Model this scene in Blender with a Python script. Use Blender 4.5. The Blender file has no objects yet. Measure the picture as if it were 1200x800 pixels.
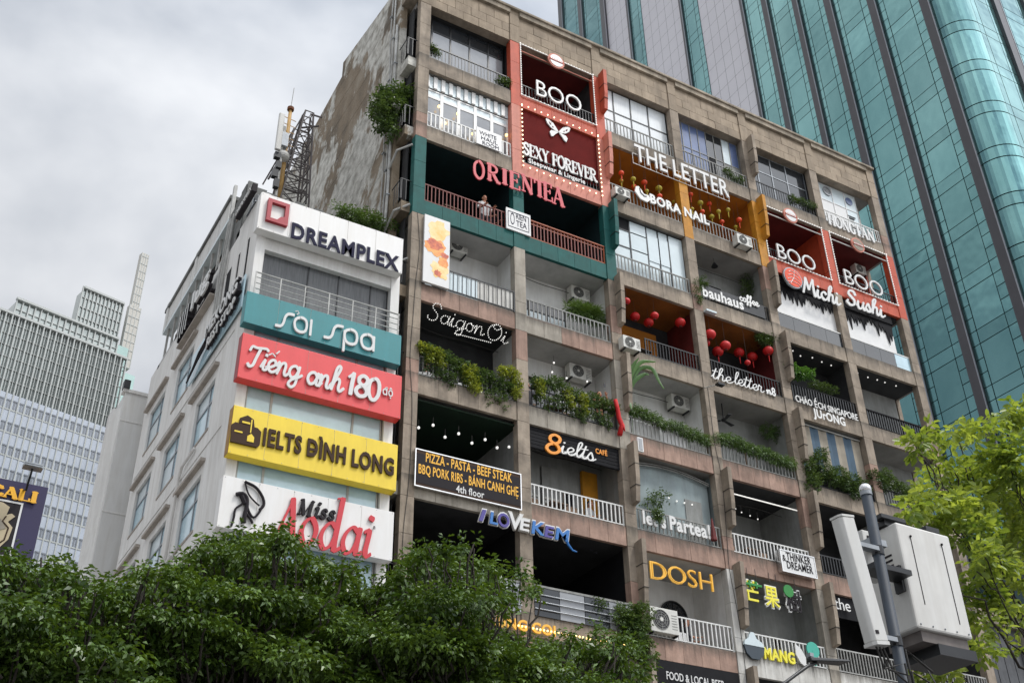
import bpy, math, random
import numpy as np
from mathutils import Vector
random.seed(7)
rng = np.random.default_rng(7)
sc = bpy.context.scene
R_ = math.radians

# ---------------------------------------------------------------- camera
F_PX = 1343.3
CAM = np.array([-11.579, -25.161, 1.611])
def _basis(yaw, pitch, roll):
    cy, sy = math.cos(yaw), math.sin(yaw); cp, sp = math.cos(pitch), math.sin(pitch)
    F = np.array([sy*cp, cy*cp, sp]); Rr = np.array([cy, -sy, 0.0]); U = np.cross(Rr, F)
    c, s = math.cos(roll), math.sin(roll)
    return c*Rr + s*U, -s*Rr + c*U, F
CR, CU, CF = _basis(R_(30.617), R_(33.1427), R_(-1.00196))
cd = bpy.data.cameras.new('camera'); cam = bpy.data.objects.new('camera', cd)
sc.collection.objects.link(cam); sc.camera = cam
from mathutils import Matrix
cam.matrix_world = Matrix(((CR[0], CU[0], -CF[0], CAM[0]), (CR[1], CU[1], -CF[1], CAM[1]), (CR[2], CU[2], -CF[2], CAM[2]), (0, 0, 0, 1)))
cd.sensor_width = 36.0; cd.lens = F_PX*36/1200; cd.clip_end = 5000; cd.clip_start = 0.1
sc.render.resolution_x = 1024; sc.render.resolution_y = 682

# ---------------------------------------------------------------- sky, sun, exposure
SUN_EL, SUN_AZ = R_(58), R_(142)          # azimuth measured from +Y (into the street front) towards +X
sv = Vector((math.sin(SUN_AZ)*math.cos(SUN_EL), math.cos(SUN_AZ)*math.cos(SUN_EL), math.sin(SUN_EL)))
w = bpy.data.worlds.new('World'); sc.world = w; w.use_nodes = True
nt = w.node_tree; nt.nodes.clear(); N = nt.nodes.new; L = nt.links.new
out = N('ShaderNodeOutputWorld'); mixs = N('ShaderNodeMixShader'); L(mixs.outputs[0], out.inputs[0])
sky = N('ShaderNodeTexSky'); sky.sky_type = 'NISHITA'; sky.sun_disc = False
sky.sun_elevation = SUN_EL; sky.sun_rotation = SUN_AZ
b1 = N('ShaderNodeBackground'); b1.inputs[1].default_value = 0.07; L(sky.outputs[0], b1.inputs[0])
b2 = N('ShaderNodeBackground')
tc = N('ShaderNodeTexCoord')
mp = N('ShaderNodeMapping'); mp.inputs['Scale'].default_value = (1.0, 1.0, 1.5); L(tc.outputs['Generated'], mp.inputs[0])
nz = N('ShaderNodeTexNoise'); nz.inputs['Scale'].default_value = 2.9; nz.inputs['Detail'].default_value = 6; nz.inputs['Roughness'].default_value = .46
nz.inputs['Distortion'].default_value = .15
L(mp.outputs[0], nz.inputs[0])
cr = N('ShaderNodeValToRGB'); cr.color_ramp.elements[0].position = .36; cr.color_ramp.elements[1].position = .64
cr.color_ramp.elements[0].color = (.205, .23, .27, 1); cr.color_ramp.elements[1].color = (.62, .625, .635, 1)
L(nz.outputs[0], cr.inputs[0])
sep = N('ShaderNodeSeparateXYZ'); L(tc.outputs['Generated'], sep.inputs[0])
# a bright overcast is lighter overhead and round the veiled sun
zr = N('ShaderNodeMapRange'); zr.inputs[1].default_value = 0.0; zr.inputs[2].default_value = 1.0
zr.inputs[3].default_value = 0.82; zr.inputs[4].default_value = 1.62; L(sep.outputs[2], zr.inputs[0])
dt = N('ShaderNodeVectorMath'); dt.operation = 'DOT_PRODUCT'; dt.inputs[1].default_value = sv
nrm = N('ShaderNodeVectorMath'); nrm.operation = 'NORMALIZE'; L(tc.outputs['Generated'], nrm.inputs[0]); L(nrm.outputs[0], dt.inputs[0])
gr = N('ShaderNodeMapRange'); gr.inputs[1].default_value = -.5; gr.inputs[2].default_value = 1.0
gr.inputs[3].default_value = 0.0; gr.inputs[4].default_value = 1.0; L(dt.outputs['Value'], gr.inputs[0])
pw = N('ShaderNodeMath'); pw.operation = 'POWER'; pw.inputs[1].default_value = 5.0; L(gr.outputs[0], pw.inputs[0])
ad = N('ShaderNodeMath'); ad.operation = 'MULTIPLY_ADD'; ad.inputs[1].default_value = 3.6; L(pw.outputs[0], ad.inputs[0]); L(zr.outputs[0], ad.inputs[2])
L(cr.outputs[0], b2.inputs[0]); L(ad.outputs[0], b2.inputs[1])
mixs.inputs[0].default_value = 0.93; L(b1.outputs[0], mixs.inputs[1]); L(b2.outputs[0], mixs.inputs[2])
sl = bpy.data.lights.new('sun', 'SUN'); sun = bpy.data.objects.new('sun', sl); sc.collection.objects.link(sun)
sl.energy = 1.5; sl.angle = R_(10); sl.color = (1.0, .965, .91)
sun.rotation_euler = sv.to_track_quat('Z', 'Y').to_euler()
sc.view_settings.view_transform = 'Standard'; sc.view_settings.look = 'None'
sc.view_settings.exposure = 0.38; sc.view_settings.gamma = 1.0
sc.cycles.max_bounces = 6; sc.cycles.diffuse_bounces = 4; sc.cycles.glossy_bounces = 3; sc.cycles.transparent_max_bounces = 6
sc.cycles.use_denoising = True

# ---------------------------------------------------------------- projection helpers (pixel of the 1200x800 photograph -> a point on a real plane)
def ray(x, y): return CF + CR*(x-600)/F_PX - CU*(y-400)/F_PX
def on(x, y, ax, v):
    d = ray(x, y); t = (v-CAM[ax])/d[ax]; return CAM + t*d
def xz(x, y, Y=0.0):
    p = on(x, y, 1, Y); return float(p[0]), float(p[2])

# ---------------------------------------------------------------- materials
MATS = {}
def rgb(r, g, b): # sRGB 0-255 -> linear
    f = lambda c: (c/255/12.92) if c <= 10 else ((c/255+.055)/1.055)**2.4
    return (f(r), f(g), f(b), 1)
def M(name, col, rough=.75, metal=0.0, var=.18, scale=3.0, streak=0.0, bump=.0, rnd=.0, emit=0.0, emitcol=None, spec=.5, col2=None, col3=None, stretch=(1, 1, 1), coat=0, stain=0, warp=0):
    if name in MATS: return MATS[name]
    m = bpy.data.materials.new(name); m.use_nodes = True; t = m.node_tree; t.nodes.clear()
    N = t.nodes.new; L = t.links.new
    o = N('ShaderNodeOutputMaterial'); p = N('ShaderNodeBsdfPrincipled'); L(p.outputs[0], o.inputs[0])
    if len(col) == 3: col = (*col, 1)
    p.inputs['Roughness'].default_value = rough; p.inputs['Metallic'].default_value = metal
    p.inputs['Specular IOR Level'].default_value = spec
    if coat: p.inputs['Coat Weight'].default_value = coat; p.inputs['Coat Roughness'].default_value = .08
    cur = None
    g = N('ShaderNodeNewGeometry')
    if var or col2:
        mp = N('ShaderNodeMapping'); mp.inputs['Scale'].default_value = stretch; L(g.outputs['Position'], mp.inputs[0])
        n1 = N('ShaderNodeTexNoise'); n1.inputs['Scale'].default_value = scale; n1.inputs['Detail'].default_value = 7; n1.inputs['Roughness'].default_value = .62
        L(mp.outputs[0], n1.inputs[0])
        r = N('ShaderNodeValToRGB'); r.color_ramp.elements[0].position = .34; r.color_ramp.elements[1].position = .66
        c2 = col2 if col2 else tuple(c*(1-var) for c in col[:3]); c2 = (*c2[:3], 1)
        cc = tuple(min(1, c*(1+var*.6)) for c in col[:3]) if not col2 else col[:3]
        r.color_ramp.elements[0].color = c2; r.color_ramp.elements[1].color = (*cc, 1)
        if col3:
            e = r.color_ramp.elements.new(.5); e.color = (*col3[:3], 1)
        L(n1.outputs[0], r.inputs[0]); cur = r.outputs[0]
    if streak:
        mp2 = N('ShaderNodeMapping'); mp2.inputs['Scale'].default_value = (2.6, 2.6, .32); L(g.outputs['Position'], mp2.inputs[0])
        n2 = N('ShaderNodeTexNoise'); n2.inputs['Scale'].default_value = 1.5; n2.inputs['Detail'].default_value = 8; n2.inputs['Roughness'].default_value = .68; n2.inputs['Distortion'].default_value = .6; L(mp2.outputs[0], n2.inputs[0])
        r2 = N('ShaderNodeValToRGB'); r2.color_ramp.elements[0].position = .30; r2.color_ramp.elements[1].position = .66
        k = 1-streak; r2.color_ramp.elements[0].color = (k*.97, k*.95, k*.92, 1); r2.color_ramp.elements[1].color = (1, 1, 1, 1)
        L(n2.outputs[0], r2.inputs[0])
        mx = N('ShaderNodeMix'); mx.data_type = 'RGBA'; mx.blend_type = 'MULTIPLY'; mx.inputs[0].default_value = 1
        if cur: L(cur, mx.inputs[6])
        else: mx.inputs[6].default_value = col
        L(r2.outputs[0], mx.inputs[7]); cur = mx.outputs[2]
    if stain:
        sp = N('ShaderNodeSeparateXYZ'); L(g.outputs['Position'], sp.inputs[0])
        m1 = N('ShaderNodeMath'); m1.operation = 'ADD'; m1.inputs[1].default_value = 1.2; L(sp.outputs[2], m1.inputs[0])
        m2 = N('ShaderNodeMath'); m2.operation = 'MODULO'; m2.inputs[1].default_value = 3.2; L(m1.outputs[0], m2.inputs[0])
        m3 = N('ShaderNodeMapRange'); m3.inputs[1].default_value = .0; m3.inputs[2].default_value = .60; m3.inputs[3].default_value = -.10; m3.inputs[4].default_value = .62; L(m2.outputs[0], m3.inputs[0])
        lt = N('ShaderNodeMath'); lt.operation = 'LESS_THAN'; lt.inputs[1].default_value = .64; L(m2.outputs[0], lt.inputs[0])
        mp3 = N('ShaderNodeMapping'); mp3.inputs['Scale'].default_value = (3.2, 3.2, .25); L(g.outputs['Position'], mp3.inputs[0])
        n4 = N('ShaderNodeTexNoise'); n4.inputs['Scale'].default_value = 2.2; n4.inputs['Detail'].default_value = 9; n4.inputs['Roughness'].default_value = .7; L(mp3.outputs[0], n4.inputs[0])
        m4 = N('ShaderNodeMath'); m4.operation = 'ADD'; L(n4.outputs[0], m4.inputs[0]); L(m3.outputs[0], m4.inputs[1])
        r4 = N('ShaderNodeMapRange'); r4.inputs[1].default_value = .78; r4.inputs[2].default_value = 1.15; r4.inputs[3].default_value = 0; r4.inputs[4].default_value = stain; L(m4.outputs[0], r4.inputs[0])
        m5 = N('ShaderNodeMath'); m5.operation = 'MULTIPLY'; L(r4.outputs[0], m5.inputs[0]); L(lt.outputs[0], m5.inputs[1])
        mx = N('ShaderNodeMix'); mx.data_type = 'RGBA'; L(m5.outputs[0], mx.inputs[0]); L(cur, mx.inputs[6]); mx.inputs[7].default_value = (.07, .062, .05, 1); cur = mx.outputs[2]
    if rnd:
        oi = N('ShaderNodeObjectInfo'); mr = N('ShaderNodeMapRange'); mr.inputs[3].default_value = 1-rnd; mr.inputs[4].default_value = 1+rnd; L(oi.outputs['Random'], mr.inputs[0])
        mx = N('ShaderNodeVectorMath'); mx.operation = 'SCALE'
        if cur: L(cur, mx.inputs[0])
        else: mx.inputs[0].default_value = col[:3]
        L(mr.outputs[0], mx.inputs['Scale']); cur = mx.outputs[0]
    if cur: L(cur, p.inputs['Base Color'])
    else: p.inputs['Base Color'].default_value = col
    if bump:
        nb = N('ShaderNodeTexNoise'); nb.inputs['Scale'].default_value = 14; nb.inputs['Detail'].default_value = 8; L(g.outputs['Position'], nb.inputs[0])
        b = N('ShaderNodeBump'); b.inputs['Strength'].default_value = bump; b.inputs['Distance'].default_value = .03; L(nb.outputs[0], b.inputs['Height']); L(b.outputs[0], p.inputs['Normal'])
    if warp:
        nb = N('ShaderNodeTexNoise'); nb.inputs['Scale'].default_value = .55; nb.inputs['Detail'].default_value = 2; L(g.outputs['Position'], nb.inputs[0])
        b = N('ShaderNodeBump'); b.inputs['Strength'].default_value = warp; b.inputs['Distance'].default_value = .12; L(nb.outputs[0], b.inputs['Height']); L(b.outputs[0], p.inputs['Normal'])
    if emit:
        p.inputs['Emission Color'].default_value = emitcol or col; p.inputs['Emission Strength'].default_value = emit
    MATS[name] = m; return m

def leafmat(name, dark, light, trans=.35, rough=.38, attr='tint', gloss=.5):
    m = bpy.data.materials.new(name); m.use_nodes = True; t = m.node_tree; t.nodes.clear(); N = t.nodes.new; L = t.links.new
    o = N('ShaderNodeOutputMaterial'); p = N('ShaderNodeBsdfPrincipled'); tr = N('ShaderNodeBsdfTranslucent'); mx = N('ShaderNodeMixShader')
    a = N('ShaderNodeAttribute'); a.attribute_name = attr
    r = N('ShaderNodeValToRGB'); r.color_ramp.elements[0].color = (*dark, 1); r.color_ramp.elements[1].color = (*light, 1)
    L(a.outputs['Fac'], r.inputs[0]); L(r.outputs[0], p.inputs['Base Color'])
    hs = N('ShaderNodeHueSaturation'); hs.inputs['Hue'].default_value = .475; hs.inputs['Saturation'].default_value = 1.15; hs.inputs['Value'].default_value = 1.7
    L(r.outputs[0], hs.inputs['Color']); L(hs.outputs[0], tr.inputs[0])
    p.inputs['Roughness'].default_value = rough; p.inputs['Specular IOR Level'].default_value = gloss
    mx.inputs[0].default_value = trans; L(p.outputs[0], mx.inputs[1]); L(tr.outputs[0], mx.inputs[2]); L(mx.outputs[0], o.inputs[0])
    MATS[name] = m; return m

M('clad', (.335, .278, .218), .85, var=.38, scale=1.3, streak=.28, bump=.25, rnd=.10, stain=.75)
M('clad_pink', (.395, .262, .205), .85, var=.28, scale=1.6, streak=.35, bump=.22, rnd=.14, stain=.75)
M('clad_grey', (.385, .35, .295), .85, var=.25, scale=1.5, streak=.3, bump=.2, rnd=.08, stain=.75)
M('clad_white', (.62, .61, .575), .8, var=.16, scale=2, streak=.3, bump=.15, rnd=.04, stain=.75)
M('parapet', (.36, .29, .215), .88, var=.25, scale=1.1, streak=.25, bump=.28, rnd=.12)
M('ledge', (.38, .325, .255), .9, var=.45, scale=1.4, streak=.4, bump=.3)
M('teal_paint', rgb(0, 88, 84), .75, var=.2, scale=3, streak=.2, rnd=.05)
M('orange_paint', rgb(190, 78, 48), .65, var=.16, scale=2.5, streak=.15, rnd=.05)
M('salmon_paint', rgb(205, 132, 115), .7, var=.12, scale=2.5, streak=.15, rnd=.05)
M('ochre_paint', rgb(196, 134, 24), .7, var=.22, scale=2.5, streak=.15, rnd=.05)
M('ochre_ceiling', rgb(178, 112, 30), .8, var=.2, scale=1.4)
M('plaster_white', (.76, .765, .75), .85, var=.12, scale=1.2, streak=.15)
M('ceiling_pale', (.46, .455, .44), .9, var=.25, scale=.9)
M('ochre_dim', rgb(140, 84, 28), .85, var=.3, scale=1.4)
M('plaster', (.60, .605, .59), .85, var=.16, scale=1.2, streak=.2, bump=.1)
M('plaster_grey', (.30, .31, .30), .85, var=.22, scale=1.2, streak=.25, bump=.1)
M('plaster_blue', (.30, .36, .37), .85, var=.2, scale=1.0, streak=.2)
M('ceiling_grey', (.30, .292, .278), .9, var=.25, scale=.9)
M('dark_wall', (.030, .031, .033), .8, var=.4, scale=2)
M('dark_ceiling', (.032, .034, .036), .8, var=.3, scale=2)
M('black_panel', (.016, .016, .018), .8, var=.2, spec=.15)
M('maroon', rgb(96, 26, 24), .7, var=.25, scale=1.6)
M('maroon_board', rgb(98, 30, 28), .9, var=.14, scale=1.6, spec=.1)
M('green_cloth', rgb(8, 38, 20), .8, var=.3, scale=2)
M('teal_dark', rgb(10, 38, 42), .7, var=.3)
M('black_metal', (.022, .023, .025), .4, metal=.3, var=.2)
M('grey_metal', (.30, .32, .34), .4, metal=.4, var=.2)
M('rail_grey', (.25, .25, .235), .6, var=.3, scale=6)
M('rail_white', (.68, .68, .66), .5, var=.12, scale=6)
M('rail_red', rgb(110, 44, 32), .6, var=.25, scale=5)
M('rail_wood', rgb(165, 84, 48), .55, var=.25, scale=5)
M('white_paint', (.74, .74, .73), .5, var=.06)
M('white_sign', (.68, .68, .67), .4, var=.02)
M('letter_white', (.66, .66, .645), .35, var=.0)
M('letter_lit', (.72, .72, .70), .35, var=0, emit=.03, emitcol=(1, .98, .93, 1))
M('glass_dark', (.028, .032, .037), .08, var=.3, scale=.8, spec=.7)
M('glass_grey', (.29, .30, .315), .10, var=.22, scale=.7, spec=.8, rnd=.08)  # grey base colour stands in for reflected bright sky and curtains behind
M('glass_blue', rgb(96, 112, 150), .2, var=.2, scale=1.5, rnd=.12)
M('blind_white', (.66, .70, .72), .35, var=.08, scale=4, stretch=(8, 8, .3), rnd=.05)
M('panel_white_blue', (.58, .67, .70), .25, var=.05, rnd=.04, spec=.6)
M('glass_sky_blue', (.46, .64, .72), .12, var=.2, scale=.9, spec=.7)  # pale blue sky reflection put into the base colour
M('bulb', (1, .9, .7), .4, var=0, emit=2.2, emitcol=(1, .80, .50, 1))
M('bulb_white', (.8, .8, .76), .4, var=0, emit=.55, emitcol=(1, .97, .92, 1))
M('bulb_warm', (1, .75, .35), .4, var=0, emit=2.5, emitcol=(1, .62, .2, 1))
M('red_lantern', rgb(196, 26, 26), .55, var=.12, scale=8)
M('orange_lantern', rgb(228, 76, 34), .55, var=.12, scale=8)
M('yellow_lantern', rgb(176, 160, 40), .6, var=.15, scale=8)
M('cord', (.03, .028, .026), .7, var=0)
M('wood', (.20, .12, .07), .7, var=.3, scale=4)
M('ac_white', (.66, .66, .62), .5, var=.14, scale=3, streak=.12)
M('ac_dark', (.05, .05, .052), .6, var=.2)
M('pipe', (.42, .42, .40), .5, var=.3, scale=3)
M('pole_blue', (.020, .030, .045), .6, metal=0, var=.2, scale=5)
M('steel', (.62, .62, .62), .22, metal=.9, var=.1)
M('antenna', (.60, .60, .58), .45, var=.06, scale=2, streak=.12)
M('cabinet', (.64, .635, .61), .5, var=.10, scale=1.6, streak=.14)
M('cabinet_under', (.16, .14, .13), .7, var=.4, scale=3)
M('signred', rgb(222, 70, 72), .45, var=.04, streak=.05)
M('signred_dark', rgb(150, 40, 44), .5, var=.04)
M('signyellow', rgb(236, 206, 50), .45, var=.04, streak=.05)
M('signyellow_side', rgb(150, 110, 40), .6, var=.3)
M('signteal', rgb(34, 128, 134), .45, var=.05, streak=.05)
M('signwhite', (.78, .775, .76), .45, var=.03, scale=.8, streak=.05)
M('ink_dark', (.028, .025, .028), .75, var=0, spec=.15)
M('ink_navy', rgb(26, 26, 54), .7, var=0, spec=.2)
M('ink_brown', rgb(66, 50, 40), .75, var=0, spec=.2)
M('ink_red', rgb(196, 40, 52), .4, var=0)
M('logo_red', rgb(160, 30, 44), .4, var=.05)
M('rust', rgb(112, 66, 38), .85, var=.35, scale=6)
M('purple', rgb(28, 18, 66), .5, var=.08, scale=2)
M('gold', rgb(238, 178, 40), .4, var=.05)
M('gold_lit', rgb(226, 172, 60), .4, var=.05, emit=.10, emitcol=rgb(250, 190, 60))
M('letter_red', rgb(196, 60, 72), .5, var=.05)
M('bluepaint', rgb(40, 110, 180), .45, var=.05)
M('violetpaint', rgb(70, 60, 140), .45, var=.05)
M('orange_ink', rgb(236, 150, 40), .45, var=0)
M('awhite', (.77, .765, .745), .75, var=.07, scale=.5, streak=.20, bump=.05)
M('awhite2', (.70, .70, .685), .75, var=.08, scale=.4, streak=.12)
M('trim_brown', (.36, .32, .28), .8, var=.2)
M('roof_grey', (.16, .165, .16), .8, var=.35, scale=1.5, streak=.2)
M('roof_wood', (.22, .17, .13), .8, var=.3)
M('curtain_grey', (.11, .115, .12), .5, var=.3, scale=6, stretch=(6, 1, .3))
M('lattice', (.10, .085, .082), .7, var=.4, scale=5)
M('yellow_mast', rgb(178, 142, 84), .6, var=.2)
M('skin', rgb(196, 140, 112), .6, var=.05)
M('hair', (.015, .012, .012), .5, var=0)
M('cloth_dark', (.04, .04, .05), .8, var=.2)
M('cloth_white', (.6, .6, .6), .8, var=.1)
M('cloth_red', rgb(196, 22, 26), .7, var=.12, scale=6)
M('green_mint', rgb(60, 170, 150), .5, var=.05)
M('leafgreen', rgb(30, 130, 50), .5, var=.1)
M('lemon', rgb(226, 216, 60), .45, var=.04, emit=.08)
M('bowl_dark', rgb(50, 62, 72), .5, var=.05)
M('cream', (.46, .38, .24), .5, var=.05)
M('asphalt', (.05, .05, .052), .9, var=.2, scale=1)
M('paving', (.28, .265, .25), .85, var=.2, scale=1, bump=.1)
M('stripe_blue', rgb(70, 92, 110), .8, var=.15)
M('stripe_cream', rgb(150, 142, 128), .8, var=.15)
M('neighbour', (.10, .105, .115), .7, var=.25, scale=1.5, streak=.3)
M('soil_pot', (.10, .07, .05), .9, var=.2)
M('barkdark', (.035, .028, .022), .9, var=.35, scale=8, bump=.4)
M('barklight', (.12, .105, .085), .9, var=.35, scale=8, bump=.4)
M('granite_mullion', (.045, .043, .05), .35, var=.15, scale=1)
M('mullion_edge', (.30, .30, .33), .3, metal=.3, var=.1)
M('tower_panel', (.66, .65, .69), .55, var=.05, scale=.12)
M('tower_joint', (.03, .07, .08), .5, var=0)
M('sidewall', (.31, .265, .205), .92, bump=.6, scale=.7, col2=(.13, .108, .08), col3=(.225, .175, .12), stretch=(1, .8, .6))
leafmat('leaf_tree', (.010, .038, .007), (.145, .24, .042), trans=.16, rough=.36, gloss=.5)
leafmat('leaf_bright', (.07, .14, .024), (.35, .44, .10), trans=.42, rough=.38)
leafmat('leaf_balcony', (.026, .062, .018), (.12, .19, .05), trans=.2)
leafmat('leaf_yellow', (.12, .17, .03), (.36, .42, .08), trans=.25)
leafmat('leaf_grass', (.045, .10, .025), (.13, .21, .05), trans=.2)
leafmat('leaf_banana', (.05, .13, .03), (.10, .22, .05), trans=.35)

# side wall: brown render with large flaked pale patches
def sidewall_patches():
    m = MATS['sidewall']; t = m.node_tree; N = t.nodes.new; L = t.links.new
    p = [n for n in t.nodes if n.type == 'BSDF_PRINCIPLED'][0]
    g = [n for n in t.nodes if n.type == 'NEW_GEOMETRY'][0]
    src = p.inputs['Base Color'].links[0].from_socket
    mp = N('ShaderNodeMapping'); mp.inputs['Scale'].default_value = (1, .55, .42); mp.inputs['Location'].default_value = (0, 1.3, .4)
    mp.inputs['Rotation'].default_value = (R_(-28), 0, 0); L(g.outputs['Position'], mp.inputs[0])
    n = N('ShaderNodeTexNoise'); n.inputs['Scale'].default_value = .48; n.inputs['Detail'].default_value = 12; n.inputs['Roughness'].default_value = .68; n.inputs['Distortion'].default_value = .3
    L(mp.outputs[0], n.inputs[0])
    r = N('ShaderNodeValToRGB'); r.color_ramp.elements[0].position = .500; r.color_ramp.elements[1].position = .530
    r.color_ramp.elements[0].color = (0, 0, 0, 1); r.color_ramp.elements[1].color = (1, 1, 1, 1); L(n.outputs[0], r.inputs[0])
    n3 = N('ShaderNodeTexNoise'); n3.inputs['Scale'].default_value = 3; n3.inputs['Detail'].default_value = 8; L(g.outputs['Position'], n3.inputs[0])
    r3 = N('ShaderNodeValToRGB'); r3.color_ramp.elements[0].color = (.30, .285, .25, 1); r3.color_ramp.elements[1].color = (.62, .61, .56, 1)
    r3.color_ramp.elements[0].position = .3; r3.color_ramp.elements[1].position = .62
    L(n3.outputs[0], r3.inputs[0])
    mx = N('ShaderNodeMix'); mx.data_type = 'RGBA'; L(r.outputs[0], mx.inputs[0]); L(src, mx.inputs[6]); L(r3.outputs[0], mx.inputs[7]); L(mx.outputs[2], p.inputs['Base Color'])
sidewall_patches()
def glassmat(name, c1, c2, rough, metal=.75):
    m = M(name, c1, rough, metal=metal, scale=.09, col2=c2, rnd=.13, stretch=(1, 1, .5), warp=.35); return m
glassmat('tower_glass', (.20, .385, .385), (.10, .235, .245), .08)
glassmat('tower_glass_lit', (.44, .70, .66), (.36, .62, .60), .14)  # unused lit copy of tower_glass, brighter sky reflection put into its colour
M('ft_fin', (.46, .48, .465), .5, var=.05)
M('ft_glass', (.34, .375, .365), .2, metal=.4, var=.2, scale=.15)
M('ft_glass_green', (.26, .36, .34), .15, metal=.5, var=.2, scale=.2)
M('ft_pale', (.48, .525, .60), .3, var=.1, scale=.1)
M('ft_window', (.24, .26, .29), .3, var=.2, scale=.5)
M('ft_cream', (.56, .54, .49), .6, var=.08, scale=.3)

# ---------------------------------------------------------------- builders
WL = {}
def link(o, parent=None, loc=(0, 0, 0)):
    sc.collection.objects.link(o); loc = Vector(loc); WL[o.name] = loc
    if parent is not None:
        o.parent = parent; o.location = loc - WL[parent.name]
    else: o.location = loc
    return o
def tag(o, label=None, cat=None, group=None, kind=None):
    if label: o['label'] = label
    if cat: o['category'] = cat
    if group: o['group'] = group
    if kind: o['kind'] = kind
    return o
def thing(name, label, cat, loc=(0, 0, 0), group=None):
    o = bpy.data.objects.new(name, None); o.empty_display_size = .2
    link(o, None, loc); return tag(o, label, cat, group)

class MB:
    def __init__(s): s.v = []; s.f = []
    def box(s, x0, x1, y0, y1, z0, z1):
        n = len(s.v); s.v += [(x0, y0, z0), (x1, y0, z0), (x1, y1, z0), (x0, y1, z0), (x0, y0, z1), (x1, y0, z1), (x1, y1, z1), (x0, y1, z1)]
        s.f += [(n, n+3, n+2, n+1), (n+4, n+5, n+6, n+7), (n, n+1, n+5, n+4), (n+1, n+2, n+6, n+5), (n+2, n+3, n+7, n+6), (n+3, n, n+4, n+7)]; return s
    def bar(s, a, b, wd, up=(0, 0, 1), h=None):
        a = Vector(a); b = Vector(b); d = (b-a).normalized(); up = Vector(up)
        if abs(d.dot(up)) > .95: up = Vector((1, 0, 0))
        x = d.cross(up).normalized()*(wd/2); y = x.cross(d).normalized()*((h or wd)/2)
        n = len(s.v)
        for p in (a, b): s.v += [tuple(p-x-y), tuple(p+x-y), tuple(p+x+y), tuple(p-x+y)]
        s.f += [(n, n+1, n+2, n+3), (n+4, n+7, n+6, n+5), (n, n+4, n+5, n+1), (n+1, n+5, n+6, n+2), (n+2, n+6, n+7, n+3), (n+3, n+7, n+4, n)]; return s
    def tube(s, pts, r, n=7, r2=None, cap=True):
        pts = [Vector(p) for p in pts]; rs = [r + ((r2 if r2 is not None else r)-r)*i/max(1, len(pts)-1) for i in range(len(pts))]
        base = len(s.v); px = None
        for i, p in enumerate(pts):
            d = (pts[min(i+1, len(pts)-1)]-pts[max(i-1, 0)]).normalized()
            if px is None:
                px = d.cross(Vector((0, 0, 1)) if abs(d.z) < .9 else Vector((1, 0, 0))).normalized()
            else: px = (px - d*px.dot(d)).normalized()
            py = d.cross(px)
            for k in range(n):
                a = 2*math.pi*k/n; s.v.append(tuple(p + (px*math.cos(a)+py*math.sin(a))*rs[i]))
        for i in range(len(pts)-1):
            for k in range(n):
                a = base+i*n+k; b = base+i*n+(k+1) % n; s.f.append((a, b, b+n, a+n))
        if cap:
            s.f.append(tuple(base+k for k in range(n))[::-1]); s.f.append(tuple(base+(len(pts)-1)*n+k for k in range(n)))
        return s
    def prism(s, poly, y0, y1):      # poly in (x, z), CCW seen from -Y
        n = len(s.v); k = len(poly)
        for y in (y0, y1): s.v += [(p[0], y, p[1]) for p in poly]
        s.f.append(tuple(range(n, n+k))); s.f.append(tuple(range(n+k, n+2*k))[::-1])
        for i in range(k):
            j = (i+1) % k; s.f.append((n+i, n+k+i, n+k+j, n+j))
        return s
    def prismx(s, poly, x0, x1):     # poly in (y, z)
        n = len(s.v); k = len(poly)
        for x in (x0, x1): s.v += [(x, p[0], p[1]) for p in poly]
        s.f.append(tuple(range(n, n+k))[::-1]); s.f.append(tuple(range(n+k, n+2*k)))
        for i in range(k):
            j = (i+1) % k; s.f.append((n+i, n+j, n+k+j, n+k+i))
        return s
    def prismz(s, poly, z0, z1):
        n = len(s.v); k = len(poly)
        for z in (z0, z1): s.v += [(p[0], p[1], z) for p in poly]
        s.f.append(tuple(range(n, n+k))[::-1]); s.f.append(tuple(range(n+k, n+2*k)))
        for i in range(k):
            j = (i+1) % k; s.f.append((n+i, n+j, n+k+j, n+k+i))
        return s
    def ball(s, c, r, n=10, m=7, sz=1.0):
        b = len(s.v); c = Vector(c); s.v.append((c.x, c.y, c.z-r*sz))
        for i in range(1, m):
            a = math.pi*i/m
            for k in range(n):
                t = 2*math.pi*k/n; s.v.append((c.x+r*math.sin(a)*math.cos(t), c.y+r*math.sin(a)*math.sin(t), c.z-r*sz*math.cos(a)))
        s.v.append((c.x, c.y, c.z+r*sz)); e = len(s.v)-1
        for k in range(n): s.f.append((b, b+1+(k+1) % n, b+1+k)); s.f.append((e, e-n+k, e-n+(k+1) % n))
        for i in range(m-2):
            for k in range(n):
                p = b+1+i*n+k; q = b+1+i*n+(k+1) % n; s.f.append((p, q, q+n, p+n))
        return s
    def disc(s, c, r, y0, y1, n=28, rx=None):
        return s.prism([(c[0]+(rx or r)*math.cos(2*math.pi*k/n), c[1]+r*math.sin(2*math.pi*k/n)) for k in range(n)], y0, y1)
    def ring(s, c, r0, r1, y0, y1, n=28):
        b = len(s.v)
        for y in (y0, y1):
            for r in (r0, r1):
                for k in range(n):
                    a = 2*math.pi*k/n; s.v.append((c[0]+r*math.cos(a), y, c[1]+r*math.sin(a)))
        for k in range(n):
            j = (k+1) % n; i0, o0, i1, o1 = b, b+n, b+2*n, b+3*n
            s.f += [(i0+k, o0+k, o0+j, i0+j), (i1+k, i1+j, o1+j, o1+k), (o0+k, o1+k, o1+j, o0+j), (i0+k, i0+j, i1+j, i1+k)]
        return s
    def mesh(s, name='m'):
        me = bpy.data.meshes.new(name); me.from_pydata(s.v, [], s.f); me.update(); return me
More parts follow.
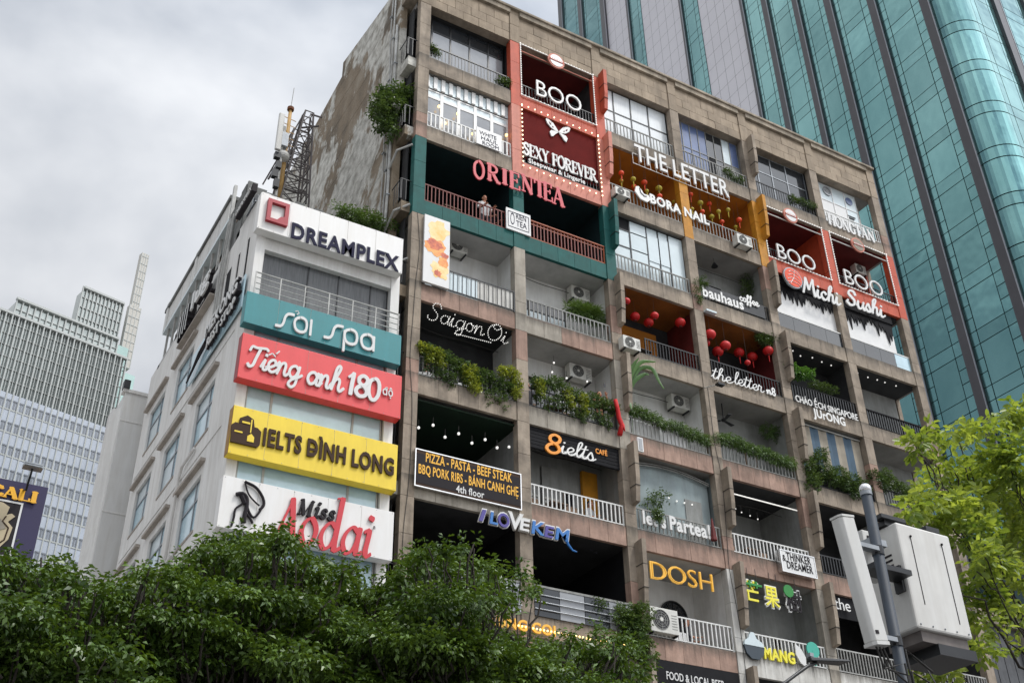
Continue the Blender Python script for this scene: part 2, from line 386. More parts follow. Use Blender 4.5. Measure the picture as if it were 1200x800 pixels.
    def build(s, name, mat, parent=None, smooth=False, kind=None, label=None, bevel=0, loc=(0, 0, 0)):
        me = s.mesh(name); me.materials.append(MATS[mat])
        if smooth:
            me.polygons.foreach_set('use_smooth', [True]*len(me.polygons))
        o = bpy.data.objects.new(name, me); link(o, parent, loc)
        if bevel:
            md = o.modifiers.new('bevel', 'BEVEL'); md.width = bevel; md.segments = 2; md.limit_method = 'ANGLE'
        if kind: o['kind'] = kind
        if label: o['label'] = label
        return o
def inst(me, name, parent, loc, mat=None):
    o = bpy.data.objects.new(name, me); link(o, parent, loc); 
    return o
ORD = ['first', 'second', 'third', 'fourth', 'fifth', 'sixth', 'seventh', 'eighth', 'ninth', 'tenth', 'eleventh', 'twelfth', 'thirteenth', 'fourteenth', 'fifteenth', 'sixteenth', 'seventeenth', 'eighteenth', 'nineteenth', 'twentieth']

# ---------------------------------------------------------------- lettering
_tcache = {}
def _textmesh(s, bold):
    k = (s, bold)
    if k in _tcache: return _tcache[k]
    c = bpy.data.curves.new('t', 'FONT'); c.body = s; c.size = 1.0; c.offset = bold*.45; c.resolution_u = 3
    o = bpy.data.objects.new('t', c); sc.collection.objects.link(o)
    dg = bpy.context.evaluated_depsgraph_get(); me = o.evaluated_get(dg).to_mesh()
    v = np.array([tuple(p.co) for p in me.vertices]).reshape(-1, 3); f = [tuple(p.vertices) for p in me.polygons]
    o.evaluated_get(dg).to_mesh_clear(); bpy.data.objects.remove(o); bpy.data.curves.remove(c)
    _tcache[k] = (v, f); return v, f
CAPH = None
def glyphs(text, bold=0.0):
    """list of (char, verts2d, faces, x offset) with cap height 1"""
    global CAPH
    if CAPH is None:
        v, _ = _textmesh('H', 0.0); CAPH = v[:, 1].max()-v[:, 1].min()
    base, _ = _textmesh('HH', 0.0); b0 = base[:, 0].max()
    x = 0; outl = []
    for ch in text:
        if ch == ' ': x += .28; continue
        vv, _ = _textmesh('H'+ch+'H', 0.0); hw, _ = _textmesh('HH', 0.0)
        adv = vv[:, 0].max()-hw[:, 0].max()
        v, f = _textmesh(ch, bold)
        outl.append((ch, v[:, :2]/CAPH, f, x/CAPH)); x += adv + bold*.8
    return outl, x/CAPH

def extrude2d(v2, faces, depth):
    """front at y=0, back at y=depth; boundary walls"""
    n = len(v2); V = [(p[0], 0.0, p[1]) for p in v2]+[(p[0], depth, p[1]) for p in v2]; Fc = []
    edges = {}
    for f in faces:
        Fc.append(tuple(f)); Fc.append(tuple(i+n for i in f[::-1]))
        for a, b in zip(f, f[1:]+f[:1]): edges[(a, b)] = 1
    for (a, b) in edges:
        if (b, a) not in edges: Fc.append((b, a, a+n, b+n))
    return V, Fc

# stroke alphabet: (points, smooth, width factor); cap height 1
ST = {
 'a': (.50, [([(.42,.36),(.30,.48),(.12,.40),(.06,.18),(.18,.0),(.34,.08),(.43,.30)],1,1),([(.46,.48),(.42,.20),(.44,.03),(.54,.02),(.64,.14)],1,1)]),
 'c': (.42, [([(.38,.38),(.26,.48),(.10,.36),(.08,.14),(.22,0),(.36,.04),(.48,.16)],1,1)]),
 'd': (.52, [([(.42,.36),(.30,.48),(.12,.40),(.06,.18),(.18,.0),(.34,.08),(.43,.30)],1,1),([(.56,1.0),(.48,.5),(.42,.15),(.46,.01),(.56,.03),(.66,.14)],1,1)]),
 'e': (.42, [([(.0,.14),(.16,.18),(.34,.30),(.34,.44),(.22,.48),(.09,.34),(.09,.12),(.22,0),(.36,.04),(.48,.16)],1,1)]),
 'f': (.36, [([(.0,.12),(.18,.45),(.36,.88),(.30,1.0),(.20,.85),(.16,.4),(.12,-.2),(.04,-.34),(.02,-.15),(.16,.02),(.40,.16)],1,1)]),
 'g': (.50, [([(.42,.36),(.30,.48),(.12,.40),(.06,.18),(.18,.0),(.34,.08),(.43,.30)],1,1),([(.46,.48),(.42,.1),(.38,-.24),(.24,-.38),(.10,-.28),(.20,-.10),(.44,.04),(.60,.16)],1,1)]),
 'h': (.52, [([(.0,.12),(.20,.5),(.34,.90),(.28,1.0),(.18,.86),(.12,.4),(.08,0)],1,1),([(.08,.05),(.18,.38),(.32,.48),(.38,.36),(.36,.1),(.44,0),(.58,.14)],1,1)]),
 'i': (.28, [([(.0,.12),(.14,.48),(.10,.18),(.13,.02),(.22,.01),(.36,.14)],1,1),([(.16,.68),(.17,.72)],0,1.3)]),
 'l': (.28, [([(.0,.12),(.20,.5),(.32,.90),(.26,1.0),(.16,.86),(.10,.3),(.13,.04),(.22,.0),(.36,.14)],1,1)]),
 'n': (.50, [([(.0,.30),(.08,.47),(.10,.35),(.06,0)],1,1),([(.08,.08),(.18,.40),(.32,.48),(.37,.34),(.35,.1),(.42,0),(.56,.14)],1,1)]),
 'o': (.46, [([(.24,.48),(.09,.38),(.08,.12),(.22,0),(.37,.12),(.36,.38),(.24,.48),(.34,.38),(.54,.40)],1,1)]),
 'p': (.48, [([(.0,.2),(.10,.48),(.08,.1),(.04,-.38)],1,1),([(.08,.30),(.22,.48),(.38,.36),(.34,.08),(.20,0),(.10,.08)],1,1)]),
 'r': (.40, [([(.0,.12),(.10,.54),(.16,.44),(.28,.44),(.24,.18),(.27,.02),(.36,.01),(.48,.14)],1,1)]),
 's': (.36, [([(.0,.12),(.18,.52),(.26,.34),(.30,.14),(.18,0),(.04,.08)],1,1),([(.18,.0),(.30,.03),(.44,.16)],1,1)]),
 't': (.32, [([(.0,.12),(.14,.42),(.24,.86),(.14,.40),(.10,.12),(.16,.0),(.26,.02),(.38,.14)],1,1),([(.02,.60),(.34,.64)],0,.8)]),
 'u': (.54, [([(.0,.14),(.12,.48),(.08,.18),(.14,0),(.28,.04),(.40,.30),(.44,.48)],1,1),([(.44,.48),(.40,.18),(.44,.02),(.52,.01),(.64,.14)],1,1)]),
 'v': (.46, [([(.0,.3),(.08,.48),(.14,.2),(.18,.0),(.34,.2),(.38,.48),(.52,.40)],1,1)]),
 'y': (.50, [([(.0,.14),(.12,.48),(.08,.18),(.14,0),(.28,.04),(.42,.30),(.46,.48)],1,1),([(.46,.48),(.40,.0),(.32,-.3),(.16,-.34),(.2,-.14),(.58,.14)],1,1)]),
 'T': (.62, [([(.0,.74),(.08,.94),(.30,.92),(.70,.98),(.80,.90)],1,1),([(.46,.93),(.34,.45),(.26,.10),(.12,.0),(.02,.10)],1,1.15)]),
 'S': (.60, [([(.56,.78),(.46,.98),(.22,.96),(.14,.74),(.30,.56),(.46,.38),(.42,.10),(.18,.0),(.0,.14),(.06,.28)],1,1.1)]),
 'O': (.78, [([(.46,1),(.16,.84),(.04,.44),(.20,.04),(.50,.04),(.72,.42),(.64,.86),(.40,1.0),(.26,.80),(.46,.66),(.66,.84)],1,1)]),
 'M': (.80, [([(.0,.0),(.10,.5),(.16,.96)],1,1.1),([(.16,.96),(.26,.6),(.36,.28)],0,1.1),([(.36,.28),(.50,.7),(.62,1.0)],0,.9),([(.62,1.0),(.64,.5),(.72,.0),(.82,.1)],1,1.1)]),
 'B': (.6, [([(.14,1),(.10,.0)],0,1.1),([(.0,.9),(.3,1.02),(.5,.84),(.40,.58),(.16,.54)],1,1),([(.2,.54),(.5,.46),(.52,.16),(.28,0),(.04,.04)],1,1)]),
 '8': (.56, [([(.32,.52),(.14,.66),(.14,.88),(.32,1.0),(.50,.88),(.48,.66),(.32,.52),(.10,.40),(.02,.18),(.18,0),(.40,.04),(.52,.22),(.44,.42),(.30,.52)],1,1.15)]),
 '1': (.34, [([(.0,.78),(.20,1.0)],0,.8),([(.20,1.0),(.16,.5),(.14,0)],0,1.2)]),
 '0': (.56, [([(.28,1),(.08,.84),(.04,.4),(.16,.04),(.34,.0),(.50,.3),(.50,.74),(.40,.96),(.28,1)],1,1.1)]),
 '!': (.2, [([(.1,1),(.06,.34)],0,1.1),([(.05,.05),(.06,.07)],0,1.3)]),
 "'": (.14, [([(.08,1.0),(.03,.82)],0,1)]),
}
def serifcaps():
    T, t = 1.0, .42
    def sf(x, y, wd=.13): return ([(x-wd, y), (x+wd, y)], 0, .38)
    D = {}
    D['S'] = (.62, [([(.52,.80),(.44,.97),(.22,.98),(.10,.80),(.18,.60),(.40,.44),(.52,.24),(.40,.03),(.18,.02),(.07,.20)],1,.85), ([(.53,1.02),(.53,.74)],0,.35), ([(.06,-.02),(.06,.26)],0,.35)])
    D['E'] = (.62, [([(.14,0),(.14,1)],0,T), ([(.02,.98),(.54,.98)],0,t), ([(.14,.52),(.44,.52)],0,t), ([(.02,.02),(.58,.02)],0,t), ([(.53,1.0),(.53,.78)],0,t), ([(.57,0),(.57,.24)],0,t), ([(.43,.62),(.43,.42)],0,t)])
    D['F'] = (.58, [([(.14,0),(.14,1)],0,T), ([(.02,.98),(.52,.98)],0,t), ([(.14,.52),(.42,.52)],0,t), sf(.14,.02), ([(.51,1.0),(.51,.76)],0,t), ([(.42,.62),(.42,.42)],0,t)])
    D['X'] = (.74, [([(.10,1),(.62,0)],0,T), ([(.60,1),(.10,0)],0,t), sf(.11,.98), sf(.60,.98,.12), sf(.11,.02), sf(.62,.02)])
    D['Y'] = (.70, [([(.08,1),(.35,.48)],0,T), ([(.60,1),(.35,.48)],0,t), ([(.35,.5),(.35,0)],0,T), sf(.09,.98), sf(.60,.98,.11), sf(.35,.02)])
    D['V'] = (.72, [([(.10,1),(.37,0)],0,T), ([(.62,1),(.37,0)],0,t), sf(.11,.98), sf(.61,.98,.11)])
    D['O'] = (.78, [([(.38,1),(.12,.82),(.06,.5),(.12,.18),(.38,0),(.62,.18),(.70,.5),(.62,.82),(.38,1)],1,.85)])
    D['R'] = (.74, [([(.14,0),(.14,1)],0,T), sf(.14,.02), ([(.02,.98),(.34,.98),(.54,.86),(.54,.64),(.34,.50),(.14,.50)],1,.7), ([(.32,.50),(.62,.02),(.74,.02)],0,.9)])
    D['A'] = (.74, [([(.35,1),(.08,0)],0,t), ([(.35,1),(.62,0)],0,T), ([(.17,.34),(.53,.34)],0,t), sf(.08,.02,.11), sf(.62,.02)])
    D['N'] = (.80, [([(.14,0),(.14,1)],0,t), ([(.12,1),(.64,0)],0,T), ([(.66,0),(.66,1)],0,t), sf(.12,.98,.12), sf(.14,.02,.11), sf(.66,.98,.11)])
    D['I'] = (.34, [([(.16,0),(.16,1)],0,T), sf(.16,.98), sf(.16,.02)])
    D['T'] = (.66, [([(.32,0),(.32,1)],0,T), ([(.04,.98),(.60,.98)],0,t), sf(.32,.02), ([(.05,1),(.05,.78)],0,t), ([(.59,1),(.59,.78)],0,t)])
    D['L'] = (.58, [([(.14,0),(.14,1)],0,T), sf(.14,.98), ([(.02,.02),(.54,.02)],0,t), ([(.53,0),(.53,.26)],0,t)])
    D['C'] = (.66, [([(.58,.78),(.44,.98),(.22,.94),(.07,.6),(.10,.22),(.30,0),(.50,.04),(.62,.24)],1,.85), ([(.59,1.0),(.59,.72)],0,.35)])
    D['M'] = (.96, [([(.14,0),(.14,1)],0,t), ([(.14,1),(.44,.05)],0,T), ([(.44,.05),(.76,1)],0,t), ([(.78,1),(.78,0)],0,T), sf(.12,.98,.1), sf(.14,.02,.1), sf(.80,.98,.1), sf(.78,.02,.13)])
    D['H'] = (.78, [([(.14,0),(.14,1)],0,T), ([(.62,0),(.62,1)],0,T), ([(.14,.52),(.62,.52)],0,t)]+[sf(x, y) for x in (.14, .62) for y in (.02, .98)])
    D['G'] = (.72, [([(.58,.78),(.44,.98),(.22,.94),(.07,.6),(.10,.22),(.30,0),(.50,.04),(.58,.12)],1,.85), ([(.58,.44),(.58,.02)],0,.8), ([(.44,.44),(.70,.44)],0,.38)])
    # lower case italic serif for one sign
    D['o'] = (.52, [([(.26,.50),(.10,.40),(.06,.20),(.20,.0),(.38,.10),(.42,.32),(.26,.50)],1,.85)])
    D['d'] = (.60, [([(.42,.42),(.26,.50),(.10,.36),(.06,.16),(.18,.0),(.34,.08),(.44,.30)],1,.8), ([(.46,1.0),(.44,.10),(.50,.01),(.60,.06)],1,1), ([(.32,.98),(.48,1.0)],0,.4)])
    D['a'] = (.56, [([(.42,.42),(.26,.50),(.10,.36),(.06,.16),(.18,.0),(.34,.08),(.44,.30)],1,.8), ([(.46,.50),(.43,.10),(.48,.01),(.58,.06)],1,1)])
    D['i'] = (.30, [([(.04,.46),(.16,.48),(.13,.10),(.18,.01),(.28,.06)],1,.95), ([(.16,.72),(.17,.76)],0,1.25)])
    D['s'] = (.42, [([(.34,.40),(.24,.50),(.11,.42),(.14,.30),(.30,.20),(.32,.06),(.18,-.01),(.05,.10)],1,.75)])
    return D
SERIF = serifcaps()
SOFT = {  # rounded geometric lettering
 's': (.72, [([(.0,.0),(.20,.02),(.30,.14),(.36,.38),(.48,.50),(.70,.52)],1,1)]),
 'o': (.66, [([(.30,.50),(.10,.42),(.04,.25),(.12,.06),(.30,.0),(.50,.06),(.56,.25),(.50,.44),(.30,.50)],1,1)]),
 'i': (.24, [([(.08,.52),(.08,.0)],0,1)]),
 'p': (.70, [([(.07,.40),(.07,-.28)],0,1), ([(.32,.50),(.12,.42),(.07,.25),(.14,.06),(.32,.0),(.52,.06),(.58,.25),(.52,.44),(.32,.50)],1,1)]),
 'a': (.70, [([(.32,.50),(.12,.42),(.06,.25),(.14,.06),(.32,.0),(.50,.06),(.57,.25),(.50,.44),(.32,.50)],1,1), ([(.58,.48),(.58,.0)],0,1)]),
 ' ': (.45, []),
}
def spline(pts, smooth, step=.035):
    P = [np.array(p, float) for p in pts]
    if not smooth:
        o = []
        for a, b in zip(P, P[1:]):
            n = max(1, int(np.linalg.norm(b-a)/.2)); o += [a+(b-a)*i/n for i in range(n)]
        return o+[P[-1]]
    o = []
    Q = [2*P[0]-P[1]]+P+[2*P[-1]-P[-2]]
    if np.linalg.norm(P[0]-P[-1]) < 1e-6: Q[0] = P[-2]; Q[-1] = P[1]
    for i in range(1, len(Q)-2):
        p0, p1, p2, p3 = Q[i-1:i+3]; n = max(2, min(7, int(np.linalg.norm(p2-p1)/step)))
        for k in range(n):
            t = k/n; o.append(.5*((2*p1)+(-p0+p2)*t+(2*p0-5*p1+4*p2-p3)*t*t+(-p0+3*p1-3*p2+p3)*t**3))
    return o+[P[-1]]
def ribbon(mb, pts, wd, nib, y0, depth, tr, lift):
    """a flat pen stroke with thickness; pts in glyph space, tr maps to world (x, z)"""
    pts = [np.array(p, float) for p in pts]; ang, ratio = nib; u = np.array([math.cos(ang), math.sin(ang)]); v = np.array([-u[1], u[0]])
    Lf, Rt = [], []
    # square-ish round ends
    d0 = pts[1]-pts[0]; d0 /= max(1e-9, np.linalg.norm(d0)); d1 = pts[-1]-pts[-2]; d1 /= max(1e-9, np.linalg.norm(d1))
    seq = [pts[0]-d0*wd*.32*ratio]+pts+[pts[-1]+d1*wd*.32*ratio]; n = len(seq)
    for i, p in enumerate(seq):
        d = seq[min(i+1, n-1)]-seq[max(i-1, 0)]; d = d/max(1e-9, np.linalg.norm(d)); nn = np.array([-d[1], d[0]])
        h = .5*wd*math.sqrt((nn@u)**2+(ratio*(nn@v))**2)
        if i in (0, n-1): h *= .72
        Lf.append(p+nn*h); Rt.append(p-nn*h)
    b = len(mb.v)
    for i in range(n):
        yy = y0-lift-.0004*i
        for q in (Lf[i], Rt[i]):
            X, Z = tr(q); mb.v.append((X, yy, Z))
        for q in (Lf[i], Rt[i]):
            X, Z = tr(q); mb.v.append((X, y0+depth, Z))
    for i in range(n-1):
        a = b+i*4; c = a+4
        mb.f += [(a, a+1, c+1, c), (a+2, c+2, c+3, a+3), (a, c, c+2, a+2), (a+1, a+3, c+3, c+1)]
    mb.f += [(b, b+2, b+3, b+1), (b+(n-1)*4, b+(n-1)*4+1, b+(n-1)*4+3, b+(n-1)*4+2)]

def place(pl, pr, hp, Y):
    """baseline left/right pixels and cap height in pixels -> x0, x1, z0, slope, cap height on plane Y"""
    x0, z0 = xz(*pl, Y); x1, z1 = xz(*pr, Y); _, zt = xz(pl[0], pl[1]-hp, Y)
    return x0, x1, z0, (z1-z0)/(x1-x0), zt-z0
def put_text(parent, text, pl, pr, hp, Y, mat, depth=.05, font='sans', bold=.02, slant=0.0, each=True, name='letter', wd=.11, nib=(0, 1.0), kinds=None, outline=None, flat=True, jitter=0, upx=0):
    x0, x1, z0, sl, H = place(pl, pr, hp, Y)
    if flat: z0 = z0+sl*(x1-x0)/2; sl = 0
    mats = mat if isinstance(mat, list) else None
    objs = []
    if font == 'sans':
        gl, W = glyphs(text, bold); sx = (x1-x0)/W; allmb = MB()
        for i, (ch, v2, f, xo) in enumerate(gl):
            q = np.array(v2); V2 = [(x0+(p[0]+xo+slant*p[1])*sx, z0+sl*((p[0]+xo)*sx)+p[1]*H) for p in q]
            V, Fc = extrude2d(V2, f, depth)
            mb = MB() if each else allmb; n = len(mb.v)
            mb.v += [(a, b+Y, c) for a, b, c in V]; mb.f += [tuple(k+n for k in ff) for ff in Fc]
            if each:
                mm = mats[i % len(mats)] if mats else mat
                objs.append(mb.build(name, mm, parent))
        if not each: objs.append(allmb.build('lettering', mats[0] if mats else mat, parent))
    else:
        T = dict(script=ST, serif=SERIF, soft=SOFT)[font]
        W = sum(T[c][0] if c in T else .35 for c in text); sx = (x1-x0)/W; xo = 0; allmb = MB(); i = 0
        for ch in text:
            if ch not in T: xo += .35; continue
            adv, strokes = T[ch]
            if not strokes: xo += adv; continue
            mb = MB() if each else allmb; dz = random.uniform(-jitter, jitter)
            for k, (pts, sm, wf) in enumerate(strokes):
                tr = lambda q, xo=xo, dz=dz: (x0+(q[0]+xo+slant*q[1])*sx, z0+dz+sl*((q[0]+xo)*sx)+q[1]*H)
                ribbon(mb, spline(pts, sm), wd*wf, nib, Y, depth, tr, .0015*k+.0008*(i % 2))
            xo += adv; i += 1
            if each: objs.append(mb.build(name, mats[(i-1) % len(mats)] if mats else mat, parent))
        if not each: objs.append(allmb.build('lettering', mats[0] if mats else mat, parent))
    return objs
def board(parent, tl, tr, br, bl, Y, d, mat, name='board', frame=None):
    """rectangular board facing the street; corners given as pixels, averaged to a true rectangle"""
    a, b, c, e = xz(*tl, Y), xz(*tr, Y), xz(*br, Y), xz(*bl, Y)
    x0 = (a[0]+e[0])/2; x1 = (b[0]+c[0])/2; z1 = (a[1]+b[1])/2; z0 = (c[1]+e[1])/2
    o = MB().box(x0, x1, Y, Y+d, z0, z1).build(name, mat, parent, bevel=.008)
    if frame:
        t = .03; m = MB(); m.box(x0-t, x1+t, Y-.012, Y+d, z1, z1+t); m.box(x0-t, x1+t, Y-.012, Y+d, z0-t, z0); m.box(x0-t, x0, Y-.012, Y+d, z0, z1); m.box(x1, x1+t, Y-.012, Y+d, z0, z1)
        m.build('frame', frame, parent)
    return x0, x1, z0, z1

# ---------------------------------------------------------------- foliage
def fastmesh(name, V, Fq, tint, mat, parent, kind='stuff', k=4):
    me = bpy.data.meshes.new(name); nv = len(V); nf = len(Fq)
    me.vertices.add(nv); me.vertices.foreach_set('co', V.astype('f').ravel())
    me.loops.add(nf*k); me.loops.foreach_set('vertex_index', Fq.astype('i').ravel())
    me.polygons.add(nf); me.polygons.foreach_set('loop_start', np.arange(0, nf*k, k, dtype='i'))
    me.update(calc_edges=True)
    a = me.attributes.new('tint', 'FLOAT', 'POINT'); a.data.foreach_set('value', tint.astype('f'))
    me.materials.append(MATS[mat]); o = bpy.data.objects.new(name, me); link(o, parent)
    if kind: o['kind'] = kind
    return o
def unit(a): return a/np.maximum(1e-9, np.linalg.norm(a, axis=-1, keepdims=True))
def leaves(P, D, Nn, Ln, Wd, ovate=False, fold=.25, curl=.15):
    """P base, D direction, Nn normal, Ln length, Wd width -> verts, quads"""
    n = len(P); S = np.cross(D, Nn); S = unit(S); Ln = Ln[:, None]; Wd = Wd[:, None]
    tip = P+D*Ln-Nn*Ln*curl
    if ovate:
        l1 = P+D*Ln*.30+S*Wd*.46+Nn*Wd*fold; r1 = P+D*Ln*.30-S*Wd*.46+Nn*Wd*fold
        l2 = P+D*Ln*.68+S*Wd*.40+Nn*(Wd*fold*.8-Ln*curl*.4); r2 = P+D*Ln*.68-S*Wd*.40+Nn*(Wd*fold*.8-Ln*curl*.4)
        V = np.stack([P, l1, l2, tip, r2, r1], 1).reshape(-1, 3); b = np.arange(n)[:, None]*6
        Fq = np.concatenate([b+np.array([[0, 3, 2, 1]]), b+np.array([[0, 5, 4, 3]])], 0); return V, Fq, 6
    l = P+D*Ln*.45+S*Wd*.5+Nn*Wd*fold; r = P+D*Ln*.45-S*Wd*.5+Nn*Wd*fold; md = P+D*Ln*.5
    V = np.stack([P, l, tip, r], 1).reshape(-1, 3); b = np.arange(n)[:, None]*4
    return V, b+np.array([[0, 3, 2, 1]]), 4
def sprays(C, nl, leafL, leafW, spread=.16, droop=.35, ovate=False, out=None, updir=.3, tintbase=None):
    """clusters of leaflets at centres C"""
    n = len(C)
    ax = rng.normal(size=(n, 3)); ax[:, 2] = ax[:, 2]*.4+updir
    if out is not None: ax = ax*.6+out*1.1
    ax = unit(ax)
    idx = np.repeat(np.arange(n), nl); k = np.tile(np.arange(nl), n); t = (k//2+.5)/(nl/2)
    A = ax[idx]; side = np.where(k % 2 == 0, 1., -1.)[:, None]
    up = np.tile(np.array([0, 0, 1.]), (n*nl, 1)); S = unit(np.cross(A, up+rng.normal(size=A.shape)*.15)); Nn = unit(np.cross(S, A))
    Nn = np.where(Nn[:, 2:3] < 0, -Nn, Nn)
    P = C[idx]+A*(t[:, None]*spread*2-spread)+rng.normal(size=A.shape)*spread*.12
    D = unit(A*(.35+.5*t[:, None])+S*side*(1.0-.4*t[:, None])+rng.normal(size=A.shape)*.22-up*droop)
    Nn = unit(Nn+rng.normal(size=A.shape)*.35); Nn = unit(Nn-D*np.sum(Nn*D, 1, keepdims=True))
    Ln = leafL*rng.uniform(.7, 1.25, n*nl); V, Fq, q = leaves(P, D, Nn, Ln, Ln*leafW*rng.uniform(.85, 1.15, n*nl), ovate)
    tb = (rng.uniform(0, 1, n) if tintbase is None else tintbase)
    tint = np.repeat(np.clip(tb[idx]*.75+rng.uniform(0, .3, n*nl), 0, 1), q)
    return V, Fq, tint
def blob_points(centres, radii, n, shell=.55):
    """n points spread through a set of ellipsoidal clumps, denser towards their outside"""
    w = np.array([r[0]*r[1]*r[2] for r in radii])**.8; w /= w.sum(); idx = rng.choice(len(centres), n, p=w)
    d = unit(rng.normal(size=(n, 3))); rr = rng.uniform(0, 1, n)**(.33+0)*(1-shell)+shell*rng.uniform(.75, 1.08, n)
    C = np.array(centres)[idx]; Rr = np.array(radii)[idx]
    return C+d*Rr*rr[:, None], d, idx
def plant_mass(parent, centres, radii, n, nl, L_, W_, mat, name='foliage', spread=.08, droop=.3, updir=.3, ovate=False, shell=.4):
    P, d, idx = blob_points(centres, radii, n, shell)
    tb = rng.uniform(0, 1, len(centres))[idx]*.5+rng.uniform(0, .5, n)
    V, Fq, t = sprays(P, nl, L_, W_, spread, droop, ovate, out=d, updir=updir, tintbase=tb)
    return fastmesh(name, V, Fq, t, mat, parent)

# ================================================================ GROUND
MB().box(-400, 400, -400, 600, -1.0, 0.0).build('ground', 'paving', kind='structure')
MB().box(-80, 120, -24.5, -9.0, 0.0, 0.004).build('road', 'asphalt', kind='structure')
g = MB(); g.box(-80, 120, -9.0, -.25, 0.004, .13); g.build('pavement', 'paving', kind='structure')

# ================================================================ CAFE BUILDING
BAY = 3.6396; HW = .20; HB = .58; DEP = 1.25
XC = lambda j: BAY*j
Z0 = lambda f: 3.2*f-1.2
TOP = Z0(11); ROOF = 35.75
XL, XR = XC(0)-.2, XC(6)+.2
cafe = thing('apartment_building', 'old concrete apartment block with a different cafe or shop behind every balcony', 'building', (0, 0, 0))
colpaint = {}
for f_ in (8,): colpaint[(0, f_)] = colpaint[(1, f_)] = colpaint[(2, f_)] = 'teal_paint'
colpaint[(1, 10)] = colpaint[(2, 10)] = 'orange_paint'; colpaint[(1, 9)] = colpaint[(2, 9)] = 'salmon_paint'
colpaint[(3, 9)] = colpaint[(4, 9)] = 'ochre_paint'; colpaint[(5, 9)] = colpaint[(6, 9)] = 'orange_paint'
colpaint[(3, 3)] = colpaint[(3, 4)] = 'clad_white'; colpaint[(4, 4)] = colpaint[(4, 3)] = 'clad_grey'; colpaint[(2, 6)] = 'clad_grey'; colpaint[(1, 7)] = 'clad_grey'
bandpaint = {(1, 8): 'teal_paint', (2, 8): 'teal_paint', (2, 10): 'orange_paint', (2, 9): 'salmon_paint', (5, 9): 'orange_paint', (6, 9): 'orange_paint',
             (1, 7): 'clad_pink', (2, 7): 'clad_pink', (4, 4): 'clad_white', (5, 4): 'clad_white', (6, 4): 'clad_white', (3, 5): 'clad_pink', (3, 4): 'clad_pink', (4, 5): 'clad_pink',
             (2, 6): 'clad_grey', (5, 5): 'clad_pink', (3, 7): 'clad', (1, 5): 'clad_grey', (2, 5): 'clad_pink', (3, 6): 'clad_pink', (4, 6): 'clad_pink'}
# structural cores and column cladding
core = MB()
for j in range(7): core.box(XC(j)-HW+.02, XC(j)+HW-.02, .0, .22, 0, TOP+.01)
core.build('column_core', 'clad', cafe)
_colmesh = {}
def colmesh(mt, h):
    k = (mt, round(h, 3))
    if k not in _colmesh:
        me = MB().box(-HW, HW, -.03, .24, 0, h).mesh('column_panel'); me.materials.append(MATS[mt]); _colmesh[k] = me
    return _colmesh[k]
for j in range(7):
    for f in range(2, 11):
        # the painted stretch of a column runs from the top of its own band to the next band
        for s in range(3):
            mt = colpaint.get((j, f), 'clad_pink' if (j*7+f*3+s) % 9 == 0 else 'clad')
            inst(colmesh(mt, 3.2/3-.012), 'column_panel', cafe, (XC(j), 0, Z0(f)+s*3.2/3))
    MB().box(XC(j)-HW, XC(j)+HW, -.03, .42, 0, Z0(2)-.01).build('column_base', 'clad', cafe)
# bands with their cladding panels
_bandmesh = {}
def bandmesh(mt, wd):
    k = (mt, round(wd, 3))
    if k not in _bandmesh:
        me = MB().box(0, wd, 0, .12, 0, HB).mesh('panel'); me.materials.append(MATS[mt]); _bandmesh[k] = me
    return _bandmesh[k]
for f in range(2, 11):
    for b in range(1, 7):
        x0, x1 = XC(b-1)+HW, XC(b)-HW; mt = bandpaint.get((b, f), 'clad')
        bd = MB().box(x0, x1, .02, .14, Z0(f)+.02, Z0(f)+HB-.02).build('balcony_band', mt, cafe, label=None)
        n = 5 if f >= 3 else 3; wd = (x1-x0)/n
        for i in range(n):
            m2 = mt
            if mt == 'clad_pink' and f == 7 and b == 2 and i in (0, 1): m2 = 'clad_grey'
            inst(bandmesh(m2, wd-.010), 'panel', bd, (x0+i*wd+.005, 0, Z0(f)))
        MB().box(x0, x1, .0, .16, Z0(f)+HB+.001, Z0(f)+HB+.03).build('coping', mt, bd)
# floor slabs
for f in range(1, 12):
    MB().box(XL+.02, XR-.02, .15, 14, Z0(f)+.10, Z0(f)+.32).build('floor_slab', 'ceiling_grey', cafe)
MB().box(XL-.38, XR, .2, 14.5, TOP+.35, TOP+.6).build('roof_slab', 'ledge', cafe)
MB().box(XL, XR, 14.0, 14.3, 0, TOP+.3).build('rear_wall', 'plaster_grey', cafe)
MB().box(XR-.2, XR, DEP+.02, 14, 0, TOP+.3).build('end_wall', 'clad', cafe)
# parapet: three courses of blocks, pilasters, ledge
core = MB().box(XL+.02, XR-.02, .05, .35, TOP+.0, ROOF-.35); core.build('parapet_core', 'clad', cafe)
for b in range(1, 7):
    x0, x1 = XC(b-1)+HW, XC(b)-HW
    for r in range(3):
        hh = 1.26/3; n = 5; off = .5 if r % 2 else 0; wd = (x1-x0)/n
        xs = [x0]+[x0+(i+off)*wd for i in range(0 if off else 1, n)]+[x1]
        for a, c in zip(xs, xs[1:]):
            d = random.uniform(-.006, .006)
            MB().box(a+.007, c-.007, .0+d, .10, TOP+r*hh+.007, TOP+(r+1)*hh-.006).build('parapet_block', 'parapet', cafe)
    MB().box(x0, x1, .02, .12, TOP+1.27, TOP+1.40).build('groove', 'parapet', cafe)
    MB().box(x0, x1, -.10, .3, TOP+1.41, ROOF-.12).build('ledge', 'ledge', cafe)
for j in range(7):
    for s in range(2):
        inst(colmesh('parapet', .85), 'column_panel', cafe, (XC(j), -.01, TOP+s*.87-.0))
MB().box(XL-.38, XR+.05, -.16, .45, ROOF-.118, ROOF).build('roof_ledge', 'ledge', cafe, bevel=.02)
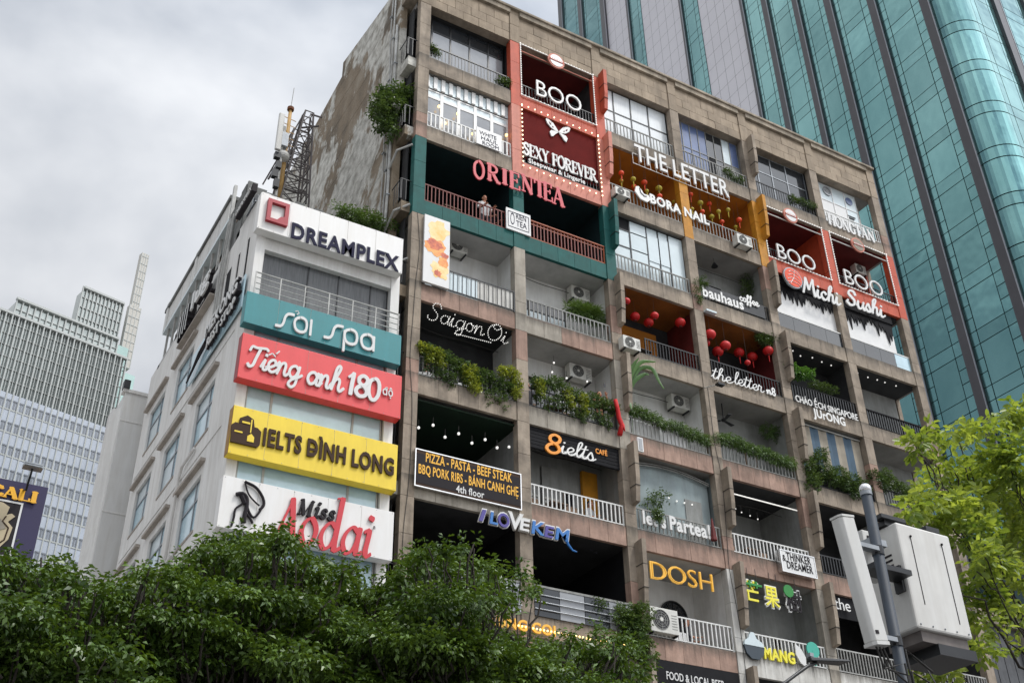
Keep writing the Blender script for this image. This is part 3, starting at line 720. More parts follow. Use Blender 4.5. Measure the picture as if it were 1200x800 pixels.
# fins
def fin(j, f, mt):
    zt = Z0(f)+.14; x = XC(j)+HW-.03
    m = MB(); m.prismx([(-.031, zt-2.0), (-.031, zt+.0), (-.38, zt+.02), (-.36, zt-1.2), (-.28, zt-1.95)][::-1], x-.12, x+.03)
    o = m.build('fin', mt, cafe)
    for q in (zt-.75, zt-1.45):
        MB().box(x-.137, x+.037, -.375+.02*(q < zt-1), -.031, q, q+.015).build('joint', 'cord', o)
for f in range(3, 12):
    for j in (2, 4):
        mt = {(2, 11): 'orange_paint', (2, 10): 'salmon_paint', (2, 9): 'teal_paint', (4, 10): 'ochre_paint'}.get((j, f), 'clad')
        fin(j, f, mt)
for f in (4, 5, 6): fin(3, f, 'clad')
for f in (4, 5): fin(5, f, 'clad')
# the open slot between the end column and the flank wall, floor by floor
for f in range(2, 11):
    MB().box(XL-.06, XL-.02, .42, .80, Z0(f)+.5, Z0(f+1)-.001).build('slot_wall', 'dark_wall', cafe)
    MB().box(XL-.31, XL-.002, .16, .80, Z0(f)+.06, Z0(f)+.46).build('slot_floor', 'sidewall', cafe)
    m = MB()
    for k in range(4): m.bar((XL-.36, .14+k*.16, Z0(f)+.5), (XL-.36, .14+k*.16, Z0(f)+1.3), .018)
    for k in range(2): m.bar((XL-.33+k*.15, .13, Z0(f)+.5), (XL-.33+k*.15, .13, Z0(f)+1.3), .018)
    m.bar((XL-.36, .13, Z0(f)+1.3), (XL-.01, .13, Z0(f)+1.3), .025); m.bar((XL-.36, .13, Z0(f)+1.3), (XL-.36, .80, Z0(f)+1.3), .025); m.build('slot_railing', 'black_metal', cafe)
# flank wall with its stepped top and small vents
Xs = XL-.40
m = MB(); poly = [(.81, 0), (16.5, 0), (16.5, 34.9), (12.2, 35.25), (6.5, 35.95), (6.5, 36.75), (1.0, ROOF-.001), (.81, ROOF-.001)]
m.prismx(poly[::-1], Xs, Xs+.26); sw = m.build('flank_wall', 'sidewall', cafe)
for y in (11.2, 11.9, 12.7, 13.4): MB().box(Xs-.004, Xs+.05, y, y+.14, 31.6, 32.7).build('vent_slit', 'black_panel', sw)
MB().box(Xs-.02, Xs+.02, 9.2, 9.42, 30.2, 30.5).build('vent_slit', 'black_panel', sw)
for k in range(26):  # the faint shuttering lines across the render
    z = 9+k*1.06; MB().box(Xs-.006, Xs+.01, .82, 16.4, z, z+.018).build('shuttering_line', 'sidewall', sw)

# ---- rooms behind the balconies
def room(b, f, wall='plaster', ceil='ceiling_grey', side=None, depth=DEP, ceil_drop=.03):
    x0, x1 = XC(b-1)+.08, XC(b)-.08; z0, z1 = Z0(f)+.33, Z0(f+1)+ceil_drop
    side = side or wall
    xa, xb = x0+.02, x1-.02
    MB().box(xa, xb, depth, depth+.06, z0, z1+.05).build('back_wall', wall, cafe)
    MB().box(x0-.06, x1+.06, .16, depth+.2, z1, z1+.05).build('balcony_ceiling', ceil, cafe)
    m = MB(); m.box(x0-.05, xa, .25, depth, z0, z1); 
    m.build('side_wall', side, cafe)
    if not (b == 6 and f >= 5):
        MB().box(xb, x1+.05, .25, depth, z0, z1-.001).build('side_wall', side, cafe)
    elif depth > DEP: MB().box(xb, x1+.05, DEP+.02, depth, z0, z1-.001).build('side_wall', side, cafe)

def window(x0, x1, z0, z1, Y, cols, rows, frame, pane, parent=cafe, bar=.045, colf=None, rowf=None, name='window', panes=None, skip=()):
    cf = colf or [i/cols for i in range(cols+1)]; rf = rowf or [i/rows for i in range(rows+1)]
    m = MB(); w_, h_ = x1-x0, z1-z0
    for c in cf: m.box(max(x0, x0+c*w_-bar/2), min(x1, x0+c*w_+bar/2), Y-.02, Y+.04, z0, z1)
    for r in rf: m.box(x0, x1, Y-.015, Y+.035, max(z0, z0+r*h_-bar/2), min(z1, z0+r*h_+bar/2))
    o = m.build(name, frame, parent)
    for i in range(len(cf)-1):
        for j in range(len(rf)-1):
            if (i, j) in skip: continue
            pm = panes.get((i, j), pane) if panes else pane
            MB().box(x0+cf[i]*w_+.01, x0+cf[i+1]*w_-.01, Y+.004, Y+.014, z0+rf[j]*h_+.01, z0+rf[j+1]*h_-.01).build('pane', pm, o)
    return o
def railing(b, f, mat, xf0=0, xf1=1, h=.68, sp=.125, t=.022, Y=.06, top=.04, parent=cafe, topmat=None, double=False):
    x0, x1 = XC(b-1)+HW+.01, XC(b)-HW-.01; w_ = x1-x0; x0, x1 = x0+w_*xf0, x0+w_*xf1; z = Z0(f)+HB+.03
    m = MB(); m.box(x0, x1, Y-top/2, Y+top/2, z+h-.04, z+h); m.box(x0, x1, Y-.015, Y+.015, z+.05, z+.08)
    if double: m.box(x0, x1, Y-.015, Y+.015, z+h-.16, z+h-.13)
    for x in (x0+.02, x1-.02): m.box(x-.02, x+.02, Y-.02, Y+.02, z, z+h-.042)
    o = m.build('railing', topmat or mat, parent); k = MB(); n = int((x1-x0)/sp)
    for i in range(1, n):
        x = x0+(x1-x0)*i/n; k.box(x-t/2, x+t/2, Y-t/2, Y+t/2, z+.082, z+h-.045)
    k.build('baluster', mat, o, kind='stuff'); return o

W = {}
def bx(b, f): return XC(b-1)+HW, XC(b)-HW, Z0(f)+HB, Z0(f+1)
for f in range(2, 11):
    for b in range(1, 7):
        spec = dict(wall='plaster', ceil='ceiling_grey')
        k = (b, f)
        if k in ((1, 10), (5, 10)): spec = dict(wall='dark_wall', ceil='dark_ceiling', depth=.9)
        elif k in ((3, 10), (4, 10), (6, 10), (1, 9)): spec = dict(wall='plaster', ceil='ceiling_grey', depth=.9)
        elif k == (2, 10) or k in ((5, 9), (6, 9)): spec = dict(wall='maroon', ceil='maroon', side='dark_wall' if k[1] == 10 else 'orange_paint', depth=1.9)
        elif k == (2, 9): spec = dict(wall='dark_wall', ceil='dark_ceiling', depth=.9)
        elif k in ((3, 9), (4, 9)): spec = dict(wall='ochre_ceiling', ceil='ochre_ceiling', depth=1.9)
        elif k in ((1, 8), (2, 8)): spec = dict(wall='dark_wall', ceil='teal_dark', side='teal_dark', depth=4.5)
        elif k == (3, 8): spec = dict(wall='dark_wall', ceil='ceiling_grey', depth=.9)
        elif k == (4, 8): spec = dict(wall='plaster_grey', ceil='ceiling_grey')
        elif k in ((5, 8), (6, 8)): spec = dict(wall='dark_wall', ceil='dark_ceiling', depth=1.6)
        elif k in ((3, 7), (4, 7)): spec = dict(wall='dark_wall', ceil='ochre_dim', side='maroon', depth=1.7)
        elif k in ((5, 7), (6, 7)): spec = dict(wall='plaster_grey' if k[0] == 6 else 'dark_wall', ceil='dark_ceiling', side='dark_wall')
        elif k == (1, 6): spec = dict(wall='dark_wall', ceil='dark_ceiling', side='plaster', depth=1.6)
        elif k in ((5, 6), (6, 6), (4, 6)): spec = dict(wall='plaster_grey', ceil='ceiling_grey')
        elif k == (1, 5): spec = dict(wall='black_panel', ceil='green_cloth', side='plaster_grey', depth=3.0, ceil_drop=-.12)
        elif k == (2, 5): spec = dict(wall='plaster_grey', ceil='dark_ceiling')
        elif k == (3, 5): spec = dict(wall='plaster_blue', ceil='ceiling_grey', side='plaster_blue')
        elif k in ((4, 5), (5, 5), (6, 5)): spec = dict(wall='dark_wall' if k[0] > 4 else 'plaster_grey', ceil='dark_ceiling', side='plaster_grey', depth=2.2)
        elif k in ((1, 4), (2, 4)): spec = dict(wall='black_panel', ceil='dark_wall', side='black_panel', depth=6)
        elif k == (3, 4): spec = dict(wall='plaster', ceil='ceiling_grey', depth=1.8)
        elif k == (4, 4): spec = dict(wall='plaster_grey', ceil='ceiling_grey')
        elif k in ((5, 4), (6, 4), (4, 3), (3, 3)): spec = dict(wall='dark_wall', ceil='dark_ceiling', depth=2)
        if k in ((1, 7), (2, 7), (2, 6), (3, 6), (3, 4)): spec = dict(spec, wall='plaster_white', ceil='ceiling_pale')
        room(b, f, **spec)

# ---- windows, one balcony after another
x0, x1, z0, z1 = bx(1, 10)
window(x0+.12, x1-.02, z0+.0, z1-.02, .5, 5, 2, 'black_metal', 'glass_grey', colf=[0, .06, .30, .55, .80, 1], rowf=[0, .76, 1], panes={(i, 1): 'glass_dark' for i in range(5)} | {(0, 0): 'glass_dark'}, bar=.06)
x0, x1, z0, z1 = bx(3, 10)
window(x0, x1, z0-.05, z1-.02, .30, 4, 2, 'black_metal', 'blind_white', colf=[0, .22, .47, .73, 1], rowf=[0, .58, 1], bar=.05)
x0, x1, z0, z1 = bx(4, 10)
pp = {(i, j): 'glass_blue' for i in range(4) for j in range(2)}
pp |= {(4, 0): 'black_panel', (5, 0): 'glass_dark', (4, 1): 'glass_dark', (5, 1): 'glass_dark', (6, 1): 'panel_white_blue', (6, 0): 'plaster_grey', (7, 0): 'plaster_grey', (7, 1): 'glass_blue'}
window(x0, x1, z0, z1-.02, .34, 8, 2, 'rail_grey', 'glass_blue', rowf=[0, .5, 1], panes=pp, bar=.03)
x0, x1, z0, z1 = bx(5, 10)
window(x0, x1, z0, z1-.02, .34, 4, 2, 'grey_metal', 'glass_dark', colf=[0, .18, .42, .68, 1], rowf=[0, .64, 1], bar=.045)
x0, x1, z0, z1 = bx(6, 10)
wn = window(x0, x0+2.6, z0, z1-.02, .40, 4, 3, 'white_paint', 'panel_white_blue', colf=[0, .2, .47, .75, 1], rowf=[0, .30, .66, 1], panes={(1, 1): 'white_sign', (2, 1): 'white_sign', (1, 0): 'white_sign', (0, 1): 'white_paint'}, bar=.04)
m = MB(); m.ring((x0+.95, z1-.35), .17, .24, .36, .385); m.build('poster_ring', 'glass_grey', wn)
m = MB(); m.disc((x0+.95, z1-.35), .13, .365, .39); m.build('poster_disc', 'glass_grey', wn)
m = MB(); m.disc((x0+2.2, z1-.42), .2, .37, .39); m.build('poster_disc', 'glass_blue', wn)
for k, (u, v_, s_) in enumerate(((.25, 1.75, .2), (.25, 1.2, .16), (2.15, 1.3, .22), (2.15, .8, .18))):
    m = MB(); m.box(x0+u-s_, x0+u+s_, .372, .384, z0+v_, z0+v_+.05); m.box(x0+u-s_*.8, x0+u+s_*.6, .372, .384, z0+v_-.12, z0+v_-.07); m.box(x0+u-s_*.6, x0+u+s_*.8, .372, .384, z0+v_-.24, z0+v_-.19)
    m.build('poster_text', 'ink_dark', wn)
# bay 1 floor 9: white framed shopfront under corrugated sheet
x0, x1, z0, z1 = bx(1, 9)
window(x0, x1, z0-.05, z1-.62, .26, 5, 2, 'white_paint', 'glass_grey', rowf=[0, .84, 1], panes={(i, 1): 'panel_white_blue' for i in range(5)}, bar=.12)
cs = thing('corrugated_panel', 'white corrugated sheet over the white framed windows at the top left', 'panel', (x0, .2, z1-.6))
for i in range(22):
    a = x0+(x1-x0)*i/22; MB().prism([(a+.004, z1-.58), (a+(x1-x0)/22-.004, z1-.58), (a+(x1-x0)/22-.004, z1-.05), (a+.004, z1-.05)], .22 if i % 2 else .17, .25).build('rib', 'panel_white_blue' if i % 2 else 'white_paint', cs)
# bay 3 floor 8: big pale panes
x0, x1, z0, z1 = bx(3, 8)
wd = window(x0, x1, z0-.1, z1-.02, .22, 5, 3, 'black_metal', 'panel_white_blue', colf=[0, .27, .5, .66, .80, 1], rowf=[0, .52, .80, 1], panes={(0, 2): 'black_panel'}, bar=.05)
MB().box(x0+(x1-x0)*.28, x0+(x1-x0)*.49, .205, .23, z0-.1, z1-.06).build('sliding_panel', 'panel_white_blue', wd)
MB().box(x0+(x1-x0)*.51, x0+(x1-x0)*.79, .2, .215, z0+1.08, z0+2.25).build('upper_pane', 'panel_white_blue', wd)
MB().box(x0+(x1-x0)*.81, x1-.02, .2, .215, z0, z1-.08).build('side_pane', 'panel_white_blue', wd)
# floor 7, bays 1 and 2: doors with pale sliding glass
for b in (1, 2):
    x0, x1, z0, z1 = bx(b, 7)
    window(x0+.1, x0+1.75+.5*(b-1), z0-.3, z1-.95, 1.18, 3, 2, 'black_metal', 'panel_white_blue', rowf=[0, .80, 1], panes={(i, 1): 'glass_dark' for i in range(3)}, bar=.04)
gl = MB(); x0, x1, z0, z1 = bx(1, 7)
for i in range(9):
    a = x0+.35+(x1-x0-.4)*i/9; MB().box(a, a+(x1-x0-.4)/9-.012, .02, .035, z0+.05, z0+.78).build('glass_panel', 'clad_white' if i > 4 else 'panel_white_blue', cafe)
x0, x1, z0, z1 = bx(3, 7); MB().box(x0+1.15, x0+2.75, 1.62, 1.69, z0-.2, z1-.35).build('ochre_panel', 'ochre_ceiling', cafe); MB().box(x0+.05, x0+.9, .9, 1.0, z0-.2, z0+1.0).build('counter', 'black_panel', cafe)
# bay 4 floor 8: dark window
x0, x1, z0, z1 = bx(4, 8); window(x0+.05, x0+2.1, z0-.2, z1-.75, 1.2, 4, 2, 'black_metal', 'glass_dark', bar=.05)
# bay 2 floor 6: arched window
def arched(b, f, xa, xb, za, zb, Y, pm, fm, r=.25, ribs=0):
    pts = [(xa, za), (xb, za)]; 
    for k in range(7): a = R_(90*k/6); pts.append((xb-r+r*math.cos(a), zb-r+r*math.sin(a)))
    for k in range(7): a = R_(90+90*k/6); pts.append((xa+r+r*math.cos(a), zb-r+r*math.sin(a)))
    o = MB().prism(pts, Y-.02, Y+.04).build('window', pm, cafe)
    m = MB()
    for p, q in zip(pts, pts[1:]+pts[:1]): m.bar((p[0], Y-.03, p[1]), (q[0], Y-.03, q[1]), .05)
    if ribs:
        cx = (xa+xb)/2; cz = zb-r
        for k in range(ribs): a = math.pi*k/(ribs-1); m.bar((cx, Y-.03, cz), (cx+r*math.cos(a), Y-.03, cz+r*math.sin(a)), .025)
        for k in range(12): a, c = math.pi*k/12, math.pi*(k+1)/12; m.bar((cx+r*.5*math.cos(a), Y-.03, cz+r*.5*math.sin(a)), (cx+r*.5*math.cos(c), Y-.03, cz+r*.5*math.sin(c)), .02)
        for z in (za+.25, za+.6, cz): m.bar((xa, Y-.03, z), (xb, Y-.03, z), .025)
    m.build('frame', fm, o); return o
x0, x1, z0, z1 = bx(2, 6); arched(2, 6, x0+.35, x0+1.75, z0-.2, z1-.7, 1.22, 'glass_dark', 'clad_white')
# bay 2 floor 5: shutters behind
x0, x1, z0, z1 = bx(2, 5)
for a in (x0+.42, x0+1.12):
    sh = MB().box(a, a+.62, 1.16, 1.2, z0-.25, z1-.6).build('shutter', 'plaster_grey', cafe)
    for i in range(9): MB().box(a+.05, a+.57, 1.13, 1.162, z0-.1+i*.13, z0-.03+i*.13).build('slat', 'clad_white', sh)
MB().box(x1-.7, x1-.15, 1.1, 1.22, z0-.2, z1-.45).build('yellow_panel', 'ochre_paint', cafe)
# bay 3 floor 5: tall grey-blue glazed screen under an arch
x0, x1, z0, z1 = bx(3, 5)
ar = [(x0+.05, z0), (x1-.02, z0)]+[(x1-.02-(x1-x0-.07)*k/12, z1-.42+.34*math.sin(math.pi*(.18+.64*k/12))-.0) for k in range(13)]
scn = MB().prism(ar, .40, .43).build('glazed_screen', 'plaster_blue', cafe)
m = MB(); pa = [(x0+.02+(x1-x0-.04)*k/14, z1-.46+.40*math.sin(math.pi*(.16+.66*(1-k/14)))) for k in range(15)]
for off in (0, -.07): 
    for p, q in zip(pa, pa[1:]): m.bar((p[0], .30, p[1]+off), (q[0], .30, q[1]+off), .04, h=.03)
m.build('arch_rib', 'rail_grey', scn)
MB().box(x1-1.0, x1-.35, .375, .40, z0, z1-.95).build('door', 'plaster_grey', scn); m = MB().box(x0+.28, x0+.30, .37, .40, z0, z1-.5); m.build('seam', 'black_metal', scn)
# bay 3 floor 4: arched lattice window, door
x0, x1, z0, z1 = bx(3, 4); arched(3, 4, x0+1.95, x0+2.95, z0-.2, z1-.62, 1.75, 'glass_dark', 'black_metal', r=.5, ribs=7)
window(x0+.05, x0+.95, z0-.2, z1-.85, 1.72, 2, 2, 'clad_white', 'glass_dark', bar=.09)
x0, x1, z0, z1 = bx(4, 4); MB().box(x0+.0, x0+.85, 1.2, 1.24, z0-.2, z1-.4).build('door', 'ink_brown', cafe); arched(4, 4, x0-.1, x0+.8, z0-.2, z1-1.1, 1.18, 'glass_dark', 'black_metal', r=.45)
# floor 8, bays 5 and 6: black board with torn brush edge over white blinds and glass
for b in (5, 6):
    x0, x1, z0, z1 = bx(b, 8); x1b = x1 if b == 5 else x1-.45
    sg = MB().box(x0, x1b, .20, .23, z0+.75, z1-.03).build('blind', 'white_paint', cafe)
    n = 17
    for i in range(n):
        a = x0+(x1b-x0)*i/n; w_ = (x1b-x0)/n*random.uniform(1.5, 2.3); w_ = min(w_, x1b-a); dpt = random.uniform(.35, .85)*(.85+.3*math.sin(i*.6+b))
        MB().prism([(a, z1-.04), (a+w_*.25, z1-.40-dpt*.6), (a+w_*.55, z1-.50-dpt), (a+w_*.8, z1-.40-dpt*.5), (a+w_, z1-.04)][::1], .165-.0012*i, .196-.0012*i).build('brush_stroke', 'black_panel', sg)
    MB().box(x0, x1b, .10, .195-.04, z1-.42, z1-.04).build('fascia', 'black_panel', sg)
    MB().box(x0, x1, .05, .09, z0+.70, z0+.75).build('rail', 'rail_white', cafe)
    for i in range(4): MB().box(x0+(x1-x0)*i/4+.006, x0+(x1-x0)*(i+1)/4-.006, .065, .08, z0+.03, z0+.70).build('glass_panel', 'glass_dark' if not (b == 6 and i == 3) else 'glass_sky_blue', cafe)
# bay 5 floor 6: striped curtain
x0, x1, z0, z1 = bx(5, 6)
ct = thing('striped_curtain', 'blue and cream striped curtain hung above the bushy balcony', 'curtain', (x0, .2, z0))
for i in range(8):
    a = x0+.03+(x1-x0-.06)*i/8; MB().prismz([(a, .22), (a+.19, .26), (a+(x1-x0-.06)/8, .22), (a+(x1-x0-.06)/8, .24), (a+.19, .29), (a, .24)], z0+.75, z1-.10).build('stripe', 'stripe_blue' if i % 2 == 0 else 'stripe_cream', ct)
MB().tube([(x0, .2, z1-.08), (x1, .2, z1-.08)], .03).build('curtain_rod', 'pipe', ct)
m = MB()
for i in range(7): a = x0+1.1+i*.27; m.tube([(a, .14, z0+.72-.02*i), (a+.26, .14, z0+.70-.02*i)], .07)
m.build('rolled_hem', 'stripe_blue', ct)
# bay 2 floor 4: glass balustrade with steel rails (also bay 1)
for b in (1, 2):
    x0, x1, z0, z1 = bx(b, 4)
    gb = MB().box(x0, x1, -.05, -.01, z0+.80, z0+.86).build('railing', 'rail_grey', cafe)
    for i in range(4): MB().box(x0+(x1-x0)*i/4+.01, x0+(x1-x0)*(i+1)/4-.01, -.035, -.02, z0-.0, z0+.79).build('glass_panel', 'glass_grey' if i % 2 else 'glass_dark', gb)
    for k in range(3): MB().tube([(x0, -.07, z0+.18+.2*k), (x1, -.07, z0+.18+.2*k)], .018).build('rod', 'grey_metal', gb)
# floor 9 bay 2: flat maroon board with the butterfly
MB().box(bx(2, 9)[0], bx(2, 9)[1], .08, .13, Z0(9)+HB+.32, Z0(10)-.02).build('backing_panel', 'maroon_board', cafe)

# railings
railing(1, 10, 'black_metal'); railing(3, 10, 'rail_grey', t=.03, sp=.15); railing(4, 10, 'rail_grey', t=.03, sp=.15); railing(5, 10, 'black_metal'); railing(6, 10, 'rail_white', xf1=1, sp=.12)
railing(1, 9, 'rail_white', t=.05, sp=.16); railing(2, 9, 'black_metal', h=.45); railing(2, 10, 'black_metal', h=.6); railing(3, 9, 'rail_grey', t=.03, sp=.15); railing(4, 9, 'rail_grey', t=.03, sp=.15)
railing(5, 9, 'black_metal', h=.5, xf1=.35); railing(6, 9, 'black_metal', h=.5)
railing(1, 8, 'rail_red', sp=.13, t=.03, h=.74); railing(2, 8, 'rail_red', sp=.13, t=.04, h=.78, topmat='rail_wood', top=.09, double=True)
railing(3, 8, 'rail_grey', t=.03, sp=.14); railing(4, 8, 'black_metal', sp=.12)
railing(1, 7, 'black_metal', h=.8, t=.014, sp=.15, Y=.0, top=.02); railing(2, 7, 'rail_grey', t=.035, sp=.15, h=.72); railing(3, 7, 'black_metal', xf0=.3, sp=.12); railing(4, 7, 'black_metal', sp=.13)
railing(5, 7, 'black_metal', t=.04, h=.8, topmat='black_panel'); railing(6, 7, 'black_metal', t=.05, h=.72, topmat='black_panel', top=.10)
railing(1, 6, 'rail_grey', t=.03, sp=.16); railing(2, 6, 'black_metal', t=.03, sp=.15); railing(3, 6, 'rail_grey', t=.03, sp=.15); railing(4, 6, 'rail_grey', t=.03, sp=.14)
railing(5, 6, 'black_metal'); railing(6, 6, 'black_metal')
railing(2, 5, 'rail_white', t=.035, sp=.145); railing(3, 5, 'rail_grey', t=.03, sp=.14, h=.74); railing(4, 5, 'rail_white', t=.035, sp=.14); railing(5, 5, 'black_metal', t=.04); railing(6, 5, 'black_metal')
railing(3, 4, 'rail_white', t=.035, sp=.15, h=.78); railing(4, 4, 'rail_white', t=.035, sp=.14, h=.72); railing(5, 4, 'rail_grey', t=.04, h=.78, topmat='pipe'); railing(6, 4, 'rail_grey', t=.04, h=.78, topmat='pipe')
railing(4, 3, 'black_metal'); railing(5, 3, 'black_metal')
# white slatted boards hung inside the railing of bay 3 floor 6
x0, x1, z0, z1 = bx(3, 6)
for i in range(15):
    if i in (8,): continue
    a = x0+.1+i*.15; MB().box(a, a+.11, .12, .145, z0+.06, z0+.62+random.uniform(-.03, .03)).build('board', 'plaster' if i < 8 else 'white_paint', cafe)

# ================================================================ SIGNS ON THE CAFE BUILDING
BULBME = {}
def bulbs(parent, pts, r=.022, mat='bulb', name='bulb', each=False):
    m = MB()
    for p in pts: m.ball(p, r, 6, 4)
    return m.build(name, mat, parent, kind='stuff')
def seg(p, q, n): return [tuple(np.array(p)+(np.array(q)-np.array(p))*i/n) for i in range(n+1)]
def sign(label, pl, cat='sign', group=None, Y=0, name='shop_sign'):
    x, z = xz(*pl, Y); return thing(name, label, cat, (x, Y, z), group)

# big white three-letter signs
for k, (lab, b, f, pl, pr, hp, txt) in enumerate((
    ('large white letters across the top balcony with the red interior', 2, 10, (627, 110.5), (683, 132.5), 17.5, 'BOO'),
    ('white letters across the orange balcony left of the building corner bay', 5, 9, (911, 301.5), (958, 318), 15.5, 'BOO'),
    ('white letters across the orange corner balcony at the right end', 6, 9, (990.5, 332.5), (1037, 347), 15.5, 'BOO'))):
    s = sign(lab, pl, Y=-.08); put_text(s, txt, pl, pr, hp, -.12, 'letter_white', .06, bold=-.02)
    x0, x1, z0, z1 = bx(b, f)
    t = thing('light_frame', ['white bulb border round the red balcony at the top', 'white bulb border round the left orange balcony', 'white bulb border round the corner orange balcony'][k], 'string lights', (x0, -.05, z0))
    m = MB()
    for a, c in (((x0+.02, z0), (x0+.02, z1)), ((x1-.02, z0), (x1-.02, z1)), ((x0, z1-.02), (x1, z1-.02)), ((x0, z0+.0), (x1, z0+.0))): m.bar((a[0], -.045, a[1]), (c[0], -.045, c[1]), .03)
    m.build('cable', 'rail_white', t)
    pts = seg((x0+.02, -.07, z0), (x0+.02, -.07, z1), 22)+seg((x1-.02, -.07, z0), (x1-.02, -.07, z1), 22)+seg((x0, -.07, z1-.02), (x1, -.07, z1-.02), 26)+seg((x0, -.07, z0), (x1, -.07, z0), 20)
    bulbs(t, pts, .022, 'bulb_white')
    r = MB().tube([(x0, .0, z1-.33), (x1, .0, z1-.33)], .025).build('hanging_rod', 'rail_white' if k else 'salmon_paint', cafe)
    cx = x0+(x1-x0)*(.5 if k == 0 else .42); cz = z1-.02-(0 if k == 0 else .0)
    cx = xz(*[(652, 71.5), (926.5, 252.5), (1005.5, 287)][k], -.15)[0]; cz = xz(*[(652, 71.5), (926.5, 252.5), (1005.5, 287)][k], -.15)[1]
    d = thing('round_sign', ['round red rimmed sign above the top red balcony', 'round red rimmed sign above the left orange balcony', 'round red rimmed sign above the corner orange balcony'][k], 'sign', (cx, -.15, cz))
    MB().disc((cx, cz), .36, -.15, -.09).build('disc', 'salmon_paint' if k < 2 else 'salmon_paint', d); MB().disc((cx, cz), .29, -.165, -.152).build('face', 'white_sign' if k < 2 else 'stripe_cream', d)
    MB().box(cx-.3, cx+.3, -.18, -.167, cz-.05, cz+.05).build('bar', 'orange_paint', d)
    m = MB()
    for q in range(7): m.box(cx-.26+q*.075, cx-.21+q*.075, -.19, -.182, cz-.025, cz+.025)
    m.build('lettering', 'white_sign', d)

# maroon board: butterfly + serif letters, warm bulbs round it
s = sign('white serif lettering and butterfly on the maroon board', (612, 180), Y=.05)
put_text(s, 'SEXY FOREVER', (613.5, 183.5), (699.5, 210), 13.5, -.02, 'letter_white', .04, font='serif', wd=.21)
put_text(s, 'Sleepwear & Lingerie', (619.5, 192.8), (686, 213.5), 5, -.03, 'letter_white', .015, bold=.05, each=False)
bxc, bzc = xz(655, 154, 0)
for sgn in (-1, 1):
    up = [(0, 0), (.06, .10), (.20, .30), (.46, .44), (.50, .36), (.44, .20), (.30, .06), (.12, -.02)]
    lo = [(0, -.02), (.14, -.04), (.30, -.06), (.36, -.16), (.30, -.34), (.22, -.30), (.14, -.18)]
    for nm, pl_ in (('upper_wing', up), ('lower_wing', lo)):
        P_ = [(bxc+sgn*p[0]*1.05, bzc+p[1]*1.05) for p in pl_]
        if sgn > 0: P_ = P_[::-1]
        MB().prism(P_[::-1] if sgn < 0 else P_[::-1], .02, .06).build(nm, 'letter_white', s)
    m = MB()
    m.prism([(bxc+sgn*.30, bzc+.20), (bxc+sgn*.40, bzc+.32), (bxc+sgn*.36, bzc+.18)], .012, .018); m.prism([(bxc+sgn*.20, bzc+.12), (bxc+sgn*.28, bzc+.16), (bxc+sgn*.24, bzc+.08)], .012, .018); m.build('wing_spot', 'maroon_board', s)
x0, x1, z0, z1 = bx(2, 9)
t = thing('light_frame', 'warm bulb border round the maroon board', 'string lights', (x0, -.05, z0))
m = MB(); pts = seg((x0, -.05, z0), (x0, -.05, z1), 13)+seg((x1, -.05, z0), (x1, -.05, z1), 13)+seg((x0, -.05, z1+.05), (x1, -.05, z1+.05), 12)+seg((x0, -.05, z0-.2), (x1, -.05, z0-.2), 12)
for p in pts: m.box(p[0]-.022, p[0]+.022, -.06, -.035, p[2]-.022, p[2]+.022)
m.build('socket', 'salmon_paint', t); bulbs(t, [(p[0], -.08, p[2]) for p in pts], .028, 'bulb')
# heavy red letters
s = sign('curly red capitals hung across the teal double balcony', (560, 205), Y=-.1)
for i, (ch, px, py, hp, wpx) in enumerate((('O', 555, 207, 20, 15), ('R', 571, 210, 19, 17), ('I', 588, 214.5, 17, 9), ('E', 597, 219, 19, 15), ('N', 611, 223, 19, 17), ('T', 626, 228, 18, 16), ('E', 637, 233, 20, 13), ('A', 648, 238, 20, 16))):
    put_text(s, ch, (px, py), (px+wpx*.86, py+wpx*.31), hp, -.14, 'letter_red', .035, font='serif', wd=.21, nib=(.5, .8))
# white hair room panel
s = sign('small white sign with three lines of thin grey capitals on the white railing', (560, 170), Y=-.02)
board(s, (558.5, 148), (588.5, 159.5), (588, 178.5), (558, 167.5), -.05, .03, 'white_sign')
for q, (tx, y0_) in enumerate((('WHITE', 157), ('HAUL', 163), ('ROOM', 169))): put_text(s, tx, (562+q*1.5, y0_), (582+q*1.5, y0_+7.4), 4.2, -.058, 'ink_navy', .006, bold=-.01, each=False)
# white square tea sign
s = sign('square white sign with outlined capitals on the red railing', (594, 268), Y=-.05)
board(s, (593, 242.5), (622, 252.5), (622, 277), (593.5, 267), -.07, .05, 'white_sign')
put_text(s, 'O', (598, 262), (603.5, 264), 14, -.078, 'ink_navy', .006, bold=-.03, each=False)
put_text(s, 'RIEN', (604.5, 256), (617, 260.5), 6.5, -.078, 'ink_navy', .006, bold=-.01, each=False)
put_text(s, 'TEA', (605, 264.5), (617.5, 269), 6.5, -.078, 'ink_navy', .006, bold=-.01, each=False)
m = MB(); a = xz(595.5, 246.5, -.078); c = xz(620, 272.5, -.078)
for z in (a[1], c[1]): m.box(a[0], c[0], -.08, -.073, z-.008, z+.008)
for x in (a[0], c[0]): m.box(x-.008, x+.008, -.08, -.073, c[1], a[1])
m.build('outline', 'ink_navy', s)
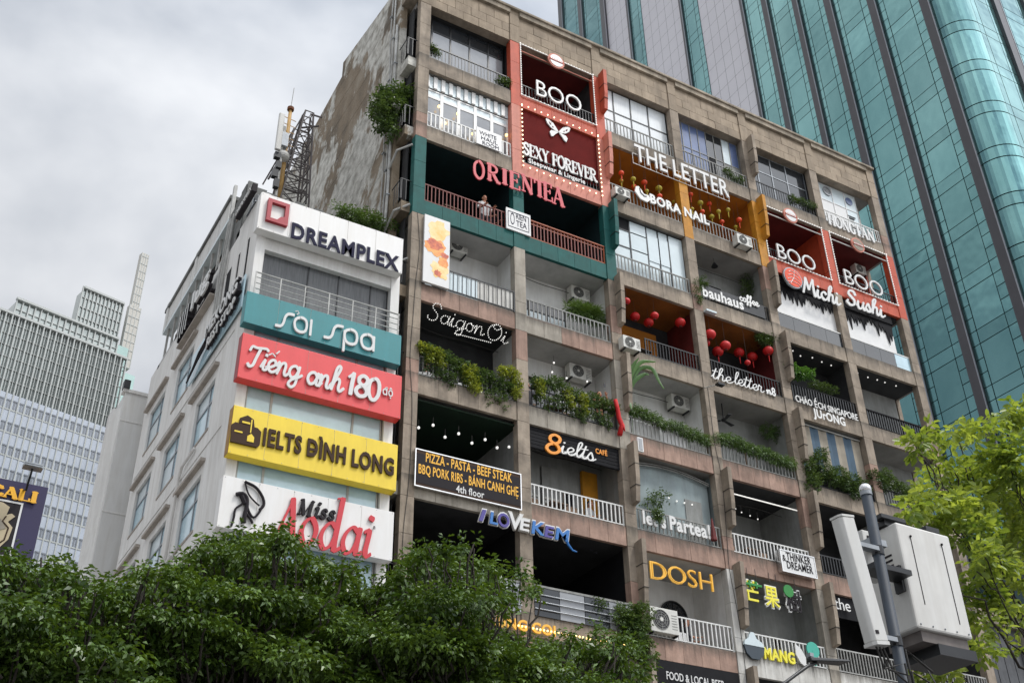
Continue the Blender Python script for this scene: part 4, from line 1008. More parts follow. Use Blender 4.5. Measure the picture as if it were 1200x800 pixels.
# open-frame capitals and nail sign
s = sign('white capitals in a white wire frame across the ochre double balcony', (745, 190), Y=-.12)
put_text(s, 'THE LETTER', (745, 189), (855, 229.5), 18, -.14, 'letter_white', .06, bold=.02)
m = MB(); a = xz(743, 190, -.1); c = xz(855, 230, -.1)
for dz in (0.0, .62):
    m.bar((a[0], -.05, a[1]+dz*.8), (c[0], -.05, a[1]+dz*.8), .02)
for i in range(18): x = a[0]+(c[0]-a[0])*i/17; m.bar((x, -.05, a[1]-.01), (x, -.05, a[1]+.5), .014)
m.build('wire_frame', 'rail_white', s)
s = sign('white round lettering with a hand emblem along the railing under the lanterns', (747, 235), Y=-.03)
put_text(s, 'BORA NAIL', (762, 237), (832, 263.5), 9.5, -.06, 'letter_lit', .06, bold=.07)
hx, hz = xz(753, 229, -.08)
MB().prism([(hx-.28, hz+.30), (hx-.34, hz+.05), (hx-.12, hz-.22), (hx+.18, hz-.26), (hx+.34, hz-.08), (hx+.26, hz+.10), (hx+.05, hz+.08), (hx-.02, hz+.22), (hx-.16, hz+.36)], -.10, -.05).build('hand_emblem', 'letter_lit', s)
m = MB(); m.tube([(hx-.12, -.11, hz+.28), (hx-.10, -.11, hz+.08), (hx+.06, -.11, hz-.04), (hx+.16, -.11, hz+.0)], .016); m.build('line', 'ink_dark', s)
# nameplate in white outline capitals on the corner balcony
s = sign('white outlined capitals on the white railing of the top right corner', (972, 262), Y=-.03)
put_text(s, 'HONGTAN', (972, 263), (1026, 283), 11, -.05, 'letter_white', .05, font='serif', wd=.22)
# brush lettering with a salmon disc
s = sign('white brush lettering beside a salmon coloured disc on the orange band', (931, 325), Y=-.12)
put_text(s, 'Michi', (942, 342.5), (984, 357), 18, -.16, 'letter_white', .03, font='script', wd=.17, nib=(.9, .55), slant=.12)
put_text(s, 'Sushi', (993, 356), (1036, 371.5), 17, -.16, 'letter_white', .03, font='script', wd=.17, nib=(.9, .55), slant=.12)
cx, cz = xz(929.5, 325.5, -.16)
MB().disc((cx, cz), .47, -.16, -.08, 32).build('disc_rim', 'grey_metal', s); MB().disc((cx, cz), .42, -.175, -.165, 32).build('disc', 'orange_lantern', s)
m = MB()
for k in range(4): y = cz-.26+.17*k; m.tube([(cx-.36+.05*k, -.18, y-.04), (cx-.1, -.18, y+.05), (cx+.15, -.18, y+.02), (cx+.37-.03*k, -.18, y-.08)], .012)
m.tube([(cx-.2, -.18, cz-.32), (cx+.02, -.18, cz), (cx+.1, -.18, cz+.36)], .012); m.build('grain_line', 'letter_white', s)
# roundel coffee
s = sign('bold white lowercase lettering with a small second word on the dark railing', (822, 345), Y=-.02)
board(s, (824, 335), (896, 357), (896.5, 372), (826, 350), .0, .02, 'black_metal')
put_text(s, 'bauhaus', (823.5, 345), (873, 364), 11, -.05, 'letter_lit', .05, bold=.05); put_text(s, 'coffee', (867, 352.5), (889, 358.5), 9, -.04, 'letter_lit', .03, font='script', wd=.13, each=False)
# lettering the letter n8
s = sign('white cursive lettering low on the railing under the red lanterns', (835, 445), Y=-.03)
put_text(s, 'the', (834, 443), (857, 449), 14.5, -.06, 'letter_lit', .02, font='script', wd=.062, slant=.15)
put_text(s, 'letter', (860, 449.5), (894, 459.5), 14.5, -.06, 'letter_lit', .02, font='script', wd=.062, slant=.15)
put_text(s, 'n', (899, 461), (904, 462), 9, -.06, 'letter_lit', .03, font='script', wd=.15); put_text(s, '8', (905, 463), (910, 464.5), 9, -.06, 'letter_lit', .03, bold=.03)
# frog porridge
s = sign('two lines of white rounded capitals below the black balcony', (933, 470), Y=-.1)
put_text(s, 'CHÁO ẾCH SINGAPORE', (933, 471), (1006, 491.5), 7, -.12, 'letter_lit', .03, bold=.01)
put_text(s, 'JUrONG', (955, 488.5), (992, 498.5), 9, -.12, 'letter_lit', .03, bold=.05)
# dotted script of bulbs
s = sign('cursive lettering made of small round bulbs in the dark balcony', (500, 385), Y=-.02)
def bulbtext(parent, text, pl, pr, hp, Y, step=.075):
    x0, x1, z0, sl, H = place(pl, pr, hp, Y); z0 += sl*(x1-x0)/2; Wt = sum(ST[c][0] if c in ST else .3 for c in text); sx = (x1-x0)/Wt; xo = 0; pts = []; m = MB()
    for ch in text:
        if ch not in ST: xo += .3; continue
        for (p, sm, wf) in ST[ch][1]:
            q = [np.array((x0+(a[0]+xo+.2*a[1])*sx, z0+a[1]*H)) for a in spline(p, sm, .05)]
            for a, b in zip(q, q[1:]): m.bar((a[0], Y+.02, a[1]), (b[0], Y+.02, b[1]), .014)
            acc = 0; pts.append((q[0][0], Y, q[0][1]))
            for a, b in zip(q, q[1:]):
                L_ = np.linalg.norm(b-a); acc += L_
                while acc > step: acc -= step; c = b+(a-b)*(acc/max(L_, 1e-6)); pts.append((c[0], Y, c[1]))
        xo += ST[ch][0]
    m.build('wire', 'black_metal', parent); bulbs(parent, pts, .016, 'bulb_white')
bulbtext(s, 'Saigon', (500, 374), (566, 393), 22, -.02); bulbtext(s, 'Oi', (569, 396), (593, 403), 20, -.02)
a = xz(533, 388, -.02); c = xz(575, 402, -.02); bulbs(s, seg((a[0], -.02, a[1]-.08), (c[0], -.02, a[1]-.02), 18), .016, 'bulb_white')
# pizza board
s = sign('dark board with two lines of yellow capitals and a white line', (487, 570), Y=-.1)
board(s, (487.5, 526.5), (610, 555.5), (610, 596), (487, 568), -.14, .08, 'ink_brown', frame='steel')
MB().box(xz(488.5, 540, -.15)[0], xz(609, 560, -.15)[0], -.146, -.141, xz(550, 579, -.15)[1], xz(550, 545, -.15)[1]).build('panel_face', 'ink_dark', s)
put_text(s, 'PIZZA - PASTA - BEEF STEAK', (498.5, 542), (600, 563.5), 10.5, -.152, 'gold', .006, bold=.035)
put_text(s, 'BBQ PORK RIBS - BÁNH CANH GHẸ', (490, 554.5), (608, 580.5), 10.5, -.152, 'gold', .006, bold=.035)
put_text(s, '4th floor', (534.5, 576.5), (567.5, 583), 8, -.152, 'letter_white', .006, bold=.03)
# ielts cafe
s = sign('black fascia with an orange numeral eight and white cursive letters', (636, 520), Y=.05)
x0, x1, z0, z1 = bx(2, 5); MB().box(x0, x1, .10, .14, z1-.72, z1-.01).build('fascia', 'black_panel', s)
m = MB()
for i in range(6): m.box(x0, x1, .085, .10, z1-.70+i*.115, z1-.60+i*.115)
m.build('slat', 'black_panel', s)
put_text(s, '8', (639.5, 528), (656, 533), 22, .04, 'orange_ink', .03, font='script', wd=.11, slant=.1)
put_text(s, 'ielts', (656, 529), (696, 541), 18, .04, 'letter_lit', .02, font='script', wd=.075, slant=.12)
put_text(s, 'CAFÉ', (698, 530.5), (712, 534), 5.5, .04, 'orange_ink', .02, bold=.04, each=False); put_text(s, 'TALKING WITH COFFEE', (656, 530), (688, 538.5), 3.2, .04, 'letter_white', .01, each=False)
# fun blue letters
s = sign('playful blue, violet and white capitals hanging from the balcony edge', (558, 610), Y=-.12)
base = [('I', 560, 608.5, 13, 9, 'violetpaint', .2), ('L', 573, 612, 13, 11, 'bluepaint', .12), ('O', 583.5, 615, 15, 15, 'violetpaint', 0), ('V', 596, 617, 17, 16, 'letter_white', .1), ('E', 608, 619.5, 13, 13, 'letter_white', .1),
        ('K', 622, 623.5, 14, 16, 'bluepaint', .12), ('E', 637, 627.5, 12.5, 12, 'violetpaint', .15), ('M', 650, 630.5, 13, 18, 'bluepaint', .15)]
for k, (ch, px, py, hp, wpx, mt, sl_) in enumerate(base):
    if ch == 'V': mt = 'letter_white'
    put_text(s, ch, (px-.8, py+1), (px+wpx+.8, py+1+wpx*.23), hp+2, -.13-.004*(k % 2), 'letter_white' if mt != 'letter_white' else 'clad_white', .06, bold=.085, slant=sl_, name='letter_rim')
    put_text(s, ch, (px, py), (px+wpx, py+wpx*.23), hp, -.17-.004*(k % 2), mt, .035, bold=.055, slant=sl_)
m = MB(); a = xz(664, 634, -.17); m.tube([(a[0], -.15, a[1]+.1), (a[0]+.06, -.15, a[1]-.08), (a[0]+.2, -.15, a[1]-.22), (a[0]+.34, -.15, a[1]-.24)], .045, r2=.02); m.build('tail', 'bluepaint', s)
# Let's Partea
s = sign("bulky white lettering with an exclamation mark on the grey railing", (753, 615), Y=-.02)
put_text(s, "let's", (753.5, 612), (782, 619), 14, -.06, 'letter_white', .08, bold=.07); put_text(s, 'Partea!', (785, 619), (835, 631.5), 15, -.06, 'letter_white', .08, bold=.07)
# thinker
s = sign('white lightbox with two lines of dark capitals fixed to the pink band', (916, 665), Y=-.2)
board(s, (915.5, 643.5), (954.5, 654), (956, 677), (916.5, 667), -.22, .18, 'white_sign', frame='steel')
put_text(s, 'THINKER', (922, 654.5), (951, 662.5), 8.5, -.232, 'ink_dark', .006, bold=.02); put_text(s, 'DREAMER', (922.5, 664.5), (953.5, 672.5), 8.5, -.232, 'ink_dark', .006, bold=.02); put_text(s, '&', (917.5, 656), (921.5, 657), 7, -.232, 'ink_dark', .006, bold=.0)
# gold DOSH
s = sign('four tall gold outlined letters above the balcony with the arched window', (760, 670), Y=-.05)
put_text(s, 'DOSH', (760.5, 677), (839, 693), 20.5, -.08, 'gold_lit', .04, bold=-.01); put_text(s, 'DOSH', (762, 676.2), (838, 692.2), 19.3, -.092, 'gold', .01, bold=-.06)
# characters
s = sign('yellow and green outlined characters with a tree emblem hanging in the balcony', (872, 700), Y=-.03)
def charsign(ch, p, wpx, hp, m1, m2, extra=None):
    put_text(s, ch, (p[0]-1, p[1]+1), (p[0]+wpx+1, p[1]+1+wpx*.2), hp+1, -.02, m2, .04, bold=.10, name='character_rim'); put_text(s, ch, p, (p[0]+wpx, p[1]+wpx*.2), hp, -.05, m1, .03, bold=.02, name='character')
charsign('芒', (874, 701), 18, 18, 'lemon', 'letter_white'); charsign('果', (898, 707), 17, 18, 'lemon', 'letter_white'); charsign('樹', (923, 712), 19, 18, 'ink_dark', 'letter_white')
a = xz(882, 685, -.06); m = MB(); m.bar((a[0]-.33, -.07, a[1]), (a[0]+.33, -.07, a[1]), .07); m.bar((a[0]-.13, -.068, a[1]-.1), (a[0]-.13, -.068, a[1]+.12), .06); m.bar((a[0]+.13, -.068, a[1]-.1), (a[0]+.13, -.068, a[1]+.12), .06); m.build('leaf_stroke', 'leafgreen', s)
a = xz(924, 692, -.07); MB().disc(a, .20, -.08, -.05).build('tree_emblem', 'leafgreen', s)
m = MB()
for px, py in ((876, 677), (886, 679), (902, 683), (910, 685), (932, 691)): a = xz(px, py, -.03); m.bar((a[0], -.03, a[1]), (a[0], -.03, a[1]+.35), .012)
m.build('hanger', 'black_metal', s)
s = sign('yellow capitals with a bowl and leaf emblems on the white railing', (875, 760), Y=-.02)
put_text(s, 'MANG', (896, 771), (933.5, 777), 12.5, -.06, 'lemon', .05, bold=.07, slant=.05)
a = xz(884, 757, -.08); MB().prism([(a[0]-.40, a[1]+.0), (a[0]-.33, a[1]-.24), (a[0]-.16, a[1]-.38), (a[0]+.12, a[1]-.38), (a[0]+.30, a[1]-.24), (a[0]+.38, a[1]+.0)], -.10, -.04).build('bowl', 'bowl_dark', s)
MB().prism([(a[0]-.39, a[1]+.01), (a[0]+.37, a[1]+.01), (a[0]+.30, a[1]+.14), (a[0]+.10, a[1]+.24), (a[0]+.02, a[1]+.42), (a[0]-.10, a[1]+.42), (a[0]-.22, a[1]+.22), (a[0]-.36, a[1]+.14)], -.11, -.04).build('ice_heap', 'panel_white_blue', s)
a = xz(938.5, 768, -.09); MB().prism([(a[0]+.16, a[1]-.32), (a[0]+.20, a[1]-.02), (a[0]+.06, a[1]+.22), (a[0]-.16, a[1]+.36), (a[0]-.18, a[1]+.02), (a[0]-.04, a[1]-.22)], -.09, -.05).build('leaf_emblem', 'letter_white', s)
a = xz(953, 761, -.09); MB().disc(a, .25, -.09, -.05).build('tree_crown', 'green_mint', s); MB().box(a[0]-.04, a[0]+.04, -.095, -.06, a[1]-.48, a[1]-.02).build('tree_stem', 'green_mint', s)
# the
s = sign('thin white lowercase word on the dark balcony behind the antenna', (978, 712), Y=-.02)
put_text(s, 'the', (979, 712), (998, 717), 13, -.02, 'letter_lit', .03, bold=-.01)
x0, x1, z0, z1 = bx(5, 4); MB().box(x0, x1, .1, .14, z1-.75, z1-.01).build('fascia', 'black_panel', s)
# gold lettering half behind the tree
s = sign('warm lit gold capitals half hidden behind the dark tree', (580, 740), Y=-.1)
x0, x1, z0, z1 = bx(2, 3); put_text(s, 'RUNG COI', (572, 730), (653, 746), 12, -.14, 'gold_lit', .05, bold=.06)
bulbs(s, seg((x0-.6, -.2, z1+.14), (x1-.5, -.2, z1+.14), 30), .03, 'bulb_warm')
# food and beer
s = sign('black fascia with one line of white capitals at the bottom of the photo', (775, 790), Y=-.02)
x0, x1, z0, z1 = bx(3, 3); MB().box(x0, x1, .0, .05, z1-.78, z1-.01).build('fascia', 'black_panel', s)
put_text(s, 'FOOD & LOCAL BEER', (781, 794), (850, 807.5), 9, -.02, 'letter_white', .03, bold=.02)
bulbs(s, [(x0+.15+.31*i, -.05, z1-.9-.1*math.sin(i)) for i in range(11)], .03, 'bulb')
# painting
s = thing('wall_banner', 'tall white banner with an orange and crimson ink splash beside the end column', 'banner', (.2, -.1, Z0(7)))
xa, xb, za, zb = board(s, (498, 250), (527.5, 261), (526.5, 338.5), (495.5, 329), -.13, .08, 'white_sign')
def blot(cx, cz, r, mt, nm, y, sx=1, n=22, seed=0):
    rr = random.Random(seed); P_ = []
    for k in range(n): a_ = 2*math.pi*k/n; q = r*(1+.5*(rr.random()-.5)); P_.append((max(xa+.01, min(xb-.01, cx+q*sx*math.cos(a_))), cz+q*math.sin(a_)))
    MB().prism(P_, y, -.131).build(nm, mt, s)
M('ink_amber', rgb(240, 190, 100), .5, var=.25, scale=3, col2=rgb(245, 222, 170)); M('ink_orange', rgb(226, 130, 62), .5, var=.2, scale=5, col2=rgb(240, 180, 90)); M('ink_crimson', rgb(170, 62, 44), .5, var=.25, scale=6, col2=rgb(226, 120, 60))
H_ = zb-za; W__ = xb-xa
blot(xa+W__*.55, za+H_*.80, W__*.42, 'ink_amber', 'ink_splash', -.135, 1, seed=2); blot(xa+W__*.62, za+H_*.22, W__*.36, 'ink_amber', 'ink_splash', -.1354, .9, seed=5)
blot(xa+W__*.45, za+H_*.55, W__*.36, 'ink_orange', 'ink_splash', -.1364, 1.15, seed=3); blot(xa+W__*.75, za+H_*.36, W__*.24, 'ink_orange', 'ink_splash', -.1368, .8, seed=9)
blot(xa+W__*.42, za+H_*.585, W__*.20, 'ink_crimson', 'ink_splash', -.138, 1.7, seed=4); blot(xa+W__*.55, za+H_*.17, W__*.14, 'ink_crimson', 'ink_splash', -.1384, 1, seed=8); blot(xa+W__*.80, za+H_*.46, W__*.12, 'ink_crimson', 'ink_splash', -.1388, 1.3, seed=12)

# ================================================================ LANTERNS
def lantern(x, y, z, r, mt, label, group, lighter=None, hang=None, sz=.86, tassel=True):
    t = thing('paper_lantern', label, 'lantern', (x, y, z), group)
    m = MB(); n = 16; mm = 9; b0 = 0
    m.ball((x, y, z), r, 16, 9, sz); m.build('shade', mt, t, smooth=True)
    for q_ in (z+r*sz-.01, z-r*sz-.03): MB().tube([(x, y, q_), (x, y, q_+.04)], r*.32, 8).build('cap', 'maroon' if mt != 'yellow_lantern' else 'wood', t)
    MB().tube([(x, y, z+r*sz+.03), (x, y, hang if hang else z+.5)], .006, 4).build('cord', 'cord', t)
    if tassel: MB().tube([(x, y, z-r*sz-.03), (x, y, z-r*sz-.30)], .028, 6, r2=.012).build('tassel', mt, t)
# ochre double balcony: (px, py, diameter px, kind)
lo = [(728, 203, 8, 'o'), (742, 210, 8, 'y'), (755, 214, 9, 'o'), (743, 219, 8, 'o'), (772, 221, 10, 'y'), (773, 230, 8, 'o'), (728, 212, 6, 'y'), (758, 224, 6, 'y'), (790, 237, 7, 'y'),
      (809, 228, 8, 'o'), (820.5, 238, 9, 'y'), (831, 239, 8, 'o'), (842, 248, 7, 'y'), (853, 246, 7, 'y'), (823, 248, 7, 'o'), (834, 254, 8, 'y'), (846, 260, 7, 'o'), (866, 258, 9, 'o'), (811, 245, 6, 'y'), (862, 266, 6, 'y')]
lo = sorted(lo); nm = {'o': 'orange', 'y': 'olive yellow'}; cnt = {'o': 0, 'y': 0}
tot = {c: sum(1 for l in lo if l[3] == c) for c in 'oy'}
for i, (px, py, d, kd) in enumerate(lo):
    Y = [.12, .3, .2, .5, .35][i % 5]
    x, z = xz(px, py, Y); r = d/2*.0262*(1+Y*.03)
    lab = f"{nm[kd]} paper lantern in the ochre balconies, {ORD[cnt[kd]]} {nm[kd]} one from the left"; cnt[kd] += 1
    lantern(x, Y, z, r, {'o': 'orange_lantern', 'y': 'yellow_lantern'}[kd], lab, 'small lanterns in the ochre double balcony', hang=Z0(10)+.02)
lr = [(734, 353, 10), (744, 371, 13), (767, 370, 11), (760, 378, 13), (797, 378, 14)]
for i, (px, py, d) in enumerate(sorted(lr)):
    Y = [.15, .7, .8, .25, .4][i]; x, z = xz(px, py, Y)
    lantern(x, Y, z, d/2*.0275, 'red_lantern', f'round red lantern in the balcony with the ochre back wall, {ORD[i]} from the left', 'red lanterns in the ochre walled balcony', hang=Z0(8)+.02, tassel=False)
lr = [(832, 392, 15), (827, 402, 11), (841, 412, 15), (850, 405, 14), (866, 413, 14), (881.5, 418, 14), (900, 411, 14), (888, 402, 9), (876, 425, 8)]
for i, (px, py, d) in enumerate(sorted(lr)):
    Y = [.45, .12, .8, .14, .9, .12, .8, .8, .2][i]; x, z = xz(px, py, Y)
    lantern(x, Y, z, d/2*.0280, 'red_lantern', f'round red lantern above the white cursive lettering, {ORD[i]} from the left', 'red lanterns above the cursive sign', hang=Z0(8)+.02, tassel=i % 2 == 0)
for i, (px, py, d, Y) in enumerate(((517, 197, 7, 1.2), (539, 210, 7, 1.5), (562, 214, 8, 2.0), (628, 232, 8, 1.6), (655, 236, 7, 1.8), (668, 243, 8, 1.4), (685, 254, 8, 1.6), (582, 226, 7, 1.7))):
    x, z = xz(px, py, Y); lantern(x, Y, z, d/2*.029, 'maroon', f'dim dark red lantern inside the teal balcony, {ORD[i] if i < 3 else ORD[i]} one listed from the banner side', 'dim lanterns inside the teal balcony', hang=Z0(9)+.02, tassel=False)
lab_fix = [o for o in bpy.data.objects if o.get('group') == 'dim lanterns inside the teal balcony']
for i, o in enumerate(sorted(lab_fix, key=lambda o: o.location.x)): o['label'] = f'dim dark red lantern inside the teal balcony, {ORD[i]} from the left'

# ================================================================ AIR CONDITIONERS
def acunit(px, py, wpx, Y, label, mirror=False, hgt=None, front='fan'):
    x, z = xz(px, py, Y); w_ = wpx; h = hgt or w_*.68; dp = .30
    t = thing('air_conditioner', label, 'air conditioner', (x, Y, z), 'outdoor air conditioner units')
    MB().box(x, x+w_, Y, Y+dp, z, z+h).build('body', 'ac_white', t, bevel=.015)
    cx, cz = x+w_*.38, z+h*.52; r = h*.40
    MB().disc((cx, cz), r, Y-.006, Y+.0).build('fan_opening', 'ac_dark', t)
    m = MB()
    for k in range(4): m.ring((cx, cz), r*(.24+.24*k), r*(.24+.24*k)+.012, Y-.022, Y-.010, 20)
    for k in range(8): a = math.pi*k/4; m.bar((cx+r*.1*math.cos(a), Y-.018, cz+r*.1*math.sin(a)), (cx+r*math.cos(a), Y-.018, cz+r*math.sin(a)), .010)
    m.build('fan_grille', 'rail_grey', t); MB().disc((cx, cz), r*.2, Y-.03, Y-.022).build('hub', 'ac_white', t)
    for q_ in (x+.05, x+w_-.09): MB().box(q_, q_+.04, Y-.02, Y+dp+.05, z-.05, z-.002).build('bracket', 'black_metal', t)
    m = MB()
    for k in range(6): m.box(x+w_*.76, x+w_*.95, Y-.006, Y+.001, z+h*(.2+.11*k), z+h*(.2+.11*k)+.02)
    m.build('louvre', 'rail_grey', t); return t
acunit(721.5, 226, .62, -.30, 'weathered air conditioner left of the hand emblem on the ochre balcony', hgt=.34)
acunit(865, 284, .72, -.30, 'air conditioner at the right end of the ochre balcony railing', hgt=.46)
acunit(731, 405.5, .68, -.30, 'air conditioner at the left end of the balcony with ochre back wall', hgt=.46)
acunit(763.5, 738, .98, -.16, 'large clean air conditioner beside the white railing below the gold letters', hgt=.72)
acunit(670, 347, .75, .85, 'grey air conditioner on the back wall left of the palms', hgt=.5)
acunit(528, 292, .62, .85, 'dim air conditioner behind the painted banner', hgt=.5)
acunit(668, 440, .85, .8, 'old air conditioner on the wall behind the person with raised arm', hgt=.52)
acunit(788, 475, .75, .8, 'air conditioner under the ceiling beside the ceiling fan balcony', hgt=.5)
acunit(1004, 318, .6, .9, 'dark air conditioner hanging in the corner orange balcony', hgt=.45)
# ceiling fan
x, z = xz(848, 492, .6); t = thing('ceiling_fan', 'dark ceiling fan in the balcony with ferns on its railing', 'fan', (x, .6, z))
MB().tube([(x, .6, z), (x, .6, Z0(7)+.02)], .02).build('rod', 'black_metal', t); MB().ball((x, .6, z), .09, 10, 6, .7).build('motor', 'black_metal', t)
for k in range(3):
    a = R_(20+120*k); m = MB(); c, s_ = math.cos(a), math.sin(a)
    m.prismz([(x+c*.1-s_*.05, .6+s_*.1+c*.05), (x+c*.1+s_*.05, .6+s_*.1-c*.05), (x+c*.55+s_*.07, .6+s_*.45-c*.07), (x+c*.55-s_*.07, .6+s_*.45+c*.07)], z-.02, z-.005); m.build('blade', 'black_metal', t)
x, z = xz(837, 309, .55); t = thing('pendant_lamp', 'small dark pendant lamp under the ceiling above the coffee lettering', 'lamp', (x, .55, z))
MB().tube([(x, .55, z), (x, .55, Z0(9)+.02)], .008, 4).build('cord', 'cord', t); MB().tube([(x, .55, z+.02), (x, .55, z-.14)], .05, 10, r2=.13).build('shade', 'black_metal', t)

# hanging bulbs in dark balconies
def hangbulbs(label, pts, Y, r=.03, mat='bulb_white', drop=.25, zc=None):
    x, z = xz(*pts[0], Y); t = thing('string_lights', label, 'string lights', (x, Y, z)); m = MB(); P_ = []
    for px, py in pts: x, z = xz(px, py, Y); P_.append((x, Y, z)); m.tube([(x, Y, z), (x, Y, z+drop)], .008, 4)
    m.build('cord', 'cord', t); bulbs(t, P_, r, mat)
hangbulbs('row of bulbs hanging under the green ceiling above the dark food board', [(490.5, 501), (507.5, 498), (521.5, 512), (537.5, 508), (553, 519), (568.5, 515), (582.5, 524.5), (596.5, 523.5)], .25, .045)
hangbulbs('scattered warm lamps in the white framed room at top left', [(514.5, 125), (536.5, 133.5), (521.5, 144.5), (554, 157), (593.5, 158.5)], .12, .055, 'bulb_warm', .02)
hangbulbs('row of small bulbs under the ceiling of the black left balcony', [(929, 411), (938, 417), (952, 419), (963, 424), (974, 428)], .3, .03)
hangbulbs('row of small bulbs under the ceiling of the black corner balcony', [(1005, 437), (1017, 442), (1028, 445), (1037, 448), (1050, 452)], .3, .03)
hangbulbs('bulbs hanging in front of the arched window', [(647, 436), (664, 443), (649, 425), (688, 447)], .3, .035)
hangbulbs('faint bulbs in the dark balcony right of the white lettering', [(862, 596), (869, 600), (879, 604), (888, 608)], .5, .025)
hangbulbs('bulbs in the window behind the exclamation sign', [(784, 583), (793, 587), (802, 589), (811, 591)], .36, .03, drop=.05)
t = thing('tube_light', 'thin lit tube across the balcony left of the round orange lantern', 'lamp', (0, 0, 0)); a = xz(855, 577, .3); c = xz(935, 596, .3)
MB().tube([(a[0], .3, a[1]), (c[0], .3, a[1])], .02, 6).build('tube', 'bulb_white', t)
x, z = xz(937, 594, .7); lantern(x, .7, z, .22, 'wood', 'brown basket lamp in the balcony beside the dark pillar', 'basket lamp', hang=Z0(6)+.02, sz=.7, tassel=False)

# small pieces fixed on the front
def slab_prop(name, label, cat, parts, Y):
    t = thing(name, label, cat, (parts[0][1][0], Y, parts[0][1][2]))
    for nm, b_, mt in parts: MB().box(b_[0], b_[1], Y, Y+b_[4], b_[2], b_[3]).build(nm, mt, t)
x, z = xz(745, 530, -.05); t = thing('floodlight', 'small white floodlight frame under the concrete edge beside the arch', 'lamp', (x, -.1, z))
m = MB(); m.box(x, x+.20, -.2, -.12, z-.0, z+.48); m.build('housing', 'white_paint', t); MB().box(x+.04, x+.16, -.212, -.201, z+.04, z+.44).build('glass', 'glass_grey', t)
x, z = xz(829, 452, -.05); t = thing('floodlight', 'small dark lamp on an arm at the column between banana and fan balconies', 'lamp', (x, -.1, z))
MB().tube([(x-.15, -.05, z-.12), (x-.02, -.3, z-.14), (x+.15, -.42, z-.11)], .015).build('arm', 'pipe', t); MB().box(x+.05, x+.33, -.55, -.38, z-.15, z-.08).build('head', 'black_metal', t)
x, z = xz(831, 367, -.1); t = thing('wall_lamp', 'pale green oblong lamp under the corner of the coffee balcony', 'lamp', (x, -.2, z)); MB().box(x-.2, x+.25, -.22, -.06, z, z+.07).build('housing', 'panel_white_blue', t)
# scarf on the fin
x, z = xz(722, 470, -.2)
t = thing('red_cloth', 'red scarf tied to the railing end beside the person', 'cloth', (x, -.1, z))
m = MB(); P_ = [xz(px, py, -.22) for px, py in ((721, 468), (724, 478), (726, 488), (730, 497), (728, 508))]
m.tube([(p[0], -.22+.02*i, p[1]) for i, p in enumerate(P_)], .06, 8, r2=.085); m.tube([(P_[3][0], -.2, P_[3][1]), (P_[3][0]+.05, -.22, P_[3][1]-.22)], .06, 6, r2=.02); m.build('fabric', 'cloth_red', t, smooth=True)
x, z = xz(837, 612, -.2); t = thing('parasol', 'folded dark red parasol beside the exclamation mark', 'parasol', (x, -.1, z-.3)); MB().tube([(x, -.1, z-.55), (x, -.1, z+.18)], .10, 8, r2=.02).build('canopy', 'maroon', t)

# ================================================================ LOOSE CABLES AND BALCONY CLUTTER
def cable(label, pts, r=.012, mat='cord'):
    t = thing('cable', label, 'cable', pts[0]); Q = spline(pts, True, .3); MB().tube(Q, r, 5).build('strand', mat, t)
for j, f0, f1, nm in ((0, 3, 8, 'end column'), (3, 3, 7, 'middle column')):
    for q in range(1):
        x = XC(j)+(.09-.16*q); pts = [(x-.1+.07*math.sin(i*1.3+j)+.05*math.sin(i*3.1), -.045, Z0(f0)+(Z0(f1)-Z0(f0))*i/12) for i in range(13)]
        cable(f'thin dark cable wandering down the {nm} of the concrete block', pts, .008)
for b, f, nm in ((1, 6, 'under the bulb lettering'), (2, 7, 'behind the palms'), (3, 6, 'over the white wall with the banana'), (4, 5, 'beside the tube light'), (2, 5, 'above the old shutters'), (4, 8, 'over the coffee balcony'), (4, 4, 'over the hanging characters')):
    x0, x1, z0, z1 = bx(b, f); z = z1-.18
    cable(f'sagging wire across the back wall {nm}', [(x0+.1, 1.0, z), (x0+1.1, .95, z-.16), (x0+2.1, 1.05, z-.05), (x1-.1, .9, z-.2)], .012)
MB_ = MB
for b, f, u, w_, h_, mt, nm in ((2, 5, 1.9, .35, .5, 'black_panel', 'dark framed picture beside the yellow panel'), (3, 6, 1.4, .5, .4, 'clad_pink', 'faded square panel on the white wall by the banana'), (4, 4, 2.3, .3, .34, 'black_panel', 'round edged vent plate on the grey wall under the green tree emblem'), (3, 4, 1.2, .45, .6, 'ink_brown', 'brown poster left of the arched lattice window'), (4, 6, 2.2, .5, .6, 'plaster_grey', 'pale notice under the ceiling fan'), (2, 6, 2.5, .3, .4, 'ink_brown', 'small brown picture beside the old air conditioner')):
    x0, x1, z0, z1 = bx(b, f); Yb = {(3, 4): 1.8}.get((b, f), DEP); t = thing('wall_picture', nm, 'picture', (x0+u, Yb, z0+.9))
    MB().box(x0+u, x0+u+w_, Yb-.03, Yb-.005, z0+.9, z0+.9+h_).build('frame', 'wood', t); MB().box(x0+u+.03, x0+u+w_-.03, Yb-.036, Yb-.031, z0+.93, z0+.87+h_).build('picture', mt, t)
def chair(label, x, y, z, mat, rot=0):
    t = thing('chair', label, 'chair', (x, y, z)); MB().box(x-.2, x+.2, y-.2, y+.2, z+.44, z+.47).build('seat', mat, t); MB().box(x-.2, x+.2, y+.17, y+.2, z+.60, z+.88).build('backrest', mat, t)
    for a in (-.18, .18):
        for c in (-.18, .18): MB().box(x+a-.015, x+a+.015, y+c-.015, y+c+.015, z, z+(.44 if c < 0 else .60)).build('leg', mat, t)
def table(label, x, y, z, mat):
    t = thing('table', label, 'table', (x, y, z)); MB().box(x-.3, x+.3, y-.25, y+.25, z+.72, z+.75).build('top', mat, t); MB().tube([(x, y, z), (x, y, z+.72)], .03).build('stem', 'black_metal', t)
    MB().tube([(x, y, z), (x, y, z+.02)], .2, 12).build('foot', 'black_metal', t)
